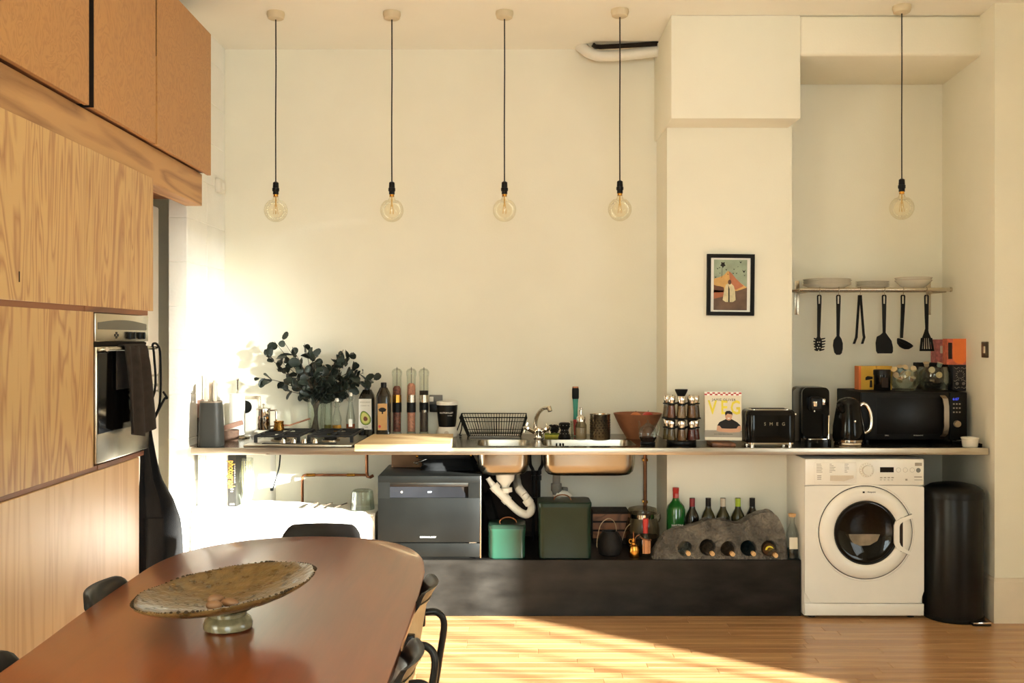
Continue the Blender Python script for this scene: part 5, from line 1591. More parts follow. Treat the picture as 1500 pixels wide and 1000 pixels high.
UT = [(1200, 'spaghetti_server', 'black spaghetti server with prongs, leftmost on the rail', 'utensil'), (1228, 'serving_spoon', 'solid black serving spoon hanging second from left', 'spoon'), (1259.5, 'kitchen_tongs', 'black kitchen tongs hanging with two splayed arms', 'tongs'), (1295, 'turner', 'wide solid black turner hanging in the middle right', 'turner'), (1322.5, 'ladle', 'black ladle hanging with its bowl tilted right', 'ladle'), (1357, 'slotted_turner', 'black slotted turner, rightmost on the rail', 'turner')]
UY = SY - 0.0
for px, nm, lb, cat in UT:
    hx = K(px, UY)
    hk = thing('s_hook', 'steel hook on the rail carrying the %s' % lb.split(' hanging')[0].split(',')[0].replace('black ', '').replace(' with prongs', ''), 'hook', (hx, UY, SZ), 0, 'steel hooks along the rail')
    MB().tube(spline([(0.004, 0.014, -0.004), (0.004, 0.010, 0.0125), (0.003, -0.010, 0.0125), (0, -0.0145, -0.01), (-0.002, -0.010, -0.03), (-0.002, -0.006, -0.037), (-0.002, 0.004, -0.034)], 5), 0.0016, 6).to('wire', STEEL2, hk)
    u = thing(nm, lb, cat, (hx - 0.001, UY - 0.004, SZ - 0.034))
    z = lambda py: H(py, UY) - (SZ - 0.034)
    x = lambda p_: K(p_, UY) - (hx - 0.001)

    def strip(pts, ws, th=0.006, ob=None, nm2='handle', y0=0.0):
        q = ob or MB()
        q.rings([[(cx_ - w_ / 2, y0 - t_ / 2, zz), (cx_ + w_ / 2, y0 - t_ / 2, zz), (cx_ + w_ / 2, y0 + t_ / 2, zz), (cx_ - w_ / 2, y0 + t_ / 2, zz)] for (cx_, zz), w_, t_ in zip(pts, ws, [th] * len(pts))])
        return q
    if nm != 'kitchen_tongs':
        lean = {'spaghetti_server': -0.004, 'serving_spoon': -0.002, 'turner': 0.0, 'ladle': -0.008, 'slotted_turner': 0.002}[nm]
        hb_ = {'spaghetti_server': 494, 'serving_spoon': 493, 'turner': 489, 'ladle': 495, 'slotted_turner': 483}[nm]
        # handle with an elongated hanging hole
        q = MB()
        wt, wm, wb = 0.025, 0.02, 0.015
        q.prism([(-wt / 2 + 0.004, 0.004), (wt / 2 - 0.004, 0.004), (wt / 2, -0.004), (wt / 2 - 0.001, -0.05), (wt / 2 - 0.007, -0.05), (wt / 2 - 0.0065, -0.006), (wt / 2 - 0.009, -0.003), (-wt / 2 + 0.009, -0.003), (-wt / 2 + 0.0065, -0.006), (-wt / 2 + 0.007, -0.05), (-wt / 2 + 0.001, -0.05), (-wt / 2, -0.004)], (0, -0.004, 0), (1, 0, 0), (0, 0, 1), (0, 0.008, 0))
        strip([(0, -0.048), (0, -0.06), (lean * 0.3, -0.12), (lean, z(hb_))], [wt - 0.002, wt - 0.003, wm, wb], 0.008, q)
        q.to('handle', BLACKM, u, 20)
    if nm == 'spaghetti_server':
        q = MB()
        q.prism([(lean + a[0], a[1]) for a in ((-0.008, z(493)), (0.008, z(493)), (0.018, z(498)), (0.020, z(507)), (0.012, z(514)), (-0.012, z(514)), (-0.02, z(507)), (-0.018, z(498)))], (0, -0.003, 0), (1, 0, 0), (0, 0, 1), (0, 0.006, 0))
        for s in (-1, 1):
            for k in range(5):
                zz = z(496.5 + k * 4.0)
                q.tube([(lean + s * 0.014, 0, zz), (lean + s * (0.030 - 0.002 * abs(k - 1)), -0.010, zz + 0.003), (lean + s * (0.032 - 0.002 * abs(k - 1)), -0.020, zz + 0.005)], [0.0048, 0.0042, 0.003], 6)
        q.to('head', BLACKM, u)
        q = MB()
        for dx, pyh in ((-0.006, 501), (0.006, 501), (0, 505), (-0.007, 509), (0.007, 509), (0, 513)):
            q.cyl((lean + dx, -0.0036, z(pyh)), (lean + dx, 0.0036, z(pyh)), 0.0032, n=8)
        q.to('hole', WALL, u)
    elif nm == 'serving_spoon':
        q = MB()
        q.prism([(lean + x(1227.5) + a[0], a[1]) for a in ((-0.007, z(492)), (0.009, z(492)), (0.02, z(496)), (0.028, z(503)), (0.028, z(510)), (0.022, z(517)), (0.012, z(519.5)), (-0.008, z(519.5)), (-0.02, z(516)), (-0.028, z(506)), (-0.024, z(498)))], (0, -0.003, 0), (1, 0, 0), (0, 0, 1), (0, 0.006, 0))
        q.to('spoon_bowl', BLACKM, u)
    elif nm == 'turner':
        MB().prism([(a[0], a[1]) for a in ((-0.008, z(487)), (0.008, z(487)), (0.022, z(492)), (0.042, z(499)), (0.05, z(508)), (0.05, z(515)), (0.044, z(517.5)), (-0.038, z(517.5)), (-0.046, z(514)), (-0.049, z(502)), (-0.042, z(493)), (-0.02, z(490)))], (0, -0.003, 0), (1, 0, 0), (0, 0, 1), (0, 0.005, 0)).to('blade', BLACKM, u)
    elif nm == 'ladle':
        q = MB()
        M4 = Matrix.Translation((x(1322.5) + 0.001, -0.012, z(504))) @ Matrix.Rotation(R(22), 4, 'Y') @ Matrix.Rotation(R(20), 4, 'X')
        q.lathe([(0.001, -0.024), (0.02, -0.022), (0.037, -0.012), (0.047, 0.006), (0.049, 0.013), (0.045, 0.013), (0.034, -0.008), (0.001, -0.02)], n=24, mtx=M4)
        q.to('ladle_bowl', BLACKM, u)
    elif nm == 'slotted_turner':
        q = MB()
        zt, zb = z(495), z(514)
        out = [(-0.007, z(481)), (0.008, z(481)), (0.012, z(487)), (0.026, zt), (-0.026, zt), (-0.014, z(487))]
        q.prism(out, (0, -0.003, 0), (1, 0, 0), (0, 0, 1), (0, 0.005, 0))
        for k in range(6):
            a = -0.026 + 0.052 * k / 5; b = -0.034 + 0.072 * k / 5
            wv = 0.0032 if 0 < k < 5 else 0.006
            q.prism([(a - wv, zt + 0.001), (a + wv, zt + 0.001), (b + wv, zb), (b - wv, zb)], (0, -0.003, 0), (1, 0, 0), (0, 0, 1), (0, 0.005, 0))
        q.prism([(-0.038, zb + 0.012), (0.042, zb + 0.012), (0.043, zb), (-0.036, zb)], (0, -0.003, 0), (1, 0, 0), (0, 0, 1), (0, 0.005, 0))
        q.to('blade', BLACKM, u, 20)
    else:
        for s in (-1, 1):
            q = MB()
            strip([(s * 0.004, 0.002), (s * 0.006, -0.03), (x(1254.5 if s < 0 else 1264.5), z(488)), (x(1254 if s < 0 else 1265.5), z(494)), (x(1250.5 if s < 0 else 1262.5), z(503.5))], [0.012, 0.011, 0.011, 0.012, 0.011], 0.012, q)
            q.to('arm', BLACKM, u, 20)

sw = thing('light_switch', 'dark metal light switch on the right alcove wall above the ramekin', 'switch', (2.507 + 0.1036 * 0.125, 5.295, H(512, 5.295)), math.atan(-0.1036))
MB().box(-0.007, -0.0005, -0.045, 0.045, -0.042, 0.042, bev=0.002).to('plate', mat('bronze_plate', (92, 80, 66), 0.35, metal=0.7), sw)
MB().box(-0.0105, -0.006, -0.013, 0.013, -0.018, 0.018, bev=0.002).to('rocker', SILVERF, sw)


# ---------------------------------------------------------------- under the worktop, left
t = thing('draped_bench', 'low bench under a white cotton sheet, sunlit at the left end', 'bench', (0, 0, PT))
bx0, bx1, by0, by1 = -1.715, -0.735, 5.32, 5.60
bz = H(737, 5.56) - PT - 0.012
MB().box(bx0 + 0.01, bx1 - 0.01, by0 + 0.02, by1, 0.004, bz - 0.012).to('box', WHITEP, t, 0)


def drape(u, v):
    x = bx0 + (bx1 - bx0) * v
    s = u * (0.27 + bz)
    wr = 0.006 * noise.noise(Vector((x * 5, u * 4, 1.3))) + 0.004 * math.sin(v * 40 + 5 * u)
    sag = 0.012 * math.sin(v * 5 + 0.4) - 0.028 * max(0, v - 0.75)
    if s < 0.25:
        return Vector((x, by1 - s, bz + sag + 0.012 + wr * (0.4 + 0.6 * u)))
    d = s - 0.25
    return Vector((x, by0 + 0.03 - 0.022 * min(1, d / 0.03) - 0.012 * math.sin(v * 34 + 2.0 * u) * min(1, d * 6), max(bz + sag + 0.008 - d, 0.003) + wr * max(0, 0.3 - d)))


MB().sheet(drape, 34, 70, (0, 0.003, -0.004)).to('sheet', WHITEC, t, 80)

BZ = PT + bz + 0.022


def mag(px0, px1, top, lb, cover, lines, Y=5.40, name='magazine', group='magazines on the draped bench'):
    x0, x1 = K(px0, Y), K(px1, Y)
    t = thing(name, lb, 'magazine' if name == 'magazine' else 'book', ((x0 + x1) / 2, Y, BZ), 0, group if name == 'magazine' else None)
    w = (x1 - x0) / 2 - 0.0004
    MB().box(-w, w, 0, 0.003, 0, top, bev=0.0006, seg=1).to('spine', cover, t, 0)
    for s in (-1, 1):
        MB().box(s * w - (0.0015 if s > 0 else 0), s * w + (0 if s > 0 else 0.0015), 0.003, 0.21, 0, top).to('cover', cover, t, 0)
    MB().box(-w + 0.002, w - 0.002, 0.004, 0.207, 0.002, top - 0.002).to('pages', PAPER, t, 0)
    if lines:
        q = MB()
        for (a, b, c) in lines:
            q.box(c - 0.0012, c + 0.0012, -0.0006, 0.0004, a * top, b * top)
        q.to('spine_print', GREYPR, t, 0)
    return t


ml = ['leftmost white magazine against the pier', 'second white magazine from the pier, with a thin grey line', 'third white magazine from the pier, dark line along its spine', 'fourth white magazine from the pier, with broken grey print', 'fifth white magazine from the pier, with dotted print', 'sixth white magazine from the pier, plain spine', 'thick white magazine with a grey line beside the black book', 'last white magazine touching the black book']
xs = [290, 294.5, 299, 304, 309, 314, 319.5, 327, 333.5]
for i in range(8):
    mag(xs[i], xs[i + 1], 0.279 + 0.002 * ((i * 5) % 4), ml[i], PAPER, [[(0.05, 0.95, 0.0)], [(0.1, 0.9, 0.004)], [(0.05, 0.55, 0), (0.6, 0.98, 0)], [(0.2, 0.3, 0), (0.45, 0.8, 0.002)], [(0.1, 0.35, 0), (0.7, 0.75, 0)], [], [(0.05, 0.45, 0.003)], []][i])
t = mag(334, 346, 0.284, 'black book with large orange lettering down its spine', mat('book_black', (44, 42, 38), 0.5), [], 5.385, 'book')
text('photograph', 0.052, mat('orange_print', (246, 178, 70), 0.5), t, (-0.004, -0.0006, 0.175), (PI / 2, PI / 2, 0), sx=0.62, bold=0.0006)
text('a visual guide to the craft', 0.012, GREYTXT, t, (0.015, -0.0006, 0.18), (PI / 2, PI / 2, 0), sx=0.85)
q = MB()
q.box(-0.013, 0.013, -0.0008, 0.0004, 0.012, 0.018)
q.box(-0.008, 0.004, -0.0008, 0.0004, 0.082, 0.085)
q.box(-0.008, 0.008, -0.0008, 0.0004, 0.094, 0.097)
q.to('spine_print', PAPER, t, 0)

t = thing('plastic_bag', 'crumpled translucent plastic bag stuffed right of the black book', 'bag', (K(359.5, 5.45), 5.45, BZ))
brn = random.Random(3)
q = MB()
rs = []
for j in range(9):
    f = j / 8
    r = 0.028 + 0.02 * math.sin(PI * min(f * 1.2, 1)) + 0.01 * f
    rs.append([Vector(((r + 0.014 * noise.noise(Vector((k * 0.9, f * 5, 2.0)))) * math.cos(2 * PI * k / 16) * 0.8 + 0.012 * f, (r + 0.02 * noise.noise(Vector((k * 1.3, f * 4, 7.0)))) * math.sin(2 * PI * k / 16), 0.001 + 0.255 * f)) for k in range(16)])
q.rings(rs, True, False)
q.to('bag', glass('bag_film', (236, 238, 228), 0.5, 0.2, haze=0.12), t)
q = MB()
for k in range(5):
    q.tube(spline([(0.0, 0.005 * k, 0.01), (0.01 * (k - 2), 0.01, 0.12), (0.012 * (k - 1.5), 0.0, 0.24)], 4), 0.003, 5)
q.to('dried_stalks', mat('pale_stalk', (190, 180, 130), 0.8), t)

t = thing('support_post', 'white painted post under the left of the worktop', 'post', (K(400, 5.9), 5.9, PT))
MB().box(-0.014, 0.014, -0.012, 0.012, 0, CT - 0.0365 - PT, bev=0.002).to('post', WHITE, t)
MB().box(-0.03, 0.03, -0.025, 0.025, 0.0, 0.006, bev=0.001).to('foot_plate', WHITEP, t)
t = thing('hob_cable', 'thin black cable hanging below the worktop beside the white post', 'cable', (K(410, 5.8), 5.8, CT - 0.037))
MB().tube(spline([(0, 0, 0), (0.002, 0, -0.06), (-0.005, 0.0, -0.14), (-0.025, 0.0, -0.21), (-0.04, 0.0, -0.262)], 5), 0.0045, 6).to('cable', CABLE, t)
MB().box(-0.055, -0.038, -0.01, 0.01, -0.275, -0.258, bev=0.003).to('plug', BLACK, t)

t = thing('gas_pipe', 'copper gas pipe bent along the back wall under the hob', 'pipe', (K(490, 5.95), 5.95, H(696, 5.95)))
z = lambda py: H(py, 5.95) - t.location.z
x = lambda px: K(px, 5.95) - t.location.x
MB().tube([(x(443), 0, z(770)), (x(443), 0, z(699)), (x(444.5), 0, z(696.3)), (x(447), 0, z(695.5)), (x(538), 0, z(695.5))], 0.008, 10).to('horizontal_pipe', COPPER, t)
MB().tube([(x(538), -0.02, CT - 0.038 - t.location.z), (x(538), -0.02, z(690)), (x(539), -0.02, z(697)), (x(543), -0.02, z(698)), (x(547), -0.01, z(696))], 0.0095, 10).to('upright_pipe', COPPER, t)
q = MB()
for a, b in ((449, 462), (508, 520)):
    q.tube([(x(a), 0, z(695.5)), (x(b), 0, z(695.5))], 0.0095, 10)
q.to('fitting', BRASS, t)

t = thing('glass_bowl', 'upturned clear glass bowl on the white sheet beside the dishwasher', 'glass bowl', (K(531, 5.44), 5.44, BZ - 0.02))
h_ = H(717, 5.44) - BZ + 0.02
MB().lathe([(0.066, 0), (0.065, 0.02), (0.056, h_ - 0.006), (0.048, h_), (0.001, h_), (0.001, h_ - 0.003), (0.048, h_ - 0.003), (0.055, h_ - 0.008), (0.064, 0.02), (0.065, 0)], n=28).to('bowl', CLEAR, t)
for k in range(3):
    s = thing('wooden_skewer', ('short brown stick leaning on the sheet left of the glass bowl', 'middle brown stick lying on the white sheet', 'leftmost brown stick lying on the white sheet')[k], 'stick', (K(500 - 22 * k, 5.45), 5.45, BZ - 0.006), 0, 'sticks on the sheet')
    MB().tube([(-0.03, -0.05, 0), (0.02, 0.06, 0.006)], 0.003, 6).to('stick', STEM, s)
    MB().tube([(0.02, 0.06, 0.006), (0.024, 0.069, 0.0065)], [0.003, 0.0006], 6).to('tip', CORK, s)

# dishwasher
t = thing('dishwasher', 'dark grey countertop dishwasher with recessed control handle', 'dishwasher', (K(629, 5.305), 5.305, PT))
x = lambda px: K(px, 5.305) - t.location.x
z = lambda py: H(py, 5.305) - PT
DW = mat('dishwasher_grey', (15, 15, 13), 0.36, metal=0.1, var=0.12, scale=7, rvar=0.05)
dx0, dx1, dh = x(553.5), x(704.5), z(697)
MB().box(dx0, dx1, 0.02, 0.48, 0.006, dh, bev=0.003).to('body', DW, t)
MB().box(dx1 - 0.006, dx1 + 0.001, -0.001, 0.021, 0.006, dh, bev=0.001).to('edge_trim', STEEL2, t)
MB().box(dx0 + 0.02, dx1 - 0.02, 0.04, 0.45, 0.0, 0.007).to('feet', BLACK, t)
MB().box(dx0, dx1 - 0.007, 0.0, 0.02, 0.012, z(795.5), bev=0.002).to('plinth', DW, t)
q = MB()
q.box(dx0, dx1 - 0.007, 0.0, 0.02, z(794), z(729), bev=0.002)
q.box(dx0, dx1 - 0.007, 0.0, 0.02, z(707), dh, bev=0.002)
q.box(dx0, x(571), 0.0, 0.02, z(729.5), z(706.5))
q.box(x(686), dx1 - 0.007, 0.0, 0.02, z(729.5), z(706.5))
dr = q.to('door', DW, t)
DISP = mat('control_strip', (26, 26, 28), 0.25, var=0.1)
MB().box(x(571), x(686), 0.002, 0.01, z(712.5), z(706.8), bev=0.001).to('handle_bar', mat('dark_steel', (88, 86, 82), 0.3, metal=1.0), dr)
q = MB().prism([(x(571), z(729)), (x(686), z(729)), (x(674), z(713)), (x(571), z(713))], (0, 0.012, 0), (1, 0, 0), (0, 0, 1), (0, 0.004, 0))
q.to('control_strip', DISP, dr, 0)
MB().box(x(571), x(686), 0.017, 0.0195, z(729), z(706.8)).to('recess', DARK, dr, 0)
MB().lathe([(0.001, 0), (0.0055, 0), (0.005, 0.001), (0.001, 0.001)], n=14, mtx=Matrix.Translation((x(588), 0.012, z(721))) @ Matrix.Rotation(R(90), 4, 'X')).to('power_button', SILVERF, dr)
text('1:59', 0.013, mat('pale_led', (210, 220, 235), 0.5, emit=0.4), dr, (x(629), 0.0115, z(721)), name='clock_digits')
text('COOKOLOGY', 0.0135, mat('logo_grey', (130, 128, 122), 0.5), dr, (x(627), -0.0006, z(786.5)), bold=0.0003)
MB().box(x(687), x(698), 0.004, 0.02, z(795.6), z(794)).to('hinge', STEEL2, dr, 0)

t = thing('cardboard_box', 'brown cardboard box behind the bag on the dishwasher', 'box', (K(603, 5.66), 5.66, PT + dh + 0.0005))
MB().box(-0.115, 0.09, 0, 0.12, 0, 0.095, bev=0.002).to('carton', BROWNC, t, 0)
MB().box(-0.114, 0.089, 0.02, 0.1, 0.095, 0.097).to('flap', BROWND, t, 0)
t = thing('rolled_mat', 'rolled black mat with brass ends lying on the dishwasher load', 'mat', (K(650, 5.44), 5.44, PT + dh + 0.088))
MB().tube([(K(613, 5.44) - t.location.x, 0, 0.004), (K(688, 5.44) - t.location.x, 0.03, 0.004)], 0.0185, 14).to('roll', BLACKM, t)
for px in (611, 689):
    xx = K(px, 5.44) - t.location.x
    MB().tube([(xx - 0.004, 0 if px < 650 else 0.03, 0.004), (xx + 0.005, 0 if px < 650 else 0.03, 0.004)], 0.012, 12).to('end_cap', BRASS, t)
t = thing('cloth_bag', 'crumpled black cloth bag slumped on top of the dishwasher', 'bag', (K(658, 5.58), 5.58, PT + dh + 0.0005))
q = MB()
rs = []
for j in range(10):
    f = j / 9
    rr = 1.0 - 0.25 * f - 0.55 * max(0, f - 0.7) / 0.3
    rs.append([Vector((0.16 * rr * math.copysign(abs(math.cos(2 * PI * k / 28)) ** 0.6, math.cos(2 * PI * k / 28)) + 0.022 * noise.noise(Vector((k * 0.8, f * 4, 0))), 0.085 * rr * math.copysign(abs(math.sin(2 * PI * k / 28)) ** 0.6, math.sin(2 * PI * k / 28)) + 0.014 * noise.noise(Vector((k * 0.9, f * 4, 8))), 0.001 + 0.105 * f + 0.012 * noise.noise(Vector((k * 0.7, f * 4, 3))) * (0.1 < f))) for k in range(28)])
q.rings(rs).to('bag', mat('black_nylon', (9, 9, 9), 0.8, var=0.2), t)
MB().tube(spline([(-0.12, -0.09, 0.07), (-0.16, -0.1, 0.055), (-0.185, -0.095, 0.05), (-0.165, -0.09, 0.04)], 4), 0.005, 8).to('zip_pull', CHROME, t)

# dark board and pan behind the sink plumbing
t = thing('dark_board', 'dark brown board standing against the wall behind the waste trap', 'board', (K(748, 5.93), 5.93, PT))
MB().box(-0.17, 0.17, 0, 0.02, 0, H(690, 5.93) - PT, bev=0.002).to('panel', BROWND, t, 0)
MB().box(-0.17, 0.17, -0.006, 0, 0, 0.03).to('lower_edge', DARK, t, 0)
t = thing('frying_pan', 'round black pan standing on edge between dishwasher and green bin', 'pan', (K(717, 5.7), 5.7, PT + 0.155))
MB().lathe([(0.001, 0), (0.125, 0), (0.148, 0.035), (0.15, 0.04), (0.145, 0.04), (0.122, 0.005), (0.001, 0.004)], n=36, mtx=Matrix.Rotation(R(74), 4, 'Y')).to('pan', IRON, t)
MB().tube([(0.035, 0.06, 0.13), (0.05, 0.1, 0.26)], 0.012, 8).to('handle', BLACK, t)

# waste traps and flexible hoses
Yt = 5.52
t = thing('waste_trap', 'white plastic U-bend trap under the small basin', 'pipe', (K(740, Yt), Yt, H(715, Yt)))
x = lambda px, Y=Yt: K(px, Y) - t.location.x
z = lambda py, Y=Yt: H(py, Y) - t.location.z
MB().lathe([(0.052, CT - 0.1665 - t.location.z), (0.05, z(701)), (0.03, z(707)), (0.022, z(711)), (0.02, z(722))], (x(740), -0.03, 0), 20).to('waste_cup', WHITEP, t)
q = MB().tube(spline([(x(727), -0.06, z(714)), (x(739), -0.06, z(726)), (x(753), -0.06, z(740)), (x(763), -0.06, z(748)), (x(771), -0.055, z(750.5)), (x(777), -0.05, z(747)), (x(778.5), -0.04, z(740)), (x(774), -0.03, z(732)), (x(768), -0.02, z(724))], 5), 0.0225, 14)
q.to('u_bend', WHITEP, t)
for a, b in (((723, 708), (728, 714)), ((739, 726), (744.5, 731.5)), ((776, 735), (771, 728.5)), ((743, 712), (743.5, 718))):
    MB().tube([(x(a[0]), -0.058, z(a[1])), (x(b[0]), -0.058, z(b[1]))], 0.0275, 14).to('coupling_nut', WHITEP, t)
MB().tube([(x(715), -0.06, z(697.5)), (x(719.5), -0.06, z(704)), (x(725), -0.06, z(711.5))], [0.013, 0.015, 0.02], 12).to('inlet_spigot', WHITEP, t)
MB().tube([(x(768), -0.02, z(724)), (x(761), 0.0, z(717)), (x(758), 0.1, z(714)), (x(757), 0.38, z(712))], [0.0225, 0.025, 0.024, 0.022], 14).to('outlet', WHITEP, t)

t = thing('waste_elbow', 'grey waste pipe with white elbow under the large basin', 'pipe', (K(815, 5.55), 5.55, H(720, 5.55)))
x = lambda px: K(px, 5.55) - t.location.x
z = lambda py: H(py, 5.55) - t.location.z
MB().lathe([(0.021, CT - 0.1695 - t.location.z), (0.021, z(708)), (0.03, z(708)), (0.03, z(718)), (0.024, z(720)), (0.02, z(724))], (x(815), 0, 0), 18).to('tailpiece', GREYPIPE, t)
MB().tube(spline([(x(813), 0, z(721)), (x(820), 0.01, z(724)), (x(829), 0.02, z(726)), (x(835), 0.02, z(733)), (x(837), 0.02, z(742)), (x(837), 0.02, z(760))], 5), 0.026, 14).to('elbow', WHITEP, t)
MB().tube([(x(824), 0.02, z(717)), (x(831), 0.03, z(718))], 0.014, 10).to('side_cap', GREYPIPE, t)

for px, lb in ((781.5, 'left black flexible tap hose between the basins'), (789.5, 'right black flexible tap hose between the basins')):
    t = thing('tap_hose', lb, 'hose', (K(px, 5.72), 5.72, PT), 0, 'flexible tap hoses')
    z = lambda py: H(py, 5.72) - PT
    s = -1 if px < 785 else 1
    MB().tube(spline([(0.0, 0, 0.02), (0, 0, 0.2), (0, 0, z(700)), (s * 0.004, 0, z(688)), (s * 0.02 + (0 if s < 0 else 0.0), 0, z(678)), (s * 0.022, 0, CT - 0.0375 - PT)], 6), 0.0095, 8).to('hose', CABLE, t)
    for a, b in ((689, 694), (696, 703), (728, 733)):
        MB().tube([(0, 0, z(a)), (0, 0, z(b))], 0.0145, 8).to('nut', BLACK, t)

t = thing('water_pipe', 'copper pipe rising against the wall left of the chimney breast', 'pipe', (K(945, 5.95), 5.95, PT))
MB().tube([(0, 0, 0.0), (0, 0, CT - 0.037 - PT)], 0.011, 10).to('pipe', COPPER, t)
q = MB()
for h_ in (0.2, 0.45):
    q.box(-0.016, 0.016, -0.006, 0.045, h_ - 0.008, h_ + 0.008, bev=0.003)
q.to('clip', BRASS, t)
t = thing('drain_hose', 'dark drain hose standing between chimney breast and washing machine', 'hose', (K(1163, 5.62), 5.62, 0))
MB().tube([(0, 0, 0.0), (0, 0, 0.4), (0.002, 0, CT - 0.005 - 0.03)], 0.016, 10).to('hose', CABLE, t)
MB().tube([(0, 0, 0.5), (0, 0, 0.52)], 0.019, 10).to('clip', BLACK, t)

# ---------------------------------------------------------------- green bins


def bin_(name, label, px0, px1, top, Yf, depth, m, ml_, hp):
    w = K(px1, Yf) - K(px0, Yf)
    h = H(top, Yf) - PT - 0.02
    t = thing(name, label, 'bread bin', ((K(px0, Yf) + K(px1, Yf)) / 2, Yf + depth / 2, PT))
    r = 0.03
    MB().rings([[(p[0], p[1], zz) for p in rrect(ww, dd, r, 6)] for zz, ww, dd in ((0, w - 0.012, depth - 0.01), (0.006, w - 0.006, depth), (h - 0.016, w - 0.004, depth), (h - 0.012, w, depth + 0.004), (h - 0.002, w, depth + 0.004))]).to('body', m, t)
    ld = MB().rings([[(p[0], p[1], zz) for p in rrect(ww, dd, r, 6)] for zz, ww, dd in ((h - 0.002, w + 0.002, depth + 0.006), (h + 0.012, w + 0.002, depth + 0.006), (h + 0.018, w - 0.008, depth - 0.004))]).to('lid', ml_, t)
    hx = K(hp, Yf) - t.location.x
    MB().tube([(hx + 0.046 * math.cos(PI * k / 10), -0.01, h + 0.017 + 0.03 * math.sin(PI * k / 10)) for k in range(11)], 0.0035, 8).to('handle', COPPER, ld)
    return t


bin_('bread_bin', 'small sea-green enamel bin with arched copper handle, beside the dishwasher', 715, 770, 768.5, 5.31, 0.17, GREEN, GREEN_SHADE_LID, 744)
bin_('bread_bin', 'large green enamel bin, shade put into its colour, with copper handle, under the large basin', 788.5, 867, 735.5, 5.31, 0.2, GREEN_SHADE_LID, GREEN_SHADE_LID, 825)

# ---------------------------------------------------------------- things right of the large bin
t = thing('dark_crate', 'dark low crate in shadow behind the watering can', 'crate', (K(905, 5.8), 5.8, PT))
MB().box(-0.15, 0.06, -0.08, 0.1, 0, 0.18, bev=0.003).to('crate', BROWND, t, 0)
q = MB()
for h_ in (0.05, 0.10, 0.15):
    q.box(-0.152, 0.062, -0.083, -0.08, h_ - 0.02, h_ + 0.018)
q.to('front_board', DARKWOOD, t, 0)

Yk = 5.42
t = thing('watering_can', 'round black metal can with thin brass hoop handle and spout', 'watering can', (K(893, Yk), Yk, PT))
z = lambda py: H(py, Yk) - PT
x = lambda px: K(px, Yk) - t.location.x
MB().lathe([(0.001, 0), (0.05, 0), (0.06, 0.008), (0.067, 0.05), (0.065, z(792)), (0.055, z(784)), (0.042, z(779.5)), (0.042, z(777.5)), (0.038, z(777.5)), (0.036, z(782)), (0.001, z(784))], n=32).to('body', IRON, t)
MB().tube(spline([(x(877), -0.005, z(801)), (x(874.5), 0, z(800)), (x(875), 0, z(788)), (x(880), 0, z(768)), (x(890), 0, z(759.5)), (x(898), 0, z(762)), (x(902), 0, z(770)), (x(903), 0, z(779))], 5), 0.0024, 8).to('hoop_handle', WIRE, t)
MB().tube([(x(903), 0, z(781)), (x(908), 0, z(787)), (x(911), 0, z(793))], [0.012, 0.008, 0.006], 8).to('spout_base', IRON, t)
MB().tube(spline([(x(911), 0, z(793)), (x(914), 0, z(782)), (x(917.5), 0, z(773)), (x(923), 0, z(767))], 5), 0.0026, 8).to('spout', WIRE, t)

Yb = 5.36
t = thing('plant_mister', 'small shiny brass plant mister with pump top', 'mister', (K(929, Yb), Yb, PT))
z = lambda py: H(py, Yb) - PT
x = lambda px: K(px, Yb) - t.location.x
MB().lathe([(0.001, 0), (0.026, 0), (0.028, 0.004), (0.0295, 0.03), (0.029, z(803)), (0.024, z(799)), (0.012, z(797)), (0.001, z(797))], n=28).to('body', BRASS, t)
MB().lathe([(0.012, z(797)), (0.012, z(794.5)), (0.006, z(793)), (0.006, z(788)), (0.001, z(788))], (x(928), 0, 0), 14).to('collar', BRASS, t)
MB().tube([(x(928), 0, z(788)), (x(928), 0, z(778))], 0.0032, 8).to('plunger', COPPER, t)
MB().tube(spline([(x(930), 0, z(796)), (x(930.5), 0, z(789)), (x(933), 0, z(785)), (x(937), 0, z(783))], 4), 0.0026, 6).to('nozzle', COPPER, t)
MB().tube([(x(924) + 0.009 * math.cos(2 * PI * k / 12), 0, z(792.5) + 0.011 * math.sin(2 * PI * k / 12)) for k in range(12)], 0.0018, 5, closed=True).to('finger_ring', BRASS, t)

Yb = 5.37
t = thing('sauce_bottle', 'dark sauce bottle with red wax neck and torn tan label', 'bottle', (K(945.5, Yb), Yb, PT))
z = lambda py: H(py, Yb) - PT
MB().lathe([(0.001, 0), (0.026, 0), (0.028, 0.005), (0.028, z(790)), (0.02, z(784)), (0.013, z(780)), (0.012, z(771)), (0.001, z(771))], n=24).to('bottle', DARKG, t)
MB().lathe([(0.014, z(783)), (0.0135, z(771)), (0.0155, z(770.5)), (0.0155, z(759)), (0.001, z(758.5))], n=18).to('wax_neck', RED, t)
q = MB()
for a in range(5):
    q.prism([(0.0285 * math.sin(R(-40 + 20 * a)), 0), (0.0285 * math.sin(R(-20 + 20 * a)), 0), (0.0285 * math.sin(R(-20 + 20 * a)), 0.075), (0.0285 * math.sin(R(-40 + 20 * a)), 0.075)], (0, -0.0285 * math.cos(R(-30 + 20 * a)) - 0.0004, 0.022), (1, 0, 0), (0, 0, 1), (0, 0.001, 0))
q.to('label', mat('tan_label', (196, 132, 84), 0.7, var=0.15), t, 0)
MB().tube([(0.028 * math.cos(R(a)) * 1.05, 0.028 * math.sin(R(a)) * 1.05, z(788.5) - 0.008 * math.cos(R(a))) for a in range(0, 360, 20)], 0.004, 6, closed=True).to('neck_band', COPPER, t)

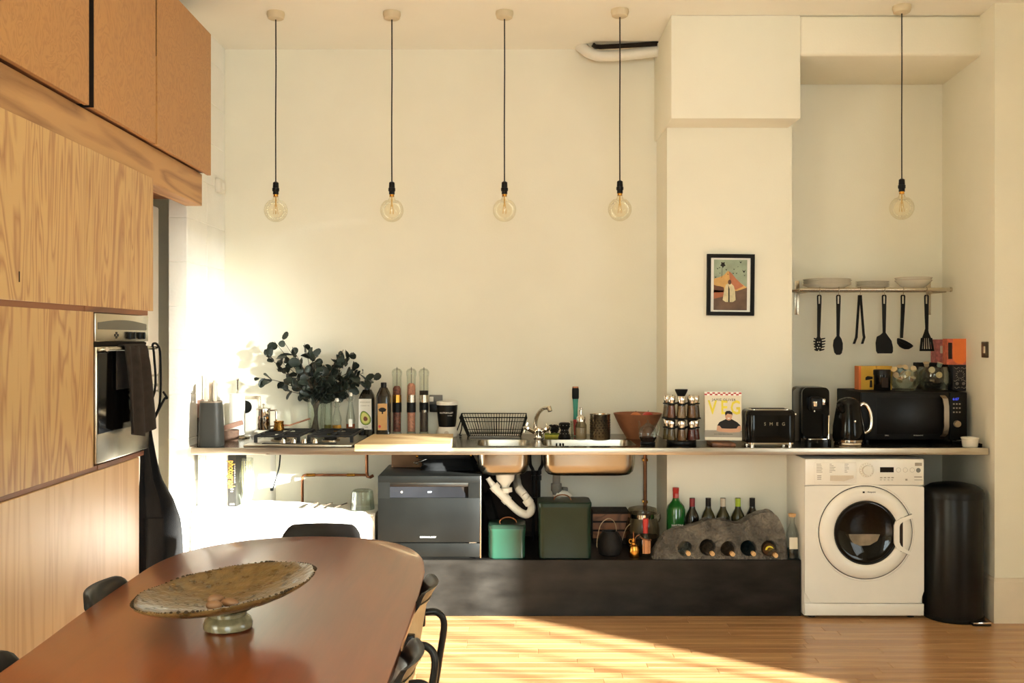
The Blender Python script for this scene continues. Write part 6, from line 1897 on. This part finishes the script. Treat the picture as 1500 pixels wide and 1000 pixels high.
Yj = 5.63
t = thing('storage_jar', 'big clip-top glass storage jar with steel band behind the bottles', 'jar', (K(941, Yj), Yj, PT))
z = lambda py: H(py, Yj) - PT
MB().lathe([(0.001, 0.003), (0.085, 0.003), (0.094, 0.02), (0.096, z(775)), (0.09, z(765)), (0.08, z(757)), (0.076, z(754))], n=32, cap1=False).to('jar', JARG, t)
MB().lathe([(0.001, 0.005), (0.084, 0.005), (0.091, 0.02), (0.092, z(785)), (0.001, z(785))], n=28).to('contents', mat('dark_grain', (70, 60, 50), 0.8, var=0.3, scale=90), t)
MB().lathe([(0.078, z(757)), (0.08, z(757)), (0.08, z(751)), (0.078, z(751))], n=32).to('steel_band', CHROME, t)
MB().lathe([(0.082, z(751)), (0.084, z(748)), (0.078, z(744)), (0.05, z(742)), (0.001, z(741.5))], n=32).to('lid', JARG, t)
MB().tube([(0.082, -0.02, z(754)), (0.096, -0.015, z(750)), (0.1, -0.01, z(758)), (0.09, -0.01, z(764))], 0.004, 8).to('clip', STEEL2, t)

# bottles on the platform in front of the chimney breast
Yw = 5.545
t = thing('vermouth_bottle', 'green vermouth bottle with red cap, tallest behind the stone', 'bottle', (K(990, Yw), Yw, PT))
z = lambda py: H(py, Yw) - PT
MB().lathe([(0.001, 0), (0.05, 0), (0.052, 0.006), (0.052, z(745)), (0.045, z(740)), (0.022, z(733)), (0.0155, z(728)), (0.0145, z(719)), (0.001, z(719))], n=30).to('bottle', GREENG, t)
MB().lathe([(0.0165, z(730)), (0.0165, z(719.5)), (0.018, z(719)), (0.018, z(714)), (0.001, z(713.5))], n=20).to('cap', RED, t)
MB().box(-0.006, 0.01, -0.0178, -0.0155, z(728), z(722)).to('neck_label', PINK, t, 0)
text('MARTINI', 0.0165, PAPER, t, (0.0, -0.0528, z(767)), bold=0.0005)

WL = [(1014, DARKRED, DARKG, 'wine bottle with dark red foil, first right of the green bottle'), (1037.5, INK, OLIVEG, 'wine bottle with black foil, second right of the green bottle'), (1059, SILVERF, OLIVEG, 'wine bottle with pale beige foil, middle of the row'), (1081, LIME, OLIVEG, 'wine bottle with lime green foil behind the stone'), (1102, INK, DARKG, 'wine bottle with black foil, last in the row beside the stone peak')]
for px, fo, gl, lb in WL:
    t = thing('wine_bottle', lb, 'bottle', (K(px, Yw), Yw, PT), 0, 'wine bottles behind the stone rack')
    MB().lathe([(0.001, 0.0), (0.035, 0), (0.037, 0.005), (0.037, 0.185), (0.03, 0.205), (0.018, 0.228), (0.0145, 0.245), (0.0143, 0.29), (0.001, 0.29)], n=26).to('bottle', gl, t)
    MB().lathe([(0.0152, 0.232), (0.0150, 0.285), (0.0158, 0.286), (0.0158, H(729.5, Yw) - PT), (0.001, H(729, Yw) - PT)], n=18).to('foil', fo, t)

# stone bottle rack (holes bored through)
Ys0, Ys1 = 5.312, 5.47
OUT = [(955, 821), (957, 806), (962, 796), (968, 789), (975, 779), (985, 774), (1000, 772.5), (1012, 770), (1025, 765.5), (1036, 761), (1048, 760), (1062, 763), (1075, 766), (1088, 765), (1096, 760), (1103, 755), (1112, 752), (1124, 750), (1134, 752), (1139, 756), (1143, 764), (1147, 774), (1149, 788), (1150, 805), (1151, 821)]
t = thing('stone_rack', 'rough grey slate boulder bored with five holes for bottles', 'wine rack', (0, 0, PT))
q = MB()
rs = []
NX = 90
for i in range(NX + 1):
    px = OUT[0][0] + (OUT[-1][0] - OUT[0][0]) * (1 - math.cos(PI * i / NX)) / 2 * 1.0
    k = max(j for j in range(len(OUT) - 1) if OUT[j][0] <= px + 1e-6)
    a, b = OUT[k], OUT[k + 1]
    f = (px - a[0]) / (b[0] - a[0])
    Ym = Ys0 + 0.04
    X = K(px, Ym)
    h = max(H(a[1] + (b[1] - a[1]) * f, Ym) - PT, 0.004)
    pts = []
    for j in range(15):                                   # front face upwards
        zz = h * j / 14
        lean = 0.05 * (zz / 0.25) ** 2
        e = min(1, 14 * min(j, 14 - j) / 14 * 0.5)
        rough = 0.022 * abs(noise.noise(Vector((X * 6, zz * 8, 2.2)))) + 0.010 * noise.noise(Vector((X * 19, zz * 22, 5.2))) + 0.005 * noise.noise(Vector((X * 50, zz * 50, 1.2)))
        pts.append(Vector((X, Ys0 + lean - 0.004 + rough * e, zz)))
    for j in range(1, 6):                                # over the top
        f2 = j / 5
        pts.append(Vector((X + 0.006 * noise.noise(Vector((X * 14, f2 * 3, 4))), Ys0 + 0.05 * (h / 0.25) ** 2 + (Ys1 - Ys0 - 0.06) * f2, h * (1 + 0.06 * math.sin(f2 * 3) - 0.10 * f2) + 0.02 * noise.noise(Vector((X * 17, f2 * 3, 9))) * min(1, h / 0.08))))
    pts.append(Vector((X, Ys1, h * 0.5)))
    pts.append(Vector((X, Ys1, 0)))
    rs.append(pts)
q.rings(rs)
HOLES = [(1003.5, 803, 0.040), (1036, 801, 0.043), (1066, 803, 0.040), (1096, 802.5, 0.042), (1126, 803, 0.043)]
stone = q.to('stone', STONE, t, 30)
cut = MB()
for px, py, r in HOLES:
    X, Zc = K(px, Ys0 + 0.01), H(py, Ys0 + 0.01) - PT
    cut.cyl((X, Ys0 - 0.2, Zc), (X, Ys0 + 0.135, Zc), r, n=28)
co = cut.to('cutter', STONE, None, 30)
co.parent = t
md = stone.modifiers.new('bore', 'BOOLEAN')
md.object = co
md.operation = 'DIFFERENCE'
md.solver = 'EXACT'
bpy.context.view_layer.update()
me = bpy.data.meshes.new_from_object(stone.evaluated_get(bpy.context.evaluated_depsgraph_get()))
stone.modifiers.clear()
stone.data = me
bpy.data.objects.remove(co)
RB = [('clear empty bottle with cork, leftmost hole of the stone', CLEAR, 0.10, 0.034), ('black bottle with protruding cork, second hole of the stone', DARKG, 0.135, 0.036), ('smoky dark bottle, corked, middle hole of the stone', JARG, 0.115, 0.034), ('pale blue glass bottle with cork, fourth hole of the stone', BLUEG, 0.115, 0.036), ('brown bottle with yellow crescent label, rightmost hole of the stone', mat('brown_bottle', (88, 60, 36), 0.1, var=0.2, coat=0.4), 0.14, 0.036)]
for (px, py, hr_), (lb, gm, pro, r) in zip(HOLES, RB):
    Y = Ys0 + 0.012
    t = thing('corked_bottle', lb, 'bottle', (K(px, Y), Y, H(py, Y) - (hr_ - r - 0.001)), 0, 'bottles in the stone rack')
    M4 = Matrix.Rotation(R(90), 4, 'X')       # local +z points to the viewer (-Y)
    MB().lathe([(0.001, -0.10), (r - 0.004, -0.10), (r, -0.095), (r, 0.0), (r * 0.93, 0.014), (r * 0.72, 0.03), (r * 0.5, 0.046), (0.0135, 0.062), (0.013, pro - 0.028), (0.016, pro - 0.026), (0.016, pro - 0.016), (0.012, pro - 0.016)], n=28, mtx=M4).to('bottle', gm, t)
    MB().lathe([(0.0095, pro - 0.03), (0.0115, pro - 0.014), (0.0118, pro + 0.008), (0.001, pro + 0.0085)], n=18, mtx=M4).to('cork', CORK, t)
    if 'yellow' in lb:
        q = MB().prism([(0.022 * math.cos(R(a)), 0.022 * math.sin(R(a))) for a in range(20, 181, 16)] + [(0.013 * math.cos(R(a)), 0.013 * math.sin(R(a)) + 0.002) for a in range(180, 19, -16)], (-0.006, -0.044, 0.006), (1, 0, 0), (0, 0, 1), (0, 0.008, 0))
        q.to('label', YEL, t, 0)

Yc = 5.335
t = thing('glass_bottle', 'tall clear glass bottle with cork and cream label beside the washer', 'bottle', (1.5015, Yc, PT))
z = lambda py: H(py, Yc) - PT
MB().lathe([(0.001, 0.004), (0.031, 0.0), (0.033, 0.006), (0.033, z(783)), (0.026, z(774)), (0.0135, z(766)), (0.0125, z(760)), (0.015, z(759)), (0.015, z(756)), (0.012, z(756))], n=26, cap1=False).to('bottle', CLEAR, t)
MB().lathe([(0.001, 0.005), (0.030, 0.005), (0.030, z(803)), (0.001, z(803))], n=24).to('liquid', BLUEG, t)
MB().lathe([(0.011, z(757)), (0.018, z(756)), (0.02, z(752)), (0.001, z(751.5))], n=18).to('cork', CORK, t)
MB().box(-0.024, 0.02, -0.0345, -0.032, z(802), z(785)).to('label', COVER, t, 0)

# ---------------------------------------------------------------- washing machine
YM = 5.227
t = thing('washing_machine', 'white front-loading washing machine with round porthole door', 'washing machine', ((K(1179.5, YM) + K(1353.5, YM)) / 2, YM, 0), R(-0.5))
LX = t.location.x
x = lambda px: K(px, YM) - LX
z = lambda py: H(py, YM)
wx = K(1353.5, YM) - LX
hh = z(672)
MB().box(-wx, wx, 0.02, 0.365, 0.012, hh, bev=0.008).to('cabinet', WHITE, t)
for sx in (-1, 1):
    for sy in (0.06, 0.32):
        MB().cyl((sx * (wx - 0.05), sy, 0), (sx * (wx - 0.05), sy, 0.014), 0.02).to('foot', BLACK, t)
MB().box(-wx, wx, 0.0, 0.022, z(711) + 0.001, hh, bev=0.007).to('control_panel', WHITE, t)
ccx, ccz = x(1267.5), z(779.5)
R1 = W(67.5, YM); R2 = W(46, YM)
# front panel with a round recess for the door
q = MB()
NN = 48
sq = []
for k in range(NN):
    a = 2 * PI * k / NN
    c_, s_ = math.cos(a), math.sin(a)
    x_lo, x_hi, z_lo, z_hi = -wx - ccx, wx - ccx, z(883) - ccz, z(711) - ccz
    f = min((x_hi / c_) if c_ > 1e-6 else 1e9, (x_lo / c_) if c_ < -1e-6 else 1e9, (z_hi / s_) if s_ > 1e-6 else 1e9, (z_lo / s_) if s_ < -1e-6 else 1e9)
    sq.append((ccx + f * c_, ccz + f * s_))
rg = [[(p[0], 0.021, p[1]) for p in sq], [(p[0], 0.002, p[1]) for p in sq]]
rg.append([(ccx + (R1 + 0.016) * math.cos(2 * PI * k / NN), 0.002, ccz + (R1 + 0.016) * math.sin(2 * PI * k / NN)) for k in range(NN)])
rg.append([(ccx + (R1 + 0.012) * math.cos(2 * PI * k / NN), -0.001, ccz + (R1 + 0.012) * math.sin(2 * PI * k / NN)) for k in range(NN)])
rg.append([(ccx + (R1 + 0.003) * math.cos(2 * PI * k / NN), 0.0, ccz + (R1 + 0.003) * math.sin(2 * PI * k / NN)) for k in range(NN)])
rg.append([(ccx + (R1 + 0.003) * math.cos(2 * PI * k / NN), 0.021, ccz + (R1 + 0.003) * math.sin(2 * PI * k / NN)) for k in range(NN)])
q.rings(rg, False, False)
q.to('front_panel', WHITE, t, 30)
MB().box(-wx, wx, 0.001, 0.021, 0.02, z(884), bev=0.004).to('kick_plate', WHITE, t)
MD = Matrix.Translation((ccx, 0.0, ccz)) @ Matrix.Rotation(R(90), 4, 'X')     # local z towards the viewer
dr = MB().lathe([(R1, -0.018), (R1, 0.006), (R1 - 0.006, 0.014), (R1 - 0.03, 0.022), (R2 + 0.014, 0.022), (R2 + 0.004, 0.014), (R2, 0.004), (R2 - 0.002, -0.012)], n=64, mtx=MD, cap0=False, cap1=False).to('door', WHITE, t, 40)
MB().lathe([(R1 + 0.0045, 0.0005), (R1 + 0.0045, 0.0018), (R1 + 0.0005, 0.0018), (R1 + 0.0005, 0.0005)], n=64, mtx=MD, cap0=False, cap1=False).to('door_gap', GREYP, t)
MB().lathe([(R2 + 0.003, 0.013), (R2, 0.015), (R2 - 0.004, 0.008), (R2 - 0.006, -0.01)], n=64, mtx=MD, cap0=False, cap1=False).to('door_seal', GREYP, dr)
MB().lathe([(R2 - 0.004, 0.004), (R2 - 0.012, 0.006), (R2 - 0.03, 0.0), (R2 - 0.05, -0.01), (0.06, -0.016), (0.001, -0.017)], n=48, mtx=MD, cap0=False, cap1=False).to('porthole_glass', glass('porthole', (120, 104, 88), 0.9), dr)
MB().lathe([(R2 - 0.004, -0.0179), (R2 - 0.005, -0.0185), (0.001, -0.0186)], n=40, mtx=MD, cap0=False, cap1=True).to('drum', mat('drum_dark', (44, 36, 30), 0.4, metal=0.6, var=0.4, scale=7), dr)
q = MB().prism([(-0.088, 0.0), (0.095, 0.0), (0.08, -0.035), (0.04, -0.058), (-0.01, -0.062), (-0.055, -0.045)], (ccx - 0.012, 0.0165, ccz - 0.012), (1, 0, 0), (0, 0, 1), (0, -0.003, 0))
q.to('laundry', mat('grey_laundry', (130, 116, 96), 0.9, var=0.25, scale=20), dr, 0)
# handle: raised strip framing a finger recess
ho = [(x(1333), z(752)), (x(1316), z(757.5)), (x(1309), z(762)), (x(1306.5), z(768)), (x(1306.5), z(794)), (x(1310), z(801)), (x(1318), z(806)), (x(1330), z(811))]
hi = [(x(1333), z(757)), (x(1319), z(762)), (x(1315), z(766)), (x(1314), z(770)), (x(1314), z(792)), (x(1316), z(797)), (x(1321), z(801)), (x(1330), z(806))]
rsH = []
for a, b in zip(ho, hi):
    rsH.append([Vector((a[0], -0.022, a[1])), Vector((a[0], -0.034, a[1])), Vector((b[0], -0.034, b[1])), Vector((b[0], -0.022, b[1]))])
MB().rings(rsH).to('handle', WHITE, dr, 30)
MB().prism([(x(1314.5), z(768)), (x(1320), z(763)), (x(1320), z(800)), (x(1314.5), z(795))], (0, -0.0222, 0), (1, 0, 0), (0, 0, 1), (0, -0.0008, 0)).to('finger_recess', BROWND, dr, 0)
q = MB()
for a, b in (((1316, 757.5), (1333.5, 751.5)), ((1316.5, 805.5), (1331, 811.5))):
    q.tube([(x(a[0]), -0.0222, z(a[1])), (x(b[0]), -0.0175, z(b[1]))], 0.0012, 4)
q.to('handle_seam', GREYP, dr)
text('Hotpoint', 0.0115, INK, dr, (x(1274.5), -0.0228, z(719.5)))
MB().box(x(1261.5), x(1264.5), -0.0232, -0.0222, z(721), z(718.5)).to('emblem', INK, dr, 0)
MB().box(x(1193), x(1254), -0.003, 0.002, z(707), z(677), bev=0.002).to('detergent_drawer', WHITE, t)
q = MB().prism([(x(1216), z(704)), (x(1216), z(696)), (x(1250), z(696)), (x(1250), z(700)), (x(1236), z(704.5))], (0, -0.0032, 0), (1, 0, 0), (0, 0, 1), (0, 0.002, 0))
q.to('drawer_pull', SILVERF, t, 0)
q = MB()
prn = random.Random(5)
for bx in (1199, 1218, 1240):
    for r_ in range(6):
        ww = prn.uniform(3, 9)
        q.box(x(bx - 3), x(bx - 3 + ww), -0.0034, -0.0026, z(680 + r_ * 2.3), z(679.2 + r_ * 2.3))
for r_ in range(3):
    q.box(x(1197), x(1203), -0.0034, -0.0026, z(697 + r_ * 2.5), z(696 + r_ * 2.5))
q.to('programme_print', GREYPR, t, 0)
dl = MB().lathe([(0.001, 0), (W(11, YM), 0), (W(10.5, YM), 0.004), (0.026, 0.006), (0.024, 0.02), (0.001, 0.021)], n=40, mtx=Matrix.Translation((x(1269.5), 0.0005, z(688))) @ Matrix.Rotation(R(90), 4, 'X')).to('programme_dial', WHITEP, t)
q = MB()
for k in range(14):
    a = R(40 + k * 22)
    q.box(x(1269.5) + 0.033 * math.cos(a) - 0.0012, x(1269.5) + 0.033 * math.cos(a) + 0.0012, -0.0058, -0.004, z(688) + 0.033 * math.sin(a) - 0.0012, z(688) + 0.033 * math.sin(a) + 0.0012)
q.to('dial_marks', COPPER, dl, 0)
MB().box(x(1289), x(1309), -0.0015, 0.001, z(691.5), z(684), bev=0.0005).to('display', DARK, t, 0)
q = MB()
for k in range(4):
    q.box(x(1289 + k * 5.5), x(1292.5 + k * 5.5), -0.0015, 0.001, z(700), z(698.6))
    q.box(x(1289 + k * 5.5), x(1291.5 + k * 5.5), -0.0012, 0.001, z(703), z(702.3))
for k in range(3):
    q.tube([(x(1316 + k * 10) + 0.012 * math.cos(2 * PI * j / 12), 0.0, z(688) + 0.012 * math.sin(2 * PI * j / 12)) for j in range(12)], 0.0007, 4, closed=True)
q.box(x(1340), x(1350), -0.0012, 0.001, z(682), z(677.5))
q.box(x(1339), x(1350), -0.0012, 0.001, z(699), z(697.5))
q.box(x(1339), x(1351), -0.0012, 0.001, z(703), z(702.2))
q.box(x(1326), x(1329), -0.0012, 0.001, z(703.5), z(701))
q.to('panel_print', GREYPR, t, 0)['kind'] = 'stuff'
MB().lathe([(0.001, 0), (0.0125, 0), (0.012, 0.001), (0.001, 0.0012)], n=20, mtx=Matrix.Translation((x(1345), 0.0005, z(688.5))) @ Matrix.Rotation(R(90), 4, 'X')).to('sticker', GREYPIPE, t)

# ---------------------------------------------------------------- pedal bin
t = thing('pedal_bin', 'tall black cylindrical pedal bin in the corner beside the washer', 'bin', (K(1396, 5.28), 5.28, 0))
hz = H(727, 5.2)
MB().lathe([(0.001, 0.012), (0.145, 0.012), (0.148, 0.02), (0.148, hz - 0.012), (0.145, hz - 0.004), (0.001, hz - 0.004)], n=40).to('body', mat('bin_black', (24, 23, 21), 0.3, var=0.2, scale=4), t)
MB().lathe([(0.001, 0), (0.149, 0), (0.152, 0.004), (0.152, 0.018), (0.148, 0.022), (0.001, 0.022)], n=40).to('base_ring', BLACK, t)
MB().lathe([(0.151, hz - 0.012), (0.152, hz + 0.016), (0.146, hz + 0.03), (0.115, hz + 0.05), (0.06, hz + 0.062), (0.001, hz + 0.066)], n=40).to('lid', BLACK, t)
q = MB().box(0.02, 0.115, -0.185, -0.12, 0.004, 0.014, bev=0.003)
q.to('pedal', BLACK, t)
MB().box(0.022, 0.113, -0.188, -0.18, 0.012, 0.022, bev=0.003).to('pedal_grip', CHROME, t)

# ---------------------------------------------------------------- dining table
TT = 0.75
RIM = [(-0.265, 1.15), (-0.262, 2.1), (-0.262, 2.62), (-0.266, 2.95), (-0.278, 3.164), (-0.302, 3.312), (-0.355, 3.453), (-0.439, 3.557), (-0.573, 3.63), (-0.751, 3.652), (-0.915, 3.605), (-1.035, 3.51), (-1.115, 3.385), (-1.15, 3.212), (-1.15, 2.986), (-1.138, 2.617), (-1.115, 2.163), (-1.10, 1.15)]
sm = [(p.x, p.y) for p in spline([(a, b, 0) for a, b in RIM], 4)]
t = thing('dining_table', 'long orange-brown lacquered dining table with rounded far end', 'table', (0, 0, 0))
cxm, cym = -0.69, 2.4
q = MB()
q.rings([[(cxm + (p[0] - cxm) * k, cym + (p[1] - cym) * (1 - (1 - k) * 0.3), zz) for p in sm] for zz, k in ((TT - 0.028, 0.985), (TT - 0.022, 0.995), (TT - 0.004, 1.0), (TT - 0.001, 0.998), (TT, 0.994))])
q.to('tabletop', TABLEW, t, 30)
for lx in (-0.98, -0.40):
    for ly in (1.5, 3.2):
        MB().tube([(lx, ly, TT - 0.03), (lx * 1.0, ly, 0.0)], [0.028, 0.02], 12).to('leg', DARKWOOD, t)
q = MB()
q.box(-0.98, -0.40, 1.49, 1.51, TT - 0.09, TT - 0.029)
q.box(-0.98, -0.40, 3.19, 3.21, TT - 0.09, TT - 0.029)
q.to('apron_rail', DARKWOOD, t, 0)

# footed pottery bowl
t = thing('footed_bowl', 'wide olive glazed pottery bowl with crinkled rim on a foot', 'bowl', (K(334, 2.494), 2.494, TT + 0.0003))
MB().lathe([(0.001, 0.003), (0.052, 0.0), (0.060, 0.004), (0.061, 0.014), (0.056, 0.026), (0.046, 0.034), (0.046, 0.042), (0.06, 0.05), (0.001, 0.05)], n=40).to('foot', FOOTM, t)
q = MB()
NB = 90
rs = []
TILT = Matrix.Translation((0, 0, 0.046)) @ Matrix.Rotation(R(-6.8), 4, 'Y') @ Matrix.Rotation(R(1.2), 4, 'X')
prof = [(0.02, 0.0, 0), (0.05, 0.003, 0), (0.10, 0.014, 0), (0.155, 0.028, 0.2), (0.20, 0.044, 0.6), (0.221, 0.056, 1), (0.2225, 0.061, 1), (0.217, 0.062, 1), (0.198, 0.053, 0.6), (0.15, 0.035, 0.3), (0.10, 0.021, 0.1), (0.05, 0.011, 0), (0.003, 0.009, 0)]
for r, zz, wob in prof:
    ring = []
    for k in range(NB):
        a = 2 * PI * k / NB
        nz = noise.noise(Vector((math.cos(a) * 2.2, math.sin(a) * 2.2, 0.3)))
        cr = noise.noise(Vector((math.cos(a) * 16, math.sin(a) * 16, 5.3)))
        rr = r * (1 + 0.022 * nz * wob) + 0.002 * cr * wob
        ring.append(TILT @ Vector((rr * math.cos(a), rr * math.sin(a), zz + 0.004 * nz * wob + 0.003 * abs(cr) * wob)))
    rs.append(ring)
q.rings(rs)
q.to('dish', BOWLM, t, 60)
q = MB()
for k in range(110):
    a = 2 * PI * k / 110 + 0.04 * math.sin(k * 7)
    nz = noise.noise(Vector((math.cos(a) * 2.2, math.sin(a) * 2.2, 0.3)))
    rr = 0.221 * (1 + 0.022 * nz)
    s = 0.0012 + 0.0024 * max(0, math.sin(k * 12.9)) ** 2
    c = TILT @ Vector((rr * math.cos(a), rr * math.sin(a), 0.0625 + 0.004 * nz))
    q.ball(c, (s * 1.5, s * 1.5, s), 7, 5)
q.to('crinkled_rim', mat('dark_rim', (48, 36, 22), 0.5, var=0.3), t)['kind'] = 'stuff'
BL = t.location
for i, (px, py, lx, ly, rz, lb) in enumerate(((316, 868, 0.021, 0.014, 20, 'brown nut lying highest of three in the pottery bowl'), (314, 879.5, 0.022, 0.014, -10, 'brown nut lying nearest the left rim in the pottery bowl'), (337, 876, 0.028, 0.013, -25, 'long brown nut lying rightmost in the pottery bowl'))):
    Y = 2.494 + (0.02, -0.045, -0.02)[i]
    n = thing('nut', lb, 'nut', (K(px, Y), Y, 0), R(rz), 'nuts in the pottery bowl')
    dx = K(px, Y) - BL.x
    rr = math.hypot(dx, Y - BL.y)
    base = (TILT @ Vector((dx, Y - BL.y, 0.009 + 0.012 * rr / 0.1))).z
    n.location.z = TT + base + ly * 0.85
    MB().ball((0, 0, 0), (lx, ly, ly * 0.9), 16, 10).to('shell', mat('nut_shell', (124, 88, 58), 0.5, var=0.15, scale=30), n)
    MB().ball((lx * 0.95, 0, 0), (0.003, 0.003, 0.003), 8, 6).to('stalk_end', STEM, n)
sp = thing('dry_twig', 'tiny pale dry twig upright in the pottery bowl', 'twig', (K(369, 2.46), 2.46, TT + 0.066))
MB().tube([(0, 0, 0), (0.002, 0, 0.008), (0.0, 0, 0.016)], 0.0009, 5).to('stem', CORK, sp)
MB().tube([(0.002, 0, 0.006), (0.006, 0, 0.013)], 0.0008, 5).to('side_shoot', CORK, sp)

# ---------------------------------------------------------------- chairs
ct = thing('dining_chair', 'black chair tucked in at the rounded far end of the table', 'chair', (0, 0, 0), 0, 'black tube-legged chairs round the table')


def back(u, v):
    # u up the back, v across; the top is narrow with rounded corners and rolls outwards
    zz = 0.47 + 0.30 * u
    half = 0.205 - 0.062 * u ** 1.5
    xx = (v - 0.5) * 2 * half
    yy = 0.175 + 0.05 * u + 0.028 * max(0, u - 0.8) / 0.2 - 0.035 * (1 - (2 * v - 1) ** 2) * -1 * 0.6
    e = abs(2 * v - 1)
    zz -= 0.03 * max(0, (e - 0.75) / 0.25) ** 2 * u
    yy -= 0.02 * e * e
    return Vector((xx, yy, zz))


MB().sheet(back, 16, 20, (0, 0.014, 0.002)).to('backrest', CHAIRB, ct, 60)
MB().sheet(lambda u, v: back(0.12 + 0.76 * u, 0.04 + 0.92 * v) + Vector((0, 0.0145, 0.002)), 10, 14, (0, 0.003, 0)).to('sunlit_back_skin', CHAIRSUN, ct, 60)


def seat(u, v):
    yy = -0.185 + 0.375 * u
    half = 0.215 - 0.02 * u - 0.02 * (1 - u) ** 3
    return Vector(((v - 0.5) * 2 * half, yy, 0.452 - 0.018 * math.sin(PI * u) * (1 - (2 * v - 1) ** 2) - 0.02 * max(0, 0.2 - u) / 0.2))


MB().sheet(seat, 12, 14, (0, 0, -0.014)).to('seat', CHAIRB, ct, 60)
for s in (-1, 1):
    MB().tube(spline([(s * 0.165, 0.225, 0.64), (s * 0.17, 0.27, 0.64), (s * 0.178, 0.292, 0.60), (s * 0.182, 0.275, 0.48), (s * 0.19, 0.255, 0.30), (s * 0.20, 0.275, 0.0)], 6), 0.0105, 10).to('leg', CHAIRB, ct)
    MB().tube(spline([(s * 0.186, 0.262, 0.40), (s * 0.19, 0.0, 0.428), (s * 0.185, -0.12, 0.426), (s * 0.19, -0.16, 0.40), (s * 0.2, -0.175, 0.2), (s * 0.205, -0.18, 0.0)], 6), 0.0105, 10).to('leg', CHAIRB, ct)
    MB().box(s * 0.165 - 0.014, s * 0.165 + 0.014, 0.205, 0.236, 0.60, 0.672, bev=0.004).to('bracket', CHAIRB, ct)
MB().tube([(-0.188, 0.0, 0.428), (0.188, 0.0, 0.428)], 0.009, 8).to('cross_bar', CHAIRB, ct)
ct.location = (K(471, 3.75), 3.75 - 0.24, 0)
dup(ct, (-0.265 - 0.235, 2.87, 0), R(-90), 'black chair on the right of the table, farther from the camera')
dup(ct, (-0.25 - 0.235, 2.235, 0), R(-90), 'black chair on the right of the table, nearer the camera')
dup(ct, (-1.15 + 0.235, 2.845, 0), R(90), 'black chair on the left of the table, farther from the camera')
dup(ct, (-1.13 + 0.235, 2.14, 0), R(90), 'black chair on the left of the table, nearer the camera')
